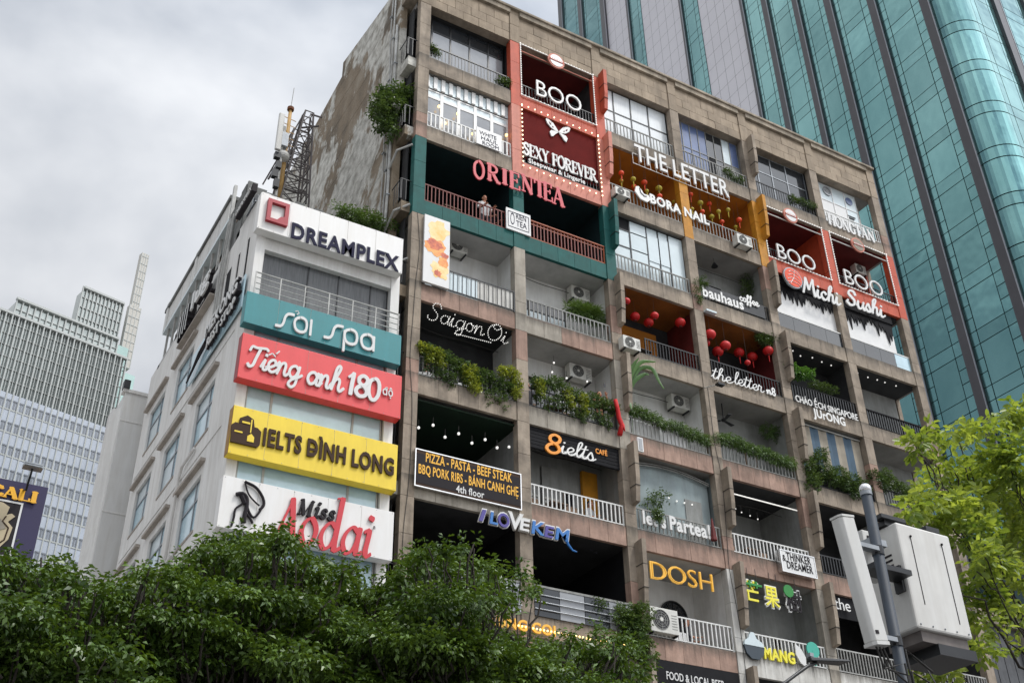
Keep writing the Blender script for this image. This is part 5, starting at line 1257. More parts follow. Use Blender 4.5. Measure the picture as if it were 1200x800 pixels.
cn = {1: 'first', 2: 'second', 3: 'third', 4: 'fourth', 5: 'fifth', 6: 'sixth'}
for (b, f, mt, nm) in ((1, 6, 'white_paint', 'under the bulb lettering'), (2, 5, 'wood', 'behind the white railing under the numeral eight'), (3, 4, 'white_paint', 'behind the white railing under the gold letters'), (4, 5, 'wood', 'behind the white railing beside the lightbox'), (2, 6, 'wood', 'behind the bushy railing of the arched window'), (1, 8, 'wood', 'inside the teal balcony at its left'), (4, 7, 'black_metal', 'behind the cursive lettering'), (3, 7, 'black_metal', 'in front of the ochre back wall'), (4, 8, 'wood', 'behind the coffee lettering')):
    x0, x1, z0, z1 = bx(b, f); zf = Z0(f)+.33
    chair(f'{"pale" if mt == "white_paint" else "dark"} chair left of the table {nm}', x0+.55, .55, zf, mt); table(f'small square table {nm}', x0+1.2, .6, zf, mt); chair(f'{"pale" if mt == "white_paint" else "dark"} chair right of the table {nm}', x0+1.85, .55, zf, mt)

# ================================================================ PEOPLE
def person(label, x, y, z, face=0, arm='rail', shirt='cloth_dark', s=1.0, skin_='skin'):
    """standing figure, feet at z; pelvis-rooted skinned chain"""
    t = thing('person', label, 'person', (x, y, z))
    V = [(0, 0, .95), (0, 0, 1.18), (0, -.01, 1.40), (0, -.01, 1.50), (0, -.02, 1.60),
         (-.10, 0, .90), (-.11, -.02, .48), (-.11, 0, .06), (-.11, -.12, .03), (.10, 0, .90), (.12, -.02, .48), (.12, 0, .06), (.12, -.12, .03),
         (-.19, 0, 1.40), (-.25, -.06, 1.14), (.19, 0, 1.40)]
    if arm == 'rail': V += [(-.20, -.28, 1.06), (-.18, -.36, 1.07), (.26, -.06, 1.14), (.20, -.28, 1.06), (.18, -.36, 1.07)]
    else: V += [(-.12, -.28, 1.10), (-.05, -.34, 1.12), (.27, -.10, 1.30), (.14, -.24, 1.48), (.08, -.26, 1.56)]
    Ed = [(0, 1), (1, 2), (2, 3), (3, 4), (0, 5), (5, 6), (6, 7), (7, 8), (0, 9), (9, 10), (10, 11), (11, 12), (2, 13), (13, 14), (14, 16), (16, 17), (2, 15), (15, 18), (18, 19), (19, 20)]
    Rd = [.15, .14, .15, .055, .05, .095, .065, .045, .035, .095, .065, .045, .035, .07, .048, .065, .034, .026, .048, .034, .026]
    Rd[15] = .065
    me = bpy.data.meshes.new('body'); me.from_pydata(V, Ed, []); o = bpy.data.objects.new('body', me); sc.collection.objects.link(o)
    md = o.modifiers.new('s', 'SKIN'); md.use_smooth_shade = True; sb = o.modifiers.new('u', 'SUBSURF'); sb.levels = sb.render_levels = 1
    for i, r in enumerate(Rd): o.data.skin_vertices[0].data[i].radius = (r, r*.8 if i < 3 else r)
    o.data.skin_vertices[0].data[0].use_root = True
    dg = bpy.context.evaluated_depsgraph_get(); ev = o.evaluated_get(dg).to_mesh(); vv = [tuple(v.co) for v in ev.vertices]; ff = [tuple(p.vertices) for p in ev.polygons]
    o.evaluated_get(dg).to_mesh_clear(); bpy.data.objects.remove(o)
    ca, sa = math.cos(face), math.sin(face)
    TR = lambda p: (x+s*(p[0]*ca-p[1]*sa), y+s*(p[0]*sa+p[1]*ca), z+s*p[2])
    bm_ = MB(); bm_.v = [TR(p) for p in vv]; bm_.f = ff; body = bm_.build('body', shirt, t, smooth=True)
    me = body.data; me.materials.append(MATS[skin_]); me.materials.append(MATS['cloth_dark'])
    for p in me.polygons:
        c = np.mean([vv[i] for i in p.vertices], 0)
        if c[2] > 1.46 or (abs(c[1]) > .16 and c[2] > .95): p.material_index = 1
        elif c[2] < .92: p.material_index = 2
    # head with nose, ears, hair; five-fingered hands
    h = MB(); hd = []
    h.ball((0, 0, 0), 1, 14, 11)
    hv = []
    for p in h.v:
        a, b, c = p; nose = max(0, 1-((a)**2*14+(c+.1)**2*9)) if b < 0 else 0; jaw = 1-.25*max(0, -c)
        hv.append((a*.075*jaw, b*.095-nose*.022, c*.118))
    h2 = MB(); h2.v = [TR((p[0], p[1]-.03, p[2]+1.64)) for p in hv]; h2.f = h.f; hdo = h2.build('head', skin_, t, smooth=True)
    hh = MB(); hh.ball((0, 0, 0), 1, 14, 9); k = MB(); k.v = [TR((p[0]*.084, p[1]*.10+.012, max(p[2], -.55 if p[1] > .1 else .15)*.125+1.655)) for p in hh.v]; k.f = hh.f; k.build('hair', 'hair', t, smooth=True)
    e = MB()
    for sx in (-1, 1): q = MB(); q.ball((0, 0, 0), 1, 8, 6); n = len(e.v); e.v += [TR((p[0]*.014+sx*.077, p[1]*.02-.02, p[2]*.03+1.635)) for p in q.v]; e.f += [tuple(i+n for i in f) for f in q.f]
    e.build('ear', skin_, hdo, smooth=True)
    e = MB()
    for sx in (-1, 1): q = MB(); q.ball((0, 0, 0), 1, 8, 6); n = len(e.v); e.v += [TR((p[0]*.011+sx*.03, p[1]*.008-.118, p[2]*.008+1.655)) for p in q.v]; e.f += [tuple(i+n for i in f) for f in q.f]
    e.build('eye', 'hair', hdo)
    q = MB(); q.box(-.025, .025, -.128, -.11, 1.585, 1.595); q.v = [TR(p) for p in q.v]; q.build('mouth', 'logo_red', hdo)
    for wi in (17, 20):
        wv = np.array(V[wi]); d = unit(wv-np.array(V[wi-1])); sd = unit(np.cross(d, [0, 0, 1])); hm = MB()
        hm.bar(TR(wv), TR(wv+d*.08), .065*s, h=.028*s)
        for q_ in range(4):
            L_ = (.062, .072, .068, .052)[q_]; b0 = wv+d*.078+sd*(-.024+.016*q_); hm.tube([TR(b0), TR(b0+d*L_*.55), TR(b0+d*L_-np.array([0, 0, .018]))], .0085*s, 5, r2=.006*s)
        b0 = wv+d*.03-sd*.03; hm.tube([TR(b0), TR(b0+d*.03-sd*.025), TR(b0+d*.055-sd*.028)], .010*s, 5, r2=.007*s); hm.build('hand', skin_, t, smooth=True)
    return t
x, _ = xz(703, 455, .3); pt = person('person leaning over the green railing with one arm raised, holding a phone', x, .42, Z0(6)+.33, face=.3, arm='phone', shirt='skin')
x2, _ = xz(569, 240, .35); person('person in white standing at the red railing left of the square sign', x2, .45, Z0(8)+.33, face=0, shirt='cloth_white')
x2, _ = xz(808, 722, .8); person('dark haired person sitting back beside the arched window', x2, 1.0, Z0(4)+.10, face=.8, shirt='cloth_dark', s=.95)
x2, _ = xz(770, 715, .8); person('person in dark clothes by the white door behind the air conditioner', x2, 1.0, Z0(4)+.10, face=-.4, shirt='cloth_dark', s=.95)
x2, _ = xz(623, 462, .35); person('person in dark clothes seen through the railing beside the slim column', x2, .6, Z0(6)+.12, face=-.3, shirt='cloth_dark', s=.95)
x2, _ = xz(580, 243, .35); person('person in dark clothes behind the one in white at the red railing', x2, .85, Z0(8)+.33, face=.5, shirt='cloth_dark')
x2, _ = xz(700, 598, .5); person('person in white seated under the numeral eight, right part of the railing', x2, .9, Z0(5)-.02, face=.4, shirt='cloth_white', s=.95)
x2, _ = xz(505, 445, .5); person('person in pale shirt at the left end of the balcony with the bulb lettering', x2, .8, Z0(6)-.1, face=-.2, shirt='cloth_white', s=.95)
x, z = xz(708, 453, .1); ph = thing('phone', 'dark phone held up by the person at the green railing', 'phone', (x, .1, z)); MB().box(-.0, .075, 0, .01, 0, .15).build('case', 'black_metal', ph, loc=(x, .12, z), bevel=.006)

# ================================================================ PIPES AND BITS ON THE FLANK CORNER
for k, (y, r, z0_, z1_, lab) in enumerate(((.92, .05, 6, 33.4, 'thick grey drainpipe nearest the corner on the flank wall'), (1.15, .035, 6, 35.0, 'middle thin pipe on the flank wall'), (1.38, .03, 20, 35.4, 'third pipe on the flank wall, furthest from the corner'))):
    t = thing('drain_pipe', lab, 'pipe', (Xs-.08, y, z0_)); pts = [(Xs-.08-(.02*math.sin(i*1.7)), y+.05*math.sin(i*.9+k), z0_+(z1_-z0_)*i/14) for i in range(15)]
    MB().tube(pts, r, 8).build('tube', 'pipe', t, smooth=True); m = MB()
    for p in pts[1::3]: m.box(p[0]-.06, p[0]+.06, p[1]-.07, p[1]+.07, p[2]-.02, p[2]+.02)
    m.build('clamp', 'grey_metal', t)
for z in (26.6, 24.1, 22.0):
    t = thing('drain_pipe', {26.6: 'highest branch pipe crossing the dark corner slot', 24.1: 'middle branch pipe crossing the dark corner slot', 22.0: 'lowest branch pipe crossing the dark corner slot'}[z], 'pipe', (Xs, .4, z)); MB().tube([(Xs-.08, .9, z), (Xs-.06, .35, z+.4), (XL-.05, .05, z+.6)], .04, 8).build('tube', 'pipe', t)
t = thing('air_conditioner', 'small rusty air conditioner on the flank wall under the sprouting bush', 'air conditioner', (Xs-.3, .3, 28.7), 'outdoor air conditioner units')
MB().box(Xs-.30, Xs-.02, .30, .90, 28.85, 29.25).build('body', 'ac_white', t, bevel=.015)
m = MB(); [m.box(Xs-.312, Xs-.301, .36, .84, 28.9+.06*k, 28.93+.06*k) for k in range(5)]; m.build('grille', 'ac_dark', t); m = MB(); m.bar((Xs-.25, .85, 28.82), (Xs+.02, .85, 28.6), .03); m.build('bracket', 'rust', t)

# ================================================================ WHITE CORNER BUILDING WITH THE SIGN BOARDS
XA0, XA1, YA = -5.05, -.76, -.60
wb = thing('corner_building', 'narrow white building carrying five wide sign boards, left of the concrete block', 'building', (XA0, YA, 0))
# side wall with real window holes is made of strips between openings
WY = [(1.60, 3.32), (4.78, 6.52), (7.90, 9.72)]; WZ = [12.05-2.9, 12.05, 14.95, 17.85, 20.75]     # window heads
YB = 10.45
def sidewall():
    ys = [YA]+[v for p in WY for v in p]+[YB]
    for i in range(0, len(ys), 2): MB().box(XA0, XA0+.25, ys[i], ys[i+1], 0, 22.72).build('wall', 'awhite', wb)
    for (a, b) in WY:
        zs = [0]
        for z in WZ: 
            if a < 4 and z > 20: continue
            if 4 < a < 7 and z > 20.8: continue
            MB().box(XA0+.001, XA0+.249, a, b, zs[-1], z-1.55).build('wall', 'awhite', wb); zs.append(z)
        MB().box(XA0+.001, XA0+.249, a, b, zs[-1], 22.72).build('wall', 'awhite', wb)
sidewall()
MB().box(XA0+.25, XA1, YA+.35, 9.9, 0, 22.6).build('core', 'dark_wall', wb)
MB().box(XA0, XA1, YB, YB+.3, 0, 22.7).build('wall', 'awhite', wb)
MB().box(XA1-.2, XA1, YA, 9.9, 0, 22.6).build('wall', 'awhite2', wb)
k = 0
for (a, b) in WY:
    for z in WZ:
        if a < 4 and z > 20: continue
        X = XA0+.10; m = MB()
        for y in (a, a+(b-a)*.36, b): m.box(X-.03, X+.03, max(a, y-.03), min(b, y+.03), z-1.55, z)
        for zz in (z-1.55, z-.55, z): m.box(X-.028, X+.028, a, b, max(z-1.55, zz-.03), min(z, zz+.03))
        o = m.build('window', 'grey_metal', wb)
        for (ya, yb) in ((a, a+(b-a)*.36), (a+(b-a)*.36, b)):
            for (za, zb_) in ((z-1.55, z-.55), (z-.55, z)): MB().box(X, X+.01, ya+.03, yb-.03, za+.03, zb_-.03).build('pane', 'glass_sky_blue' if (k % 3) else 'panel_white_blue', o); k += 1
        MB().box(XA0-.02, XA0+.1, a, b, z-1.62, z-1.552).build('sill', 'trim_brown', o)
        MB().prismx([(a-.20, z+.27), (b+.55, z+.27), (b+.55, z+.36), (a-.20, z+.36)], XA0-.13, XA0-.001).build('hood', 'trim_brown', wb)
for z in (12.9, 15.8, 18.7): MB().box(XA0-.02, XA0-.001, .3, YB, z-.1, z-.06).build('groove', 'awhite2', wb)
for z, y in ((16.0, 3.75), (13.2, 4.4)):
    t = thing('drain_pipe', {3.75: 'upper pipe kinked across the white side wall', 4.4: 'lower pipe running down the white side wall between windows'}[y], 'pipe', (XA0-.08, y, z))
    MB().tube([(XA0-.06, y-1.2, z+.1), (XA0-.08, y-.2, z), (XA0-.08, y, z-.3), (XA0-.08, y+.1, z-5)], .045, 8).build('tube', 'awhite', t, smooth=True)
# upper storey set on the rear part: posts, dark strip, pale fascia
MB().box(XA0+.35, XA1, 3.0, 9.7, 22.7, 24.0).build('upper_room', 'roof_wood', wb)
MB().box(XA0, XA1, 2.75, 9.95, 22.60, 22.74).build('upper_sill', 'pipe', wb)
MB().box(XA0-.05, XA0+.3, 2.7, 9.9, 24.0, 24.12).build('upper_edge', 'panel_white_blue', wb)
for i in range(7):
    y = 3.0+i*1.02; MB().box(XA0+.0, XA0+.08, y, y+.98, 24.13, 25.05).build('fascia_panel', 'awhite2', wb)
MB().box(XA0-.06, XA1, 2.9, 10.15, 25.06, 25.2).build('upper_roof', 'roof_grey', wb)
for i in range(9): MB().box(XA0+.02, XA0+.09, 2.85+i*.82, 2.92+i*.82, 22.75, 24.0).build('post', 'pipe', wb)
MB().box(XA0-.04, XA0+.06, 2.62, 2.76, 22.2, 25.4).build('corner_post', 'pipe', wb)
for i in (2, 4): MB().box(XA0-.05, XA0+.1, 2.9+i*1.7, 3.15+i*1.7, 24.1, 25.3).build('pier', 'awhite2', wb)
# lower strip of dark openings near the corner, with a tall white panel
MB().box(XA0-.012, XA0+.05, .05, 2.9, 20.1, 21.55).build('opening', 'black_panel', wb)
for y0_, y1_ in ((.15, .75), (.95, 1.5), (2.0, 2.8)): MB().box(XA0-.03, XA0-.013, y0_, y1_, 20.1, 21.5).build('shutter_panel', 'awhite', wb)
for y in (2.15, 2.4, 2.62): MB().tube([(XA0-.07, y, 19.2), (XA0-.08, y+.05, 21.2), (XA0-.06, y-.1, 23.8)], .04, 7).build('riser_pipe', 'pipe', wb)
# roof sheds behind the top board
za = xz(290, 211, 1.2)[1]
rf = thing('roof_shed', 'weathered grey roof shed behind the white top board', 'shed', (XA0, 1.2, 22.6))
for i in range(14):
    a = XA0+.02+i*(XA1-XA0-.04)/14; b = a+(XA1-XA0-.04)/14
    MB().box(a, b-.01, 1.2+(.03 if i % 2 else 0), 1.3, 22.5, za-.12*(i > 0)-.16*abs(math.sin(i*1.3))*(i > 1)).build('wall_panel', 'roof_grey', rf)
for i in range(3): MB().box(XA0-.0, XA0+.05, 1.31+i*.47, 1.31+(i+1)*.47-.01, 22.5, za-.05-.1*i).build('side_panel', 'roof_grey', rf)
MB().box(XA0-.02, XA0, 1.55, 1.85, 23.35, 23.65).build('hatch', 'roof_wood', rf)
t = thing('exhaust_fan', 'round dark exhaust fan on the grey shed beside the top board', 'fan', (XA0-.06, .55, 23.1)); 
m = MB(); m.v = []; dd = MB().disc((0, 0), .45, 0, .18, 24); m.v = [(XA0+.1+p[1], .62-p[0], 23.02+p[2]) for p in dd.v]; m.f = dd.f; m.build('drum', 'black_metal', t)
for kk in range(4):
    a_ = math.pi*kk/2; m = MB(); m.bar((XA0+.08, .62, 23.02), (XA0+.08, .62-.4*math.cos(a_), 23.02+.4*math.sin(a_)), .09, h=.02); m.build('blade', 'grey_metal', t)
# front: pilasters, glazing strips, balcony
for x in (XA0+.006, XA1-.266): MB().box(x, x+.26, YA-.02, YA+.34, 0, 21.3).build('pilaster', 'awhite', wb)
for (a, b, kind) in ((19.15, 21.15, 'curtain'), (17.6, 18.3, 'g'), (15.6, 16.7, 'g'), (13.5, 14.6, 'g'), (11.2, 12.75, 'g'), (8.6, 10.4, 'g'), (6, 7.8, 'g')):
    if kind == 'g': window(XA0+.30, XA1-.30, a, b, YA+.1, 3, 1, 'pipe', 'glass_sky_blue', parent=wb, colf=[0, .18, .78, 1], panes={(0, 0): 'glass_sky_blue', (1, 0): 'glass_sky_blue', (2, 0): 'glass_sky_blue'}, bar=.06)
    else: window(XA0+.28, XA1-.28, a, b-.32, YA+.2, 4, 1, 'black_metal', 'curtain_grey', parent=wb, colf=[0, .36, .60, .86, 1], bar=.03); MB().box(XA0+.26, XA1-.26, YA+.02, YA+.2, b-.34, b+.1).build('lintel', 'awhite', wb)
MB().box(XA0-.02, XA1+.02, YA-.06, YA+.35, 18.95, 19.14).build('balcony_floor', 'awhite', wb)
m = MB(); z = 19.12
rl = MB(); 
for dz in (.18, .36, .54, .70): rl.tube([(XA0+.05, YA-.22, z+dz), (XA1-.05, YA-.22, z+dz)], .014 if dz < .7 else .022, 6)
r_ = rl.build('railing', 'pipe', wb)
for i in range(7): MB().box(XA0+.05+i*.69, XA0+.08+i*.69, YA-.24, YA-.21, z, z+.70).build('post', 'pipe', r_)

YS = -.92
def signboard(label, tl, tr, br, bl, mat, side=None):
    x, z = xz(*bl, YS); t = thing('sign_board', label, 'sign', (x, YS, z)); a, b, c, e = xz(*tl, YS), xz(*tr, YS), xz(*br, YS), xz(*bl, YS)
    x0 = min(a[0], e[0]); x1 = max(b[0], c[0]); z1 = (a[1]+b[1])/2; z0 = (c[1]+e[1])/2
    MB().box(x0, x1, YS, YS+.30, z0, z1).build('box', mat, t, bevel=.006)
    for i in range(1, 5): MB().box(x0+(x1-x0)*i/5-.003, x0+(x1-x0)*i/5+.003, YS-.0015, YS-.0003, z0+.01, z1-.01).build('seam', 'clad_grey', t)
    for i in range(11):
        for zz in (z0+.04, z1-.04): MB().ball((x0+.05+(x1-x0-.1)*i/10, YS-.003, zz), .010, 6, 4).build('rivet', 'grey_metal', t)
    if side: MB().box(x0-.008, x0-.001, YS+.01, YS+.29, z0+.01, z1-.01).build('side_sheet', side, t)
    return t
s = signboard('white top board with a dark red open frame emblem and navy capitals', (308, 224.5), (472, 281), (471, 321), (301, 266), 'signwhite')
Yt = YS-.05
put_text(s, 'DREAMPLEX', (339.5, 276.5), (468, 319), 17.5, Yt+.02, 'letter_white', .03, bold=.13, name='letter_rim'); put_text(s, 'DREAMPLEX', (340, 276), (467, 318.5), 17, Yt-.01, 'ink_navy', .03, bold=.06)
a = xz(314.5, 233, Yt); c = xz(336, 268, Yt); X0, X1, Z1_, Z0_ = a[0]+.0, c[0], a[1], c[1]+.05; m = MB(); tt = .11
m.prism([(X0, Z0_), (X1, Z0_), (X1, Z0_+tt), (X0, Z0_+tt)], Yt-.06, Yt+.05); m.prism([(X0, Z1_-tt), (X1, Z1_-tt), (X1, Z1_), (X0, Z1_)], Yt-.06, Yt+.05)
m.prism([(X0, Z0_+tt), (X0+tt, Z0_+tt), (X0+tt, Z1_-tt), (X0, Z1_-tt)], Yt-.061, Yt+.05); m.prism([(X1-tt, Z0_+tt), (X1, Z0_+tt), (X1, Z1_-tt), (X1-tt, Z1_-tt)], Yt-.061, Yt+.05)
m.prism([(X1-tt-.20, Z0_+tt), (X1-tt, Z0_+tt), (X1-tt, Z0_+tt+.16), (X1-tt-.10, Z0_+tt+.13)], Yt-.059, Yt+.05); m.build('frame_emblem', 'logo_red', s)
s = signboard('teal board with soft white rounded lettering', (290, 341.5), (470, 392), (469, 428), (288, 377), 'signteal')
put_text(s, 'soi', (323, 382), (368, 392), 34, Yt, 'letter_white', .05, font='soft', wd=.095); put_text(s, 'spa', (380, 396), (441, 410), 34, Yt, 'letter_white', .05, font='soft', wd=.095)
a = xz(348, 368, Yt); m = MB(); m.tube([(a[0]-.05, Yt, a[1]+.07), (a[0]+.02, Yt, a[1]+.10), (a[0]+.05, Yt, a[1]+.04), (a[0], Yt, a[1]-.02)], .018); m.build('accent', 'letter_white', s)
s = signboard('red board with white script lettering and the number 180', (285, 390), (470, 440), (469, 491), (279, 441), 'signred', 'signred_dark')
put_text(s, 'Ti', (289, 428), (312, 434), 26, Yt, 'letter_white', .04, font='script', wd=.115, slant=.1); put_text(s, 'eng', (311, 434), (350, 444), 30, Yt, 'letter_white', .04, font='script', wd=.11, slant=.1)
put_text(s, 'anh', (358, 448), (400, 459), 30, Yt, 'letter_white', .04, font='script', wd=.115, slant=.1); put_text(s, '180', (407, 460), (444, 470), 25, Yt, 'letter_white', .04, font='script', wd=.15, slant=.05); put_text(s, 'độ', (448, 461.5), (461, 465), 9, Yt, 'letter_white', .03, bold=.03, each=False)
a = xz(319, 416, Yt); m = MB(); m.bar((a[0]-.09, Yt, a[1]-.03), (a[0], Yt, a[1]+.05), .03); m.bar((a[0], Yt, a[1]+.05), (a[0]+.09, Yt, a[1]-.03), .03); m.bar((a[0]+.10, Yt, a[1]+.06), (a[0]+.18, Yt, a[1]+.17), .035); m.build('accent', 'letter_white', s)
s = signboard('yellow board with brown capitals and a bag shaped emblem', (275, 474.5), (466, 521), (464, 575), (267, 530), 'signyellow', 'signyellow_side')
put_text(s, 'IELTS DÌNH LONG', (307, 521), (463, 556), 19.5, Yt, 'ink_brown', .04, bold=.075); a = xz(365, 526, Yt); MB().box(a[0]-.06, a[0]+.13, Yt-.004, Yt+.02, a[1]-.03, a[1]+.035).build('letter', 'ink_brown', s)
a = xz(289, 506, Yt); m = MB(); m.prism([(a[0]-.36, a[1]-.34), (a[0]+.30, a[1]-.34), (a[0]+.36, a[1]-.26), (a[0]+.36, a[1]+.10), (a[0]+.26, a[1]+.18), (a[0]-.30, a[1]+.20), (a[0]-.38, a[1]+.12)], Yt, Yt+.05); m.prism([(a[0]-.20, a[1]+.205), (a[0]+.18, a[1]+.185), (a[0]+.14, a[1]+.38), (a[0]-.02, a[1]+.46), (a[0]-.20, a[1]+.34)], Yt, Yt+.05)
m.build('bag_emblem', 'ink_brown', s); m = MB(); m.prism([(a[0]+.03, a[1]-.24), (a[0]+.2, a[1]-.24), (a[0]+.2, a[1]-.1), (a[0]+.12, a[1]-.02), (a[0]+.03, a[1]-.1)], Yt-.01, Yt-.004); m.box(a[0]-.14, a[0]+.06, Yt-.01, Yt-.004, a[1]+.22, a[1]+.27); m.box(a[0]+.08, a[0]+.11, Yt-.01, Yt-.004, a[1]+.0, a[1]+.36); m.box(a[0]-.3, a[0]-.1, Yt-.01, Yt-.004, a[1]-.06, a[1]-.02); m.build('cutout', 'signyellow', s)
s = signboard('white board with red italic serif letters and a line drawing of a woman', (262, 556), (462, 600), (459, 660), (255, 613), 'signwhite')
put_text(s, 'A', (320, 627), (347, 634), 48, Yt-.01, 'ink_red', .04, font='serif', wd=.17, slant=.18); put_text(s, 'odai', (348, 634), (434, 655), 64, Yt-.01, 'ink_red', .04, font='serif', wd=.15, slant=.16, nib=(.4, .5))
put_text(s, 'M', (348, 601), (365, 605), 18, Yt-.02, 'ink_dark', .05, font='serif', wd=.2, slant=.2); put_text(s, 'iss', (367, 604), (392, 610), 22, Yt-.02, 'ink_dark', .05, font='serif', wd=.15, slant=.2)
put_text(s, 'n', (437.5, 619), (440, 619.7), 5, Yt, 'ink_dark', .02, each=False)
def pxline(parent, pts, r, Y, mat, name='line', smooth=True):
    P_ = [xz(px, py, Y) for px, py in pts]; Q = spline(P_, smooth, .05); m = MB(); m.tube([(q[0], Y, q[1]) for q in Q], r, 6); return m.build(name, mat, parent)
for pts, r in (([(287, 564), (300, 571), (308, 583), (309, 592), (304, 597)], .035), ([(287, 564), (291, 578), (299, 588), (304, 592)], .02), ([(277, 579), (284, 578), (289, 583), (289, 594), (287, 602), (286, 612)], .05), ([(289, 590), (292, 600), (297, 606), (303, 601), (308, 592)], .03),
               ([(284, 590), (276, 596), (274, 606), (271, 616)], .028), ([(288, 600), (293, 607), (296, 613)], .03), ([(283, 580), (287, 590)], .055), ([(285, 604), (283, 613)], .022)):
    pxline(s, pts, r, Yt, 'ink_dark', 'drawn_line')

# side signs on the flank of the white building (plane X = XA0)
def side_pt(px, py, X): p = on(px, py, 0, X); return float(p[1]), float(p[2])
def side_text(parent, text, Yl, Yr, z, H, X, mat, depth=.06, bold=.03, each=True):
    gl, Wt = glyphs(text, bold); sx = (Yl-Yr)/Wt; allm = MB()
    for ch, v2, f, xo in gl:
        V2 = [((p[0]+xo)*sx, p[1]*H) for p in v2]; V, Fc = extrude2d(V2, f, depth); m = MB() if each else allm; n = len(m.v)
        m.v += [(X+b, Yl-a, z+c) for a, b, c in V]; m.f += [tuple(k_+n for k_ in ff) for ff in Fc]
        if each: m.build('letter', mat, parent)
    if not each: allm.build('lettering', mat, parent)
t = thing('side_sign', 'upper dark edged sign with a square emblem on the white side wall', 'sign', (XA0, 3.2, 21.4))
side_text(t, 'lug', 5.0, 3.1, 21.95, .62, XA0-.28, 'letter_white', .05, .05); side_text(t, 'lug', 5.03, 3.07, 21.92, .65, XA0-.22, 'ink_dark', .10, .07)
side_text(t, 'studio', 4.7, 3.0, 21.55, .22, XA0-.16, 'ink_dark', .12, .05, each=False); MB().box(XA0-.20, XA0-.001, 3.0, 6.4, 21.40, 21.46).build('shelf', 'trim_brown', t)
m = MB()
for q in range(4): m.box(XA0-.24, XA0-.02, 5.35+q*.28, 5.42+q*.28, 21.52, 22.5)
for q in range(3): m.box(XA0-.25, XA0-.02, 5.25, 6.35, 21.62+q*.3, 21.69+q*.3)
m.build('square_emblem', 'ink_dark', t); m = MB()
for q in range(4): m.box(XA0-.262, XA0-.251, 5.35+q*.28, 5.41+q*.28, 21.52, 22.5)
m.build('emblem_face', 'letter_white', t)
t = thing('side_sign', 'green glass backed sign with two lines of capitals on the white side wall', 'sign', (XA0, -.2, 19.0))
MB().box(XA0-.10, XA0-.06, -.35, 4.3, 18.95, 20.0).build('glass_backing', 'glass_sky_blue', t)
side_text(t, 'MEKONG', 2.55, -.25, 19.55, .42, XA0-.26, 'letter_white', .03, .03); side_text(t, 'MEKONG', 2.58, -.28, 19.52, .45, XA0-.23, 'ink_dark', .09, .05)
side_text(t, 'REST STOP', 2.3, -.15, 19.08, .30, XA0-.24, 'letter_white', .03, .03); side_text(t, 'REST STOP', 2.33, -.18, 19.06, .32, XA0-.21, 'ink_dark', .08, .04)
MB().box(XA0-.24, XA0-.1, -.3, 2.6, 19.455, 19.485).build('rule', 'ink_dark', t)
m = MB(); m.tube([(XA0-.18, 2.6, 19.5), (XA0-.18, 3.2, 19.45), (XA0-.18, 3.7, 19.2), (XA0-.18, 4.25, 19.0)], .05, 8, r2=.02); m.tube([(XA0-.18, 2.6, 19.4), (XA0-.18, 3.3, 19.25), (XA0-.18, 4.2, 18.98)], .035, 8, r2=.02); m.build('wave_emblem', 'ink_dark', t)
t = thing('side_sign', 'small dark sign strip on edge beside the exhaust fan', 'sign', (XA0-.2, -.2, 22.5)); MB().box(XA0-.26, XA0-.12, -.45, 1.0, 22.78, 23.05).build('strip', 'ink_dark', t); side_text(t, 'DREAMPLEX', .95, -.4, 22.83, .17, XA0-.29, 'letter_white', .02, .0, each=False)

# ---- roof mast, antennas
def lattice(base, top, wb_, wt, n, label):
    b = np.array(base, float); tp = np.array(top, float); t = thing('lattice_mast', label, 'mast', tuple(b))
    cs = [(-1, -1), (1, -1), (1, 1), (-1, 1)]
    P_ = lambda i, k_: b+(tp-b)*i/n+np.array([cs[k_][0], cs[k_][1], 0])*(wb_+(wt-wb_)*i/n)/2
    for k_ in range(4): MB().bar(P_(0, k_), P_(n, k_), .055).build('leg', 'lattice', t)
    m = MB()
    for i in range(n):
        for k_ in range(4):
            m.bar(P_(i, k_), P_(i+1, (k_+1) % 4), .026); m.bar(P_(i+1, k_), P_(i+1, (k_+1) % 4), .03)
    m.build('bracing', 'lattice', t, kind='stuff'); return t
Ym = 4.4
a = xz(330, 224, Ym); c = xz(361, 134, Ym); lattice((a[0]+.3, Ym, a[1]-1.5), (c[0], Ym, c[1]), 1.1, .3, 8, 'dark red tapering lattice mast on the roof against the flaking wall')
a2 = xz(352, 222, 5.6); c2 = xz(350, 160, 5.6); lattice((a2[0]-.4, 5.6, a2[1]-1), (c2[0], 5.6, c2[1]), 1.0, .6, 6, 'shorter square lattice frame behind the tapering mast')
m = MB(); P1 = [xz(px, py, Ym) for px, py in ((308, 216), (357, 132), (312, 214), (326, 190), (372, 146), (364, 134), (366, 160), (352, 150))]
t = thing('stay_wire', 'thin steel stays and rails slanting across the roof masts', 'stays', (P1[0][0], Ym, P1[0][1]))
for i in range(0, 8, 2): m2 = MB().bar((P1[i][0], Ym-.1*i, P1[i][1]), (P1[i+1][0], Ym, P1[i+1][1]), .05).build('rail', 'lattice', t)
a = xz(325, 177, 3.6); c = xz(326, 133, 3.6)
t = thing('panel_antenna', 'tall pale panel antenna left of the roof masts', 'antenna', (a[0], 3.6, a[1])); MB().box(a[0]-.11, a[0]+.09, 3.5, 3.62, a[1], c[1]).build('panel', 'antenna', t, bevel=.03)
MB().tube([(a[0]+.2, 3.8, a[1]-2.3), (a[0]+.2, 3.8, c[1]-.3)], .05).build('pole', 'pipe', t); MB().box(a[0]+.05, a[0]+.35, 3.65, 3.95, a[1]+.4, a[1]+1.0).build('radio_unit', 'grey_metal', t)
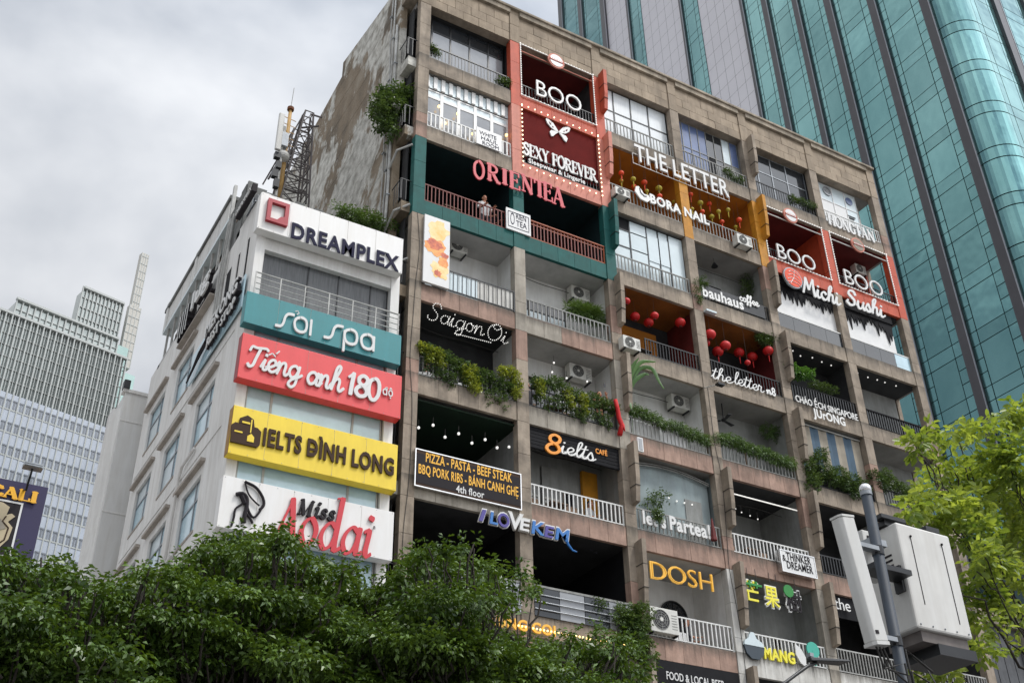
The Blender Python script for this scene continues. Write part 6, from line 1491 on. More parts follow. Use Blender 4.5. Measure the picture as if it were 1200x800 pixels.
for q in range(4): MB().box(a[0]-.06+.10*(q % 2), a[0]+.13+.08*(q % 2), 3.6, 3.78, a[1]-.25-.42*q, a[1]-.02-.38*q).build('radio_unit', 'black_metal', t)
a = xz(338, 175, 4.0); c = xz(340.5, 129, 4.0)
t = thing('rooftop_mast', 'thick yellowish mast with a thin rod on top, between antenna and lattice', 'mast', (a[0], 4.0, a[1])); MB().tube([(a[0]-.1, 4.0, a[1]-2.8), (c[0], 4.0, c[1])], .085, 9, r2=.06).build('pole', 'yellow_mast', t, smooth=True)
MB().tube([(c[0], 4.0, c[1]-.02), (c[0], 4.0, c[1]+.1)], .12, 10).build('cap', 'rust', t); MB().tube([(c[0], 4.0, c[1]+.1), (c[0]+.03, 4.0, c[1]+1.1)], .012, 4).build('rod', 'pipe', t)
MB().ball((a[0]-.2, 3.9, a[1]-.5), .24, 12, 8, .9).build('dish', 'antenna', t)
m = MB()
for q in range(5): m.bar((c[0]-.25, 4.0, c[1]-.4-.3*q), (c[0]+.25, 4.0, c[1]-.45-.3*q), .02)
m.build('rung', 'yellow_mast', t)

# ================================================================ WHITE BLOCK BEHIND
t = thing('white_block', 'plain white building behind the side windows of the corner building', 'building', (-5.6, 12, 0))
xl, _ = xz(147, 461, 12); _, zt = xz(147, 459, 12)
MB().box(xl, 3, 12, 13.2, 0, zt).build('wall', 'awhite2', t); 
MB().box(xl-.02, 3, 11.985, 12, zt-1.15, zt-1.08).build('groove', 'awhite', t); MB().box(xl-.02, 3, 11.985, 12, 18.0, 18.06).build('groove', 'awhite', t)
MB().prismz([(xl, 12.3), (xl, 13.2), (xl-.25, 13.2), (xl-.25, 12.5)][::-1], 0, zt-.5).build('side_wing', 'awhite', t); MB().box(xl-.1, 3, 11.95, 12.3, zt, zt+.12).build('cap', 'awhite', t)
t2 = thing('rooftop_light', 'tiny dark lamp at the top corner of the plain white block', 'lamp', (xl, 12, zt)); MB().box(xl-.12, xl+.1, 11.9, 12.2, zt+.12, zt+.45).build('head', 'black_metal', t2)

# ================================================================ GREEN GLASS TOWER (flank on X=40, front at Y~3.9)
XT = 40.0
gt = thing('glass_tower', 'tall green glass tower with dark granite mullions behind the concrete block', 'tower', (XT, 4, 0))
RC = 1.75; YF = 3.88; HT = 130
MB().prismz([(XT+.12, YF+RC), (XT+RC, YF+RC), (XT+RC, YF+.12), (90, YF+.12), (90, 50), (XT+.12, 50)], 0, HT).build('core', 'tower_joint', gt)
mul = [(5.62, 6.26), (9.56, 10.16), (13.23, 13.83), (16.27, 16.76), (19.33, 19.87), (22.0, 22.28), (29.5, 29.73), (37.25, 37.52), (41.1, 41.83), (45.26, 45.91), (49.1, 49.81)]
for a, b in mul:
    d = .22 if b-a > .4 else .18
    o = MB().box(XT-d, XT+.2, a, b, 0, HT).build('mullion', 'granite_mullion', gt)
    MB().box(XT-d-.02, XT-d+.06, a-.05, a-.002, 0, HT).build('edge_trim', 'mullion_edge', o)
bays = [(6.26, 9.56), (10.16, 13.23), (13.83, 16.27), (16.76, 19.33), (19.87, 22.0), (27.4, 29.5), (35.38, 37.25), (41.83, 45.26), (45.91, 49.1)]
greys = [(22.28, 27.4), (29.73, 35.38), (37.52, 41.1)]
FH = 3.66; ZL0 = 41.83-10*FH    # a joint line at 41.83
cells = []
for (a, b) in bays:
    w_ = b-a; f1, f2 = (a+w_*.22, b-w_*.17) if w_ > 2.5 else (a+w_*.25, b-w_*.2)
    for k in range(6, 32):
        z = ZL0+k*FH
        for (ya, yb) in ((a, f1), (f1, f2), (f2, b)):
            cells.append((ya, yb, z-.92, z))
            if (yb-ya) > .9: cells.append((ya, yb, z, z+FH-.92))
            else:
                h = (FH-.92)/3
                for q in range(3): cells.append((ya, yb, z+q*h, z+(q+1)*h))
def vis(p):
    d = np.array(p)-CAM; zz = d@CF
    if zz < 1: return 0
    x = 600+F_PX*(d@CR)/zz; y = 400-F_PX*(d@CU)/zz
    return 1/zz**2 if (-10 < x < 1210 and -10 < y < 810 and y < 240+.95*(x-760)*(x > 760)*1.1+(x > 1010)*600) else 0
sc_ = [(vis((XT, (c[0]+c[1])/2, (c[2]+c[3])/2))*(c[1]-c[0])*(c[3]-c[2]), i) for i, c in enumerate(cells)]
big = set(i for s_, i in sorted(sc_, reverse=True)[:190] if s_ > 0)
pm = {}; rest = MB(); J = .027
for i, (ya, yb, za_, zb_) in enumerate(cells):
    if i in big:
        k = (round(yb-ya, 2), round(zb_-za_, 2))
        if k not in pm:
            me = MB().box(0, .06, J, k[0]-J, J, k[1]-J).mesh('glass_pane'); me.materials.append(MATS['tower_glass']); pm[k] = me
        o = bpy.data.objects.new('glass_pane', pm[k]); link(o, gt, (XT, ya, za_))
        o.rotation_euler = (random.uniform(-.002, .002), random.uniform(-.004, .004), random.uniform(-.004, .004))
    else: rest.box(XT, XT+.06, ya+J, yb-J, za_+J, zb_-J)
rest.build('glass_pane', 'tower_glass', gt, kind='stuff')
gm = MB()
for (a, b) in greys:
    n = int((b-a)/1.0); 
    for k in range(20, 76):
        for q in range(n): gm.box(XT+.05, XT+.1, a+(b-a)*q/n+.015, a+(b-a)*(q+1)/n-.015, k*1.62+.015, (k+1)*1.62-.015)
gm.build('cladding_panel', 'tower_panel', gt, kind='stuff')
MB().box(XT+.055, XT+.06, 22.28, 41.1, 30, HT).build('cladding_joint', 'granite_mullion', gt)
# curved corner panes
NA = 14
for k in range(6, 32):
    z = ZL0+k*FH
    for (za_, zb_) in ((z-.92, z), (z, z+FH-.92)):
        m = MB(); b = 0
        for q in range(NA+1):
            a = math.pi/2*q/NA
            for rr in (RC, RC-.06):
                for zz in (za_+.04, zb_-.04): m.v.append((XT+RC-rr*math.cos(a), YF+RC-rr*math.sin(a), zz))
        for q in range(NA): n = q*4; m.f += [(n, n+4, n+5, n+1), (n+2, n+3, n+7, n+6), (n+1, n+5, n+7, n+3), (n, n+2, n+6, n+4)]
        m.build('curved_pane', 'tower_glass', gt)
# front face
fx = XT+RC; fm = [(44.25, 44.95), (48.1, 48.75), (52, 52.6), (56, 56.6)]
for a, b in fm:
    o = MB().box(a, b, YF-.22, YF+.15, 0, HT).build('mullion', 'granite_mullion', gt); MB().box(b+.002, b+.05, YF-.24, YF-.16, 0, HT).build('edge_trim', 'mullion_edge', o)
cols = [(fx, fx+.5), (fx+.5, 43.6), (43.6, 44.25), (44.95, 45.55), (45.55, 47.5), (47.5, 48.1), (48.75, 49.3), (49.3, 51.4), (51.4, 52), (52.6, 56)]
fr = MB(); cnt_ = 0
for k in range(6, 32):
    z = ZL0+k*FH
    for i, (a, b) in enumerate(cols):
        for (za_, zb_) in ((z-.92, z), (z, z+FH-.92)):
            if i < 5 and 11 < k < 20: MB().box(a+J, b-J, YF, YF+.05, za_+J, zb_-J).build('glass_pane', 'tower_glass', gt); cnt_ += 1
            else: fr.box(a+J, b-J, YF, YF+.05, za_+J, zb_-J)
fr.build('glass_pane', 'tower_glass', gt, kind='stuff')

# ================================================================ FAR OFFICE TOWER (its front runs towards another vanishing point)
du = ray(2250, 1250); du[2] = 0; du = du/np.linalg.norm(du); dn = np.array([-du[1], du[0], 0.0])   # dn points away from us
if dn @ CF < 0: dn = -dn
P0 = on(148, 480, 1, 130)
def fp(px, py, off=0):
    d = ray(px, py); o = P0+dn*off; t_ = ((o-CAM)@dn)/(d@dn); p = CAM+t_*d; return float((p-P0)@du), float(p[2])
ft = thing('office_tower', 'distant pale office tower of vertical fins stepping up to a slim pylon', 'tower', (P0[0], P0[1], 0))
def fbox(name, u0, u1, v0, v1, z0, z1, mat, kind=None, into=None):
    m = into or MB(); n = len(m.v); c = []
    for z in (z0, z1):
        for (u, v) in ((u0, v0), (u1, v0), (u1, v1), (u0, v1)): p = P0+du*u+dn*v; c.append((float(p[0]), float(p[1]), z))
    m.v += c; m.f += [(n, n+3, n+2, n+1), (n+4, n+5, n+6, n+7), (n, n+1, n+5, n+4), (n+1, n+2, n+6, n+5), (n+2, n+3, n+7, n+6), (n+3, n, n+4, n+7)]
    if into is None: return m.build(name, mat, ft, kind=kind)
uR, zMain = fp(148, 424); uL = fp(0, 361)[0]-14; _, zW = fp(130, 487); 
zMain = (fp(148, 424)[1]+fp(0, 361)[1])/2; zW = (fp(0, 446)[1]+fp(140, 488)[1])/2
uC = fp(97, 345)[0]; zC = (fp(103, 332)[1]+fp(146, 352)[1])/2; uCr = fp(147, 370)[0]; uB = fp(16, 358)[0]; zB = (fp(33, 350)[1]+fp(138, 397)[1])/2; uBr = fp(140, 405)[0]
fbox('body', uL, uR-.3, .3, 25, 0, zMain, 'ft_glass'); fbox('upper_body', uB+.6, uBr, 1.0, 6, zMain, zB, 'ft_glass'); fbox('top_body', uC+.6, uCr, 1.6, 4, zB, zC, 'ft_glass')
pitch = (fp(100, 470)[0]-fp(93, 467)[0])*1.0; nf = int((uR-uL)/pitch)
for i in range(nf+1):
    u = uR-i*pitch; fbox('fin', u-.10, u+.07, -.25, .3, zW-2, zMain+.4, 'ft_fin'); fbox('fin', u-pitch*.5-.04, u-pitch*.5+.03, -.02, .3, zW-2, zMain, 'ft_fin')
for i in range(int((uBr-uB)/pitch)+1):
    u = uBr-i*pitch; fbox('fin', u-.10, u+.07, .7, 1.0, zMain, zB+.4, 'ft_fin')
n = int((uCr-uC)/pitch*1.5)
for i in range(n+1):
    u = uCr-i*(uCr-uC-.4)/n; fbox('fin', u-.09, u+.07, 1.3, 1.6, zB, zC+.4, 'ft_fin')
m = MB()
for (a, b, v, z0_, z1_) in ((uL, uR, .02, zW, zMain), (uB+.5, uBr, .75, zMain, zB), (uC+.5, uCr, 1.3, zB, zC)):
    z = z0_
    while z < z1_: fbox('', a, b, v+.1, v+.3, z, z+.12, '', into=m); z += 1.75
m.build('floor_edge', 'ft_fin', ft, kind='stuff')
for (a, b, v, z_) in ((uL, uR+.1, -.3, zMain), (uB+.4, uBr, .5, zB), (uC+.5, uCr, 1.1, zC)): fbox('parapet', a, b, v, v+.6, z_, z_+.35, 'ft_fin')
# lower storeys: pale glass panes, small paired windows, lintels and slim piers
fbox('lower_body', uL, uR-.1, -.2, .25, 0, zW-2, 'ft_pale')
fl = 3.3; z = zW-2; big_ = MB(); small = MB(); lint = MB(); pier = MB(); cntp = 0
while z > 10:
    for i in range(nf+1):
        u = uR-i*pitch
        if u < uL: break
        fbox('', u-pitch+.2, u-.18, -.30, -.2, z-1.05, z-.85, '', into=lint)
        for q in (0, 1): fbox('', u-pitch+.30+q*(pitch*.5-.1), u-pitch+.30+q*(pitch*.5-.1)+pitch*.26, -.26, -.2, z-2.15, z-1.12, '', into=small)
        fbox('', u-.09, u+.07, -.34, -.2, z-fl, z, '', into=pier)
    fbox('', uL, uR, -.26, -.2, z-2.45, z-2.25, '', into=pier)
    z -= fl
lint.build('lintel', 'ft_window', ft, kind='stuff'); small.build('window', 'ft_window', ft, kind='stuff'); pier.build('pier', 'ft_fin', ft, kind='stuff')
fbox('glass_return', uBr, uBr+fp(155, 410)[0]-fp(140, 404)[0], 1.5, 12, fp(150, 455)[1]*0+zMain-1, (fp(142, 398)[1]+fp(156, 404)[1])/2, 'ft_glass_green')
fbox('glass_return', uR, uR+2.2, 1.0, 14, zW-3, zMain-1.5, 'ft_glass_green')
def pyl(u0, u1, z0_, z1_, v): 
    fbox('pylon', u0, u1, v, v+1.0, z0_, z1_, 'ft_cream'); m = MB()
    k = 0; z = z0_
    while z < z1_: fbox('', u0-.03, u1+.03, v-.06, v, z, z+.12, '', into=m); z += 1.5
    for q in range(4): fbox('', u0+(u1-u0)*q/3-.05, u0+(u1-u0)*q/3+.05, v-.05, v, z0_, z1_, '', into=m)
    m.build('joint', 'ft_fin', ft, kind='stuff')
ua, ub = fp(148, 380, 2)[0], fp(159, 384, 2)[0]; pyl(ua, ub+.3, zMain, fp(152, 356, 2)[1], 2.0)
ua, ub = fp(153.5, 362, 2.3)[0], fp(161.5, 366, 2.3)[0]; pyl(ua, ub, zMain, fp(170, 297, 2.3)[1], 2.3)

# ================================================================ BILLBOARD AT THE LEFT EDGE
YBb = -4.0
bb = thing('billboard', 'purple billboard with gold serif capitals and a pale profile picture, cut by the left edge', 'billboard', (-10, YBb, 8))
a = xz(57, 571, YBb); c = xz(34, 671, YBb); _, zbt = xz(0, 560, YBb); xr = (a[0]+c[0])/2; xl_ = xr-5.2; zt, zb0 = (a[1]+zbt)/2, c[1]
MB().box(xl_, xr, YBb, YBb+.25, zb0, zt).build('panel', 'purple', bb)
p1 = xz(25, 589, YBb-.02); p2 = xz(15, 654, YBb-.02); m = MB(); x1_, zt1, zb1 = (p1[0]+p2[0])/2, p1[1], p2[1]
MB().box(xl_+1.2, x1_, YBb-.02, YBb-.002, zb1, zt1).build('picture_ground', 'ink_dark', bb)
for q in ((xl_+1.2, x1_, zt1-.035, zt1), (xl_+1.2, x1_, zb1, zb1+.035)): m.box(q[0], q[1], YBb-.03, YBb-.021, q[2], q[3])
m.box(x1_-.035, x1_, YBb-.03, YBb-.021, zb1+.04, zt1-.04); m.build('picture_border', 'letter_white', bb)
pc = xz(-5, 617, YBb-.03); K = .42
PB = lambda L_: [(pc[0]+K*a_, pc[1]+K*b_) for a_, b_ in L_]
MB().prism(PB([(-1.2, -1.1), (-.1, -1.1), (.35, -.85), (.60, -.45), (.66, .1), (.42, .32), (.66, .62), (.50, .72), (.30, .62), (.36, 1.0), (.05, 1.15), (-1.2, 1.2)]), YBb-.04, YBb-.022).build('profile_shape', 'cream', bb)
m = MB(); m.tube([(p_[0], YBb-.045, p_[1]) for p_ in PB([(-.4, -.95), (.1, -.9), (.45, -.5), (.5, .05), (.2, .3), (.3, .55)])], .014); m.build('profile_line', 'ink_brown', bb)
MB().prism(PB([(-.3, .1), (.2, -.1), (.4, .0), (.1, .4)]), YBb-.05, YBb-.041).build('profile_shade', 'stripe_cream', bb)
put_text(bb, 'CALI', (-14, 577), (43, 590), 12.5, YBb-.05, 'gold', .02, font='serif', wd=.24)
m = MB()
for k in range(6): m.bar((xl_+.3+k*.95, YBb+.3, zb0-3), (xl_+.3+k*.95, YBb+.3, zt-.4), .08); m.bar((xl_+.3+k*.95, YBb+.3, zb0-1.4), (xl_+1.25+k*.95, YBb+.3, zb0), .06) if k < 5 else None
m.build('frame', 'grey_metal', bb)
a = xz(31, 566, YBb-.5); b_ = xz(38, 549, YBb-.5); t = thing('billboard_lamp', 'small floodlight on a stalk above the purple billboard', 'lamp', (a[0], YBb, a[1]))
MB().tube([(a[0], YBb+.1, zt-.1), (a[0]+.05, YBb-.2, a[1]), (b_[0], YBb-.5, b_[1])], .02).build('stalk', 'black_metal', t); MB().box(b_[0]-.17, b_[0]+.17, YBb-.6, YBb-.4, b_[1], b_[1]+.08).build('head', 'grey_metal', t)
for k in range(2): MB().box(b_[0]-.15, b_[0]+.15, YBb-.62, YBb-.601, b_[1]+.01+.035*k, b_[1]+.03+.035*k).build('fin', 'grey_metal', t)

# ================================================================ NEIGHBOUR AT THE LOWER RIGHT
nb = thing('neighbour_building', 'dark panelled building behind the bright green tree', 'building', (22.6, .4, 0))
MB().box(22.35, 39.3, .6, 14, 0, 15.6).build('wall', 'neighbour', nb)
for i in range(34): MB().box(22.5+i*.5, 22.5+i*.5+.46, .52, .6, 0, 15.2).build('panel', 'neighbour', nb)
for i in range(6): MB().box(24.6+i*2.9, 25.0+i*2.9, .2, .56, 0, 15.6).build('pillar', 'clad_grey', nb)
MB().box(22.3, 39.4, .3, .7, 15.2, 15.8).build('cornice', 'clad', nb)

# ================================================================ POLE WITH ANTENNA PANEL AND CABINET
YP = -18.5
xp, _ = xz(1039.5, 700, YP); _, zp = xz(1011, 575, YP)
up_ = thing('utility_pole', 'dark blue steel pole with a polished ball cap in front of the cafes', 'pole', (xp, YP, 0))
MB().tube([(xp, YP, 0), (xp, YP, zp)], .049, 20).build('shaft', 'pole_blue', up_, smooth=True)
MB().ball((xp, YP, zp+.025), .058, 18, 12).build('ball_cap', 'steel', up_, smooth=True); MB().tube([(xp, YP, zp-.04), (xp, YP, zp)], .055, 18).build('collar', 'grey_metal', up_)
def P(px, py, Y): q = on(px, py, 1, Y); return (float(q[0]), Y, float(q[2]))
# panel antenna, leaning on its brackets left of the pole
a = np.array(P(988, 608, YP-.12)); b_ = np.array(P(1028, 753, YP-.12)); xa_ = b_[0]
t = thing('panel_antenna', 'long light grey panel antenna clamped left of the blue pole', 'antenna', tuple(b_))
ax_ = unit(a-b_); LA = float(np.linalg.norm(a-b_)); sd_ = unit(np.cross([0, 1, 0], ax_)); fw_ = np.array([0, 1.0, 0])
def slab(prof, l0, l1, name, mat, bevel=0):
    m = MB(); k = len(prof)
    for l in (l0, l1): m.v += [tuple(b_+ax_*l+sd_*p[0]+fw_*p[1]) for p in prof]
    m.f = [tuple(range(k))[::-1], tuple(range(k, 2*k))]+[(i, (i+1) % k, k+(i+1) % k, k+i) for i in range(k)]
    return m.build(name, mat, t, bevel=bevel)
prof = [(-.092, -.03), (-.07, -.062), (.07, -.062), (.092, -.03), (.092, .06), (-.092, .06)]
slab(prof, 0, LA, 'panel', 'antenna', .010); big_p = [(p[0]*1.05, p[1]*1.06) for p in prof]
slab(big_p, -.03, -.001, 'end_cap', 'antenna'); slab(big_p, LA+.001, LA+.02, 'end_cap', 'antenna')
slab([(-.055, -.068), (-.02, -.068), (-.02, -.0625), (-.055, -.0625)], .06, .09, 'label_plate', 'ink_dark')
for l in (LA-.16, .10):
    c = b_+ax_*l; MB().box(c[0]+.08, xp-.04, YP-.06, YP-.01, c[2]-.02, c[2]+.02).build('bracket', 'grey_metal', t); MB().box(c[0]+.11, c[0]+.16, YP-.10, YP-.02, c[2]-.06, c[2]+.06).build('clamp', 'steel', t); MB().tube([(xp, YP, c[2]-.04), (xp, YP, c[2]+.04)], .056, 14).build('band_clamp', 'black_metal', t)
m = MB()
for q in range(3): m.tube([(xa_-.02+.04*q, YP-.12, b_[2]-.03), (xa_+.05+.05*q, YP-.10, b_[2]-.2), (xp-.06+.02*q, YP-.10, b_[2]-.12-.1*q), (xp-.03, YP-.10, b_[2]-1.0)], .010, 6)
m.build('cable', 'cord', t)
t = thing('antenna_unit', 'second pale antenna box behind the pole, between panel and cabinet', 'antenna', (xp-.2, YP+.25, zp-1)); a2 = P(1012, 628, YP+.3); b2_ = P(1022, 668, YP+.3)
MB().box(a2[0]-.10, a2[0]+.10, YP+.22, YP+.36, b2_[2]-.1, a2[2]+.02).build('box', 'antenna', t, bevel=.01); MB().box(a2[0]-.05, a2[0]-.02, YP+.212, YP+.219, b2_[2]+.15, b2_[2]+.3).build('slot', 'ink_dark', t)
MB().box(a2[0]+.0, xp, YP+.05, YP+.22, a2[2]-.2, a2[2]-.14).build('bracket', 'grey_metal', t)
# cabinet: front face towards the street, left face visible
YCb = YP+.12
c1 = P(1051, 612, YCb); c3 = P(1140, 747, YCb); c2_ = P(1074, 736, YCb); c4 = P(1112, 627, YCb)
cx0, cx1 = (c1[0]+c2_[0])/2, (c3[0]+c4[0])/2; cz1, cz0 = (c1[2]+c4[2])/2, (c2_[2]+c3[2])/2
t = thing('equipment_cabinet', 'large weathered off white equipment cabinet on the right of the blue pole', 'cabinet', (cx0, YCb, cz0)); CDP = .48
MB().box(cx0, cx1, YCb, YCb+CDP, cz0, cz1).build('body', 'cabinet', t, bevel=.02)
for fx_ in (.22, .80): MB().box(cx0+(cx1-cx0)*fx_, cx0+(cx1-cx0)*fx_+.008, YCb-.004, YCb-.0005, cz0+.12+(0 if fx_ > .5 else .12), cz1-.12).build('seam', 'ink_dark', t); MB().ball((cx0+(cx1-cx0)*fx_, YCb-.01, cz1-.12), .012, 8, 6).build('bolt', 'ink_dark', t)
MB().box(cx0+.08, cx1-.04, YCb+.04, YCb+CDP-.04, cz0-.10, cz0-.001).build('base_frame', 'cabinet_under', t); MB().box(cx0+.25, cx1+.02, YCb+.02, YCb+CDP, cz0-.2, cz0-.101).build('base_tray', 'black_metal', t)
MB().box(cx0-.03, cx1+.0, YCb+.10, YCb+CDP+.05, cz1+.002, cz1+.05).build('lid_plate', 'black_metal', t)
MB().box(cx0-.10, cx0+.22, YCb+.06, YCb+.16, cz1+.051, cz1+.09).build('arm', 'black_metal', t); MB().box(cx1-.20, cx1-.02, YCb+.08, YCb+.30, cz1+.052, cz1+.10).build('bracket', 'black_metal', t)
MB().box(cx0-.03, cx0-.001, YCb+.04, YCb+.14, cz0+.35, cz0+.60).build('mount_plate', 'black_metal', t); MB().box(xp-.03, cx0-.0305, YP+.03, YCb+.12, cz0+.45, cz0+.50).build('mount_arm', 'black_metal', t)
for q_ in range(4): MB().box(cx0-.003, cx0-.0005, YCb+.12, YCb+.36, cz1-.30-.05*q_, cz1-.28-.05*q_).build('vent', 'ink_dark', t)
for q_ in range(5): MB().ball((cx0+.05+q_*(cx1-cx0-.1)/4, YCb-.003, cz0+.04), .009, 6, 4).build('bolt', 'grey_metal', t)
m = MB(); m.tube([(cx0+.1, YCb+.2, cz0-.2), (cx0-.02, YP+.05, cz0-.42), (xp+.07, YP-.02, cz0-.3), (xp+.06, YP-.05, cz0-1.2)], .010, 6); m.build('cable', 'cord', t)
m = MB(); m.tube([(cx0+.2, YCb+.2, cz0-.2), (cx0+.02, YP+.06, cz0-.55), (xp+.06, YP-.05, cz0-.5), (xp+.04, YP-.07, cz0-1.4)], .008, 6); m.build('cable', 'cord', t)
# street lamp arm at the bottom
YL = -16.5
h1 = P(950, 775, YL); h2 = P(988, 766, YL); h0 = P(905, 812, YL)
t = thing('street_lamp', 'flat dark street lamp head on a curved arm at the bottom edge', 'street lamp', (h0[0]-.5, YL, 0))
MB().tube([(h0[0]-.6, YL, 0), (h0[0]-.55, YL, h0[2]-.6), (h0[0]-.1, YL, h0[2]-.05), (h1[0]-.05, YL, h1[2]-.05), (h1[0]+.08, YL, h1[2])], .018, 10).build('arm', 'black_metal', t, smooth=True)
m = MB(); hx0, hx1, hz = h1[0]-.02, h2[0], h1[2]
m.v = [(hx0, YL-.04, hz), (hx1, YL-.09, hz+.05), (hx1, YL+.09, hz+.05), (hx0, YL+.04, hz), (hx0, YL-.03, hz+.045), (hx1, YL-.08, hz+.075), (hx1, YL+.08, hz+.075), (hx0, YL+.03, hz+.045)]
m.f = [(0, 3, 2, 1), (4, 5, 6, 7), (0, 1, 5, 4), (1, 2, 6, 5), (2, 3, 7, 6), (3, 0, 4, 7)]; m.build('head', 'black_metal', t, bevel=.01)
MB().box(hx0+.0, hx0+.05, YL-.03, YL+.03, hz+.05, hz+.09).build('sensor', 'grey_metal', t)

# ================================================================ BALCONY PLANTS
def plantbox(name, label, cat, px_list, Y, n, nl, L_, W_, mat, r=(.2, .16, .18), group=None, pot=True, **kw):
    cs = []; rs = []
    for q in px_list:
        px, py = q[:2]; k = q[2] if len(q) > 2 else 1; k2 = q[3] if len(q) > 3 else k
        x, z = xz(px, py, Y); cs.append((x, Y, z)); rs.append((r[0]*k, r[1], r[2]*k2))
    t = thing(name, label, cat, cs[0], group); plant_mass(t, cs, rs, n, nl, L_, W_, mat, **kw)
    zz = min(c[2] for c in cs)
    m = MB()
    for c in cs[::2]: m.tube([(c[0], Y+.1, c[2]-.25), (c[0]+.02, Y+.05, c[2]+.1)], .012, 5)
    m.build('stem', 'barkdark', t, kind='stuff'); return t
G = 'plants trailing over the balcony railings'
plantbox('trailing_plant', 'long leafy vine along the railing below the bulb lettering', 'plant', [(496+q*7, 409+q*3.1+random.uniform(-3, 3), 1, .9) for q in range(16)]+[(500+q*9, 418+q*4+random.uniform(0, 16), .55, 1.3) for q in range(11)], .02, 1150, 6, .07, .6, 'leaf_balcony', r=(.24, .16, .22), group=G)
plantbox('trailing_plant', 'yellowish leaves hanging at the left end below the bulb lettering', 'plant', [(494, 407, .7), (500, 409), (508, 412), (514, 416), (516, 424), (503, 420, .6, 1)], -.08, 260, 6, .06, .7, 'leaf_yellow', r=(.16, .12, .18), group=G)
plantbox('trailing_plant', 'tail of leaves hanging mid railing below the bulb lettering', 'plant', [(550, 432), (551, 440), (553, 448), (556, 455, .8)], -.08, 240, 6, .06, .65, 'leaf_yellow', r=(.26, .12, .2), group=G)
plantbox('trailing_plant', 'bright vine at the right end beside the slim column', 'plant', [(590, 436), (598, 437), (604, 441), (605, 450), (605, 460, .8)], -.06, 260, 6, .06, .7, 'leaf_yellow', r=(.18, .12, .2), group=G)
plantbox('trailing_plant', 'dense bush along the railing in front of the arched window', 'plant', [(628, 448), (634, 449), (643, 451), (652, 449), (660, 455), (668, 461), (676, 463), (684, 466), (692, 468), (700, 470), (708, 474), (716, 477), (722, 480, .8)]+[(632+q*10, 458+q*3.6+random.uniform(0, 12), .5, 1.3) for q in range(9)], .0, 950, 6, .07, .6, 'leaf_balcony', r=(.26, .16, .22), group=G)
plantbox('trailing_plant', 'bright leaves hanging left of the person at the railing', 'plant', [(632, 452), (633, 460, .7), (666, 462), (668, 472, .8), (683, 468), (686, 480, .7)], -.08, 330, 6, .055, .7, 'leaf_yellow', r=(.14, .12, .24), group=G)
plantbox('trailing_plant', 'fern hedge on the railing above the white slatted boards', 'plant', [(738+q*7, 479+q*2.9+random.uniform(-2, 2)) for q in range(14)], .02, 800, 8, .10, .22, 'leaf_grass', r=(.24, .16, .19), group=G, droop=.7)
plantbox('trailing_plant', 'feathery fern hedge on the railing below the ceiling fan', 'plant', [(842+q*7, 512+q*2.6+random.uniform(-2, 2)) for q in range(13)], .0, 900, 8, .11, .18, 'leaf_grass', r=(.25, .18, .20), group=G, droop=.8)
plantbox('trailing_plant', 'tall fern at the back of the ceiling fan balcony', 'plant', [(900, 505), (912, 508), (918, 516)], .7, 240, 8, .12, .15, 'leaf_grass', r=(.3, .2, .28), group=G)
plantbox('balcony_bush', 'large straggling bush spilling over the railing under the striped curtain', 'bush', [(948, 545), (952, 560), (960, 540), (966, 552), (974, 560), (984, 556), (990, 566), (998, 562), (950, 570), (1000, 575), (1010, 572), (962, 532, .7)], -.05, 1100, 6, .08, .5, 'leaf_balcony', r=(.34, .25, .30), group=G)
plantbox('balcony_bush', 'bush on the corner balcony right of the striped curtain', 'bush', [(1026, 560), (1034, 566), (1044, 566), (1056, 574), (1066, 580), (1038, 556, .7)], .0, 600, 6, .08, .5, 'leaf_balcony', r=(.32, .25, .30), group=G)
plantbox('balcony_palm', 'dark palm fronds above the railing right of the grey air conditioner', 'plant', [(672, 362), (680, 364), (690, 368), (700, 372), (694, 364, .8)], .4, 300, 10, .22, .10, 'leaf_grass', r=(.30, .2, .24), group=G, droop=.2)
plantbox('balcony_bush', 'small bush beside the left end of the coffee lettering', 'bush', [(818, 333), (817, 343), (824, 330), (818, 352, .7)], -.02, 200, 6, .06, .5, 'leaf_balcony', r=(.22, .16, .22), group=G)
plantbox('balcony_bush', 'dry wreath of twigs and leaves right of the dark window above the coffee lettering', 'bush', [(876, 325), (882, 333), (884, 342), (874, 338)], .8, 260, 5, .07, .4, 'leaf_balcony', r=(.3, .2, .3), group=G)
plantbox('hanging_plant', 'dark hanging shrub above the rightmost red lantern', 'plant', [(892, 396), (900, 397), (907, 399), (898, 402)], .15, 330, 6, .06, .5, 'leaf_balcony', r=(.26, .18, .17), group=G)
plantbox('balcony_bush', 'potted flowers on the railing at the right of the top windows', 'bush', [(852, 202, .8), (858, 208, .8), (866, 211, .8)], .05, 190, 6, .06, .5, 'leaf_balcony', r=(.24, .15, .20), group=G)
plantbox('balcony_bush', 'low plants behind the railing of the dark glazed top balcony', 'bush', [(930, 234), (940, 237), (950, 241)], .05, 260, 6, .06, .5, 'leaf_balcony', r=(.28, .15, .15), group=G)
plantbox('balcony_bush', 'plants behind the top left railing at its left end', 'bush', [(507, 58, .7), (512, 62, .6)], .1, 90, 6, .07, .5, 'leaf_balcony', r=(.24, .15, .22), group=G)
plantbox('balcony_bush', 'plants behind the top left railing at its right end', 'bush', [(586, 95, .7), (593, 98, .8), (597, 100, .6)], .1, 120, 6, .07, .5, 'leaf_balcony', r=(.22, .15, .24), group=G)
plantbox('balcony_bush', 'thin twiggy plant on the railing above the bulky white lettering', 'bush', [(760, 590), (770, 585), (776, 580), (766, 582)], .2, 70, 4, .09, .5, 'leaf_balcony', r=(.3, .15, .24), group=G)
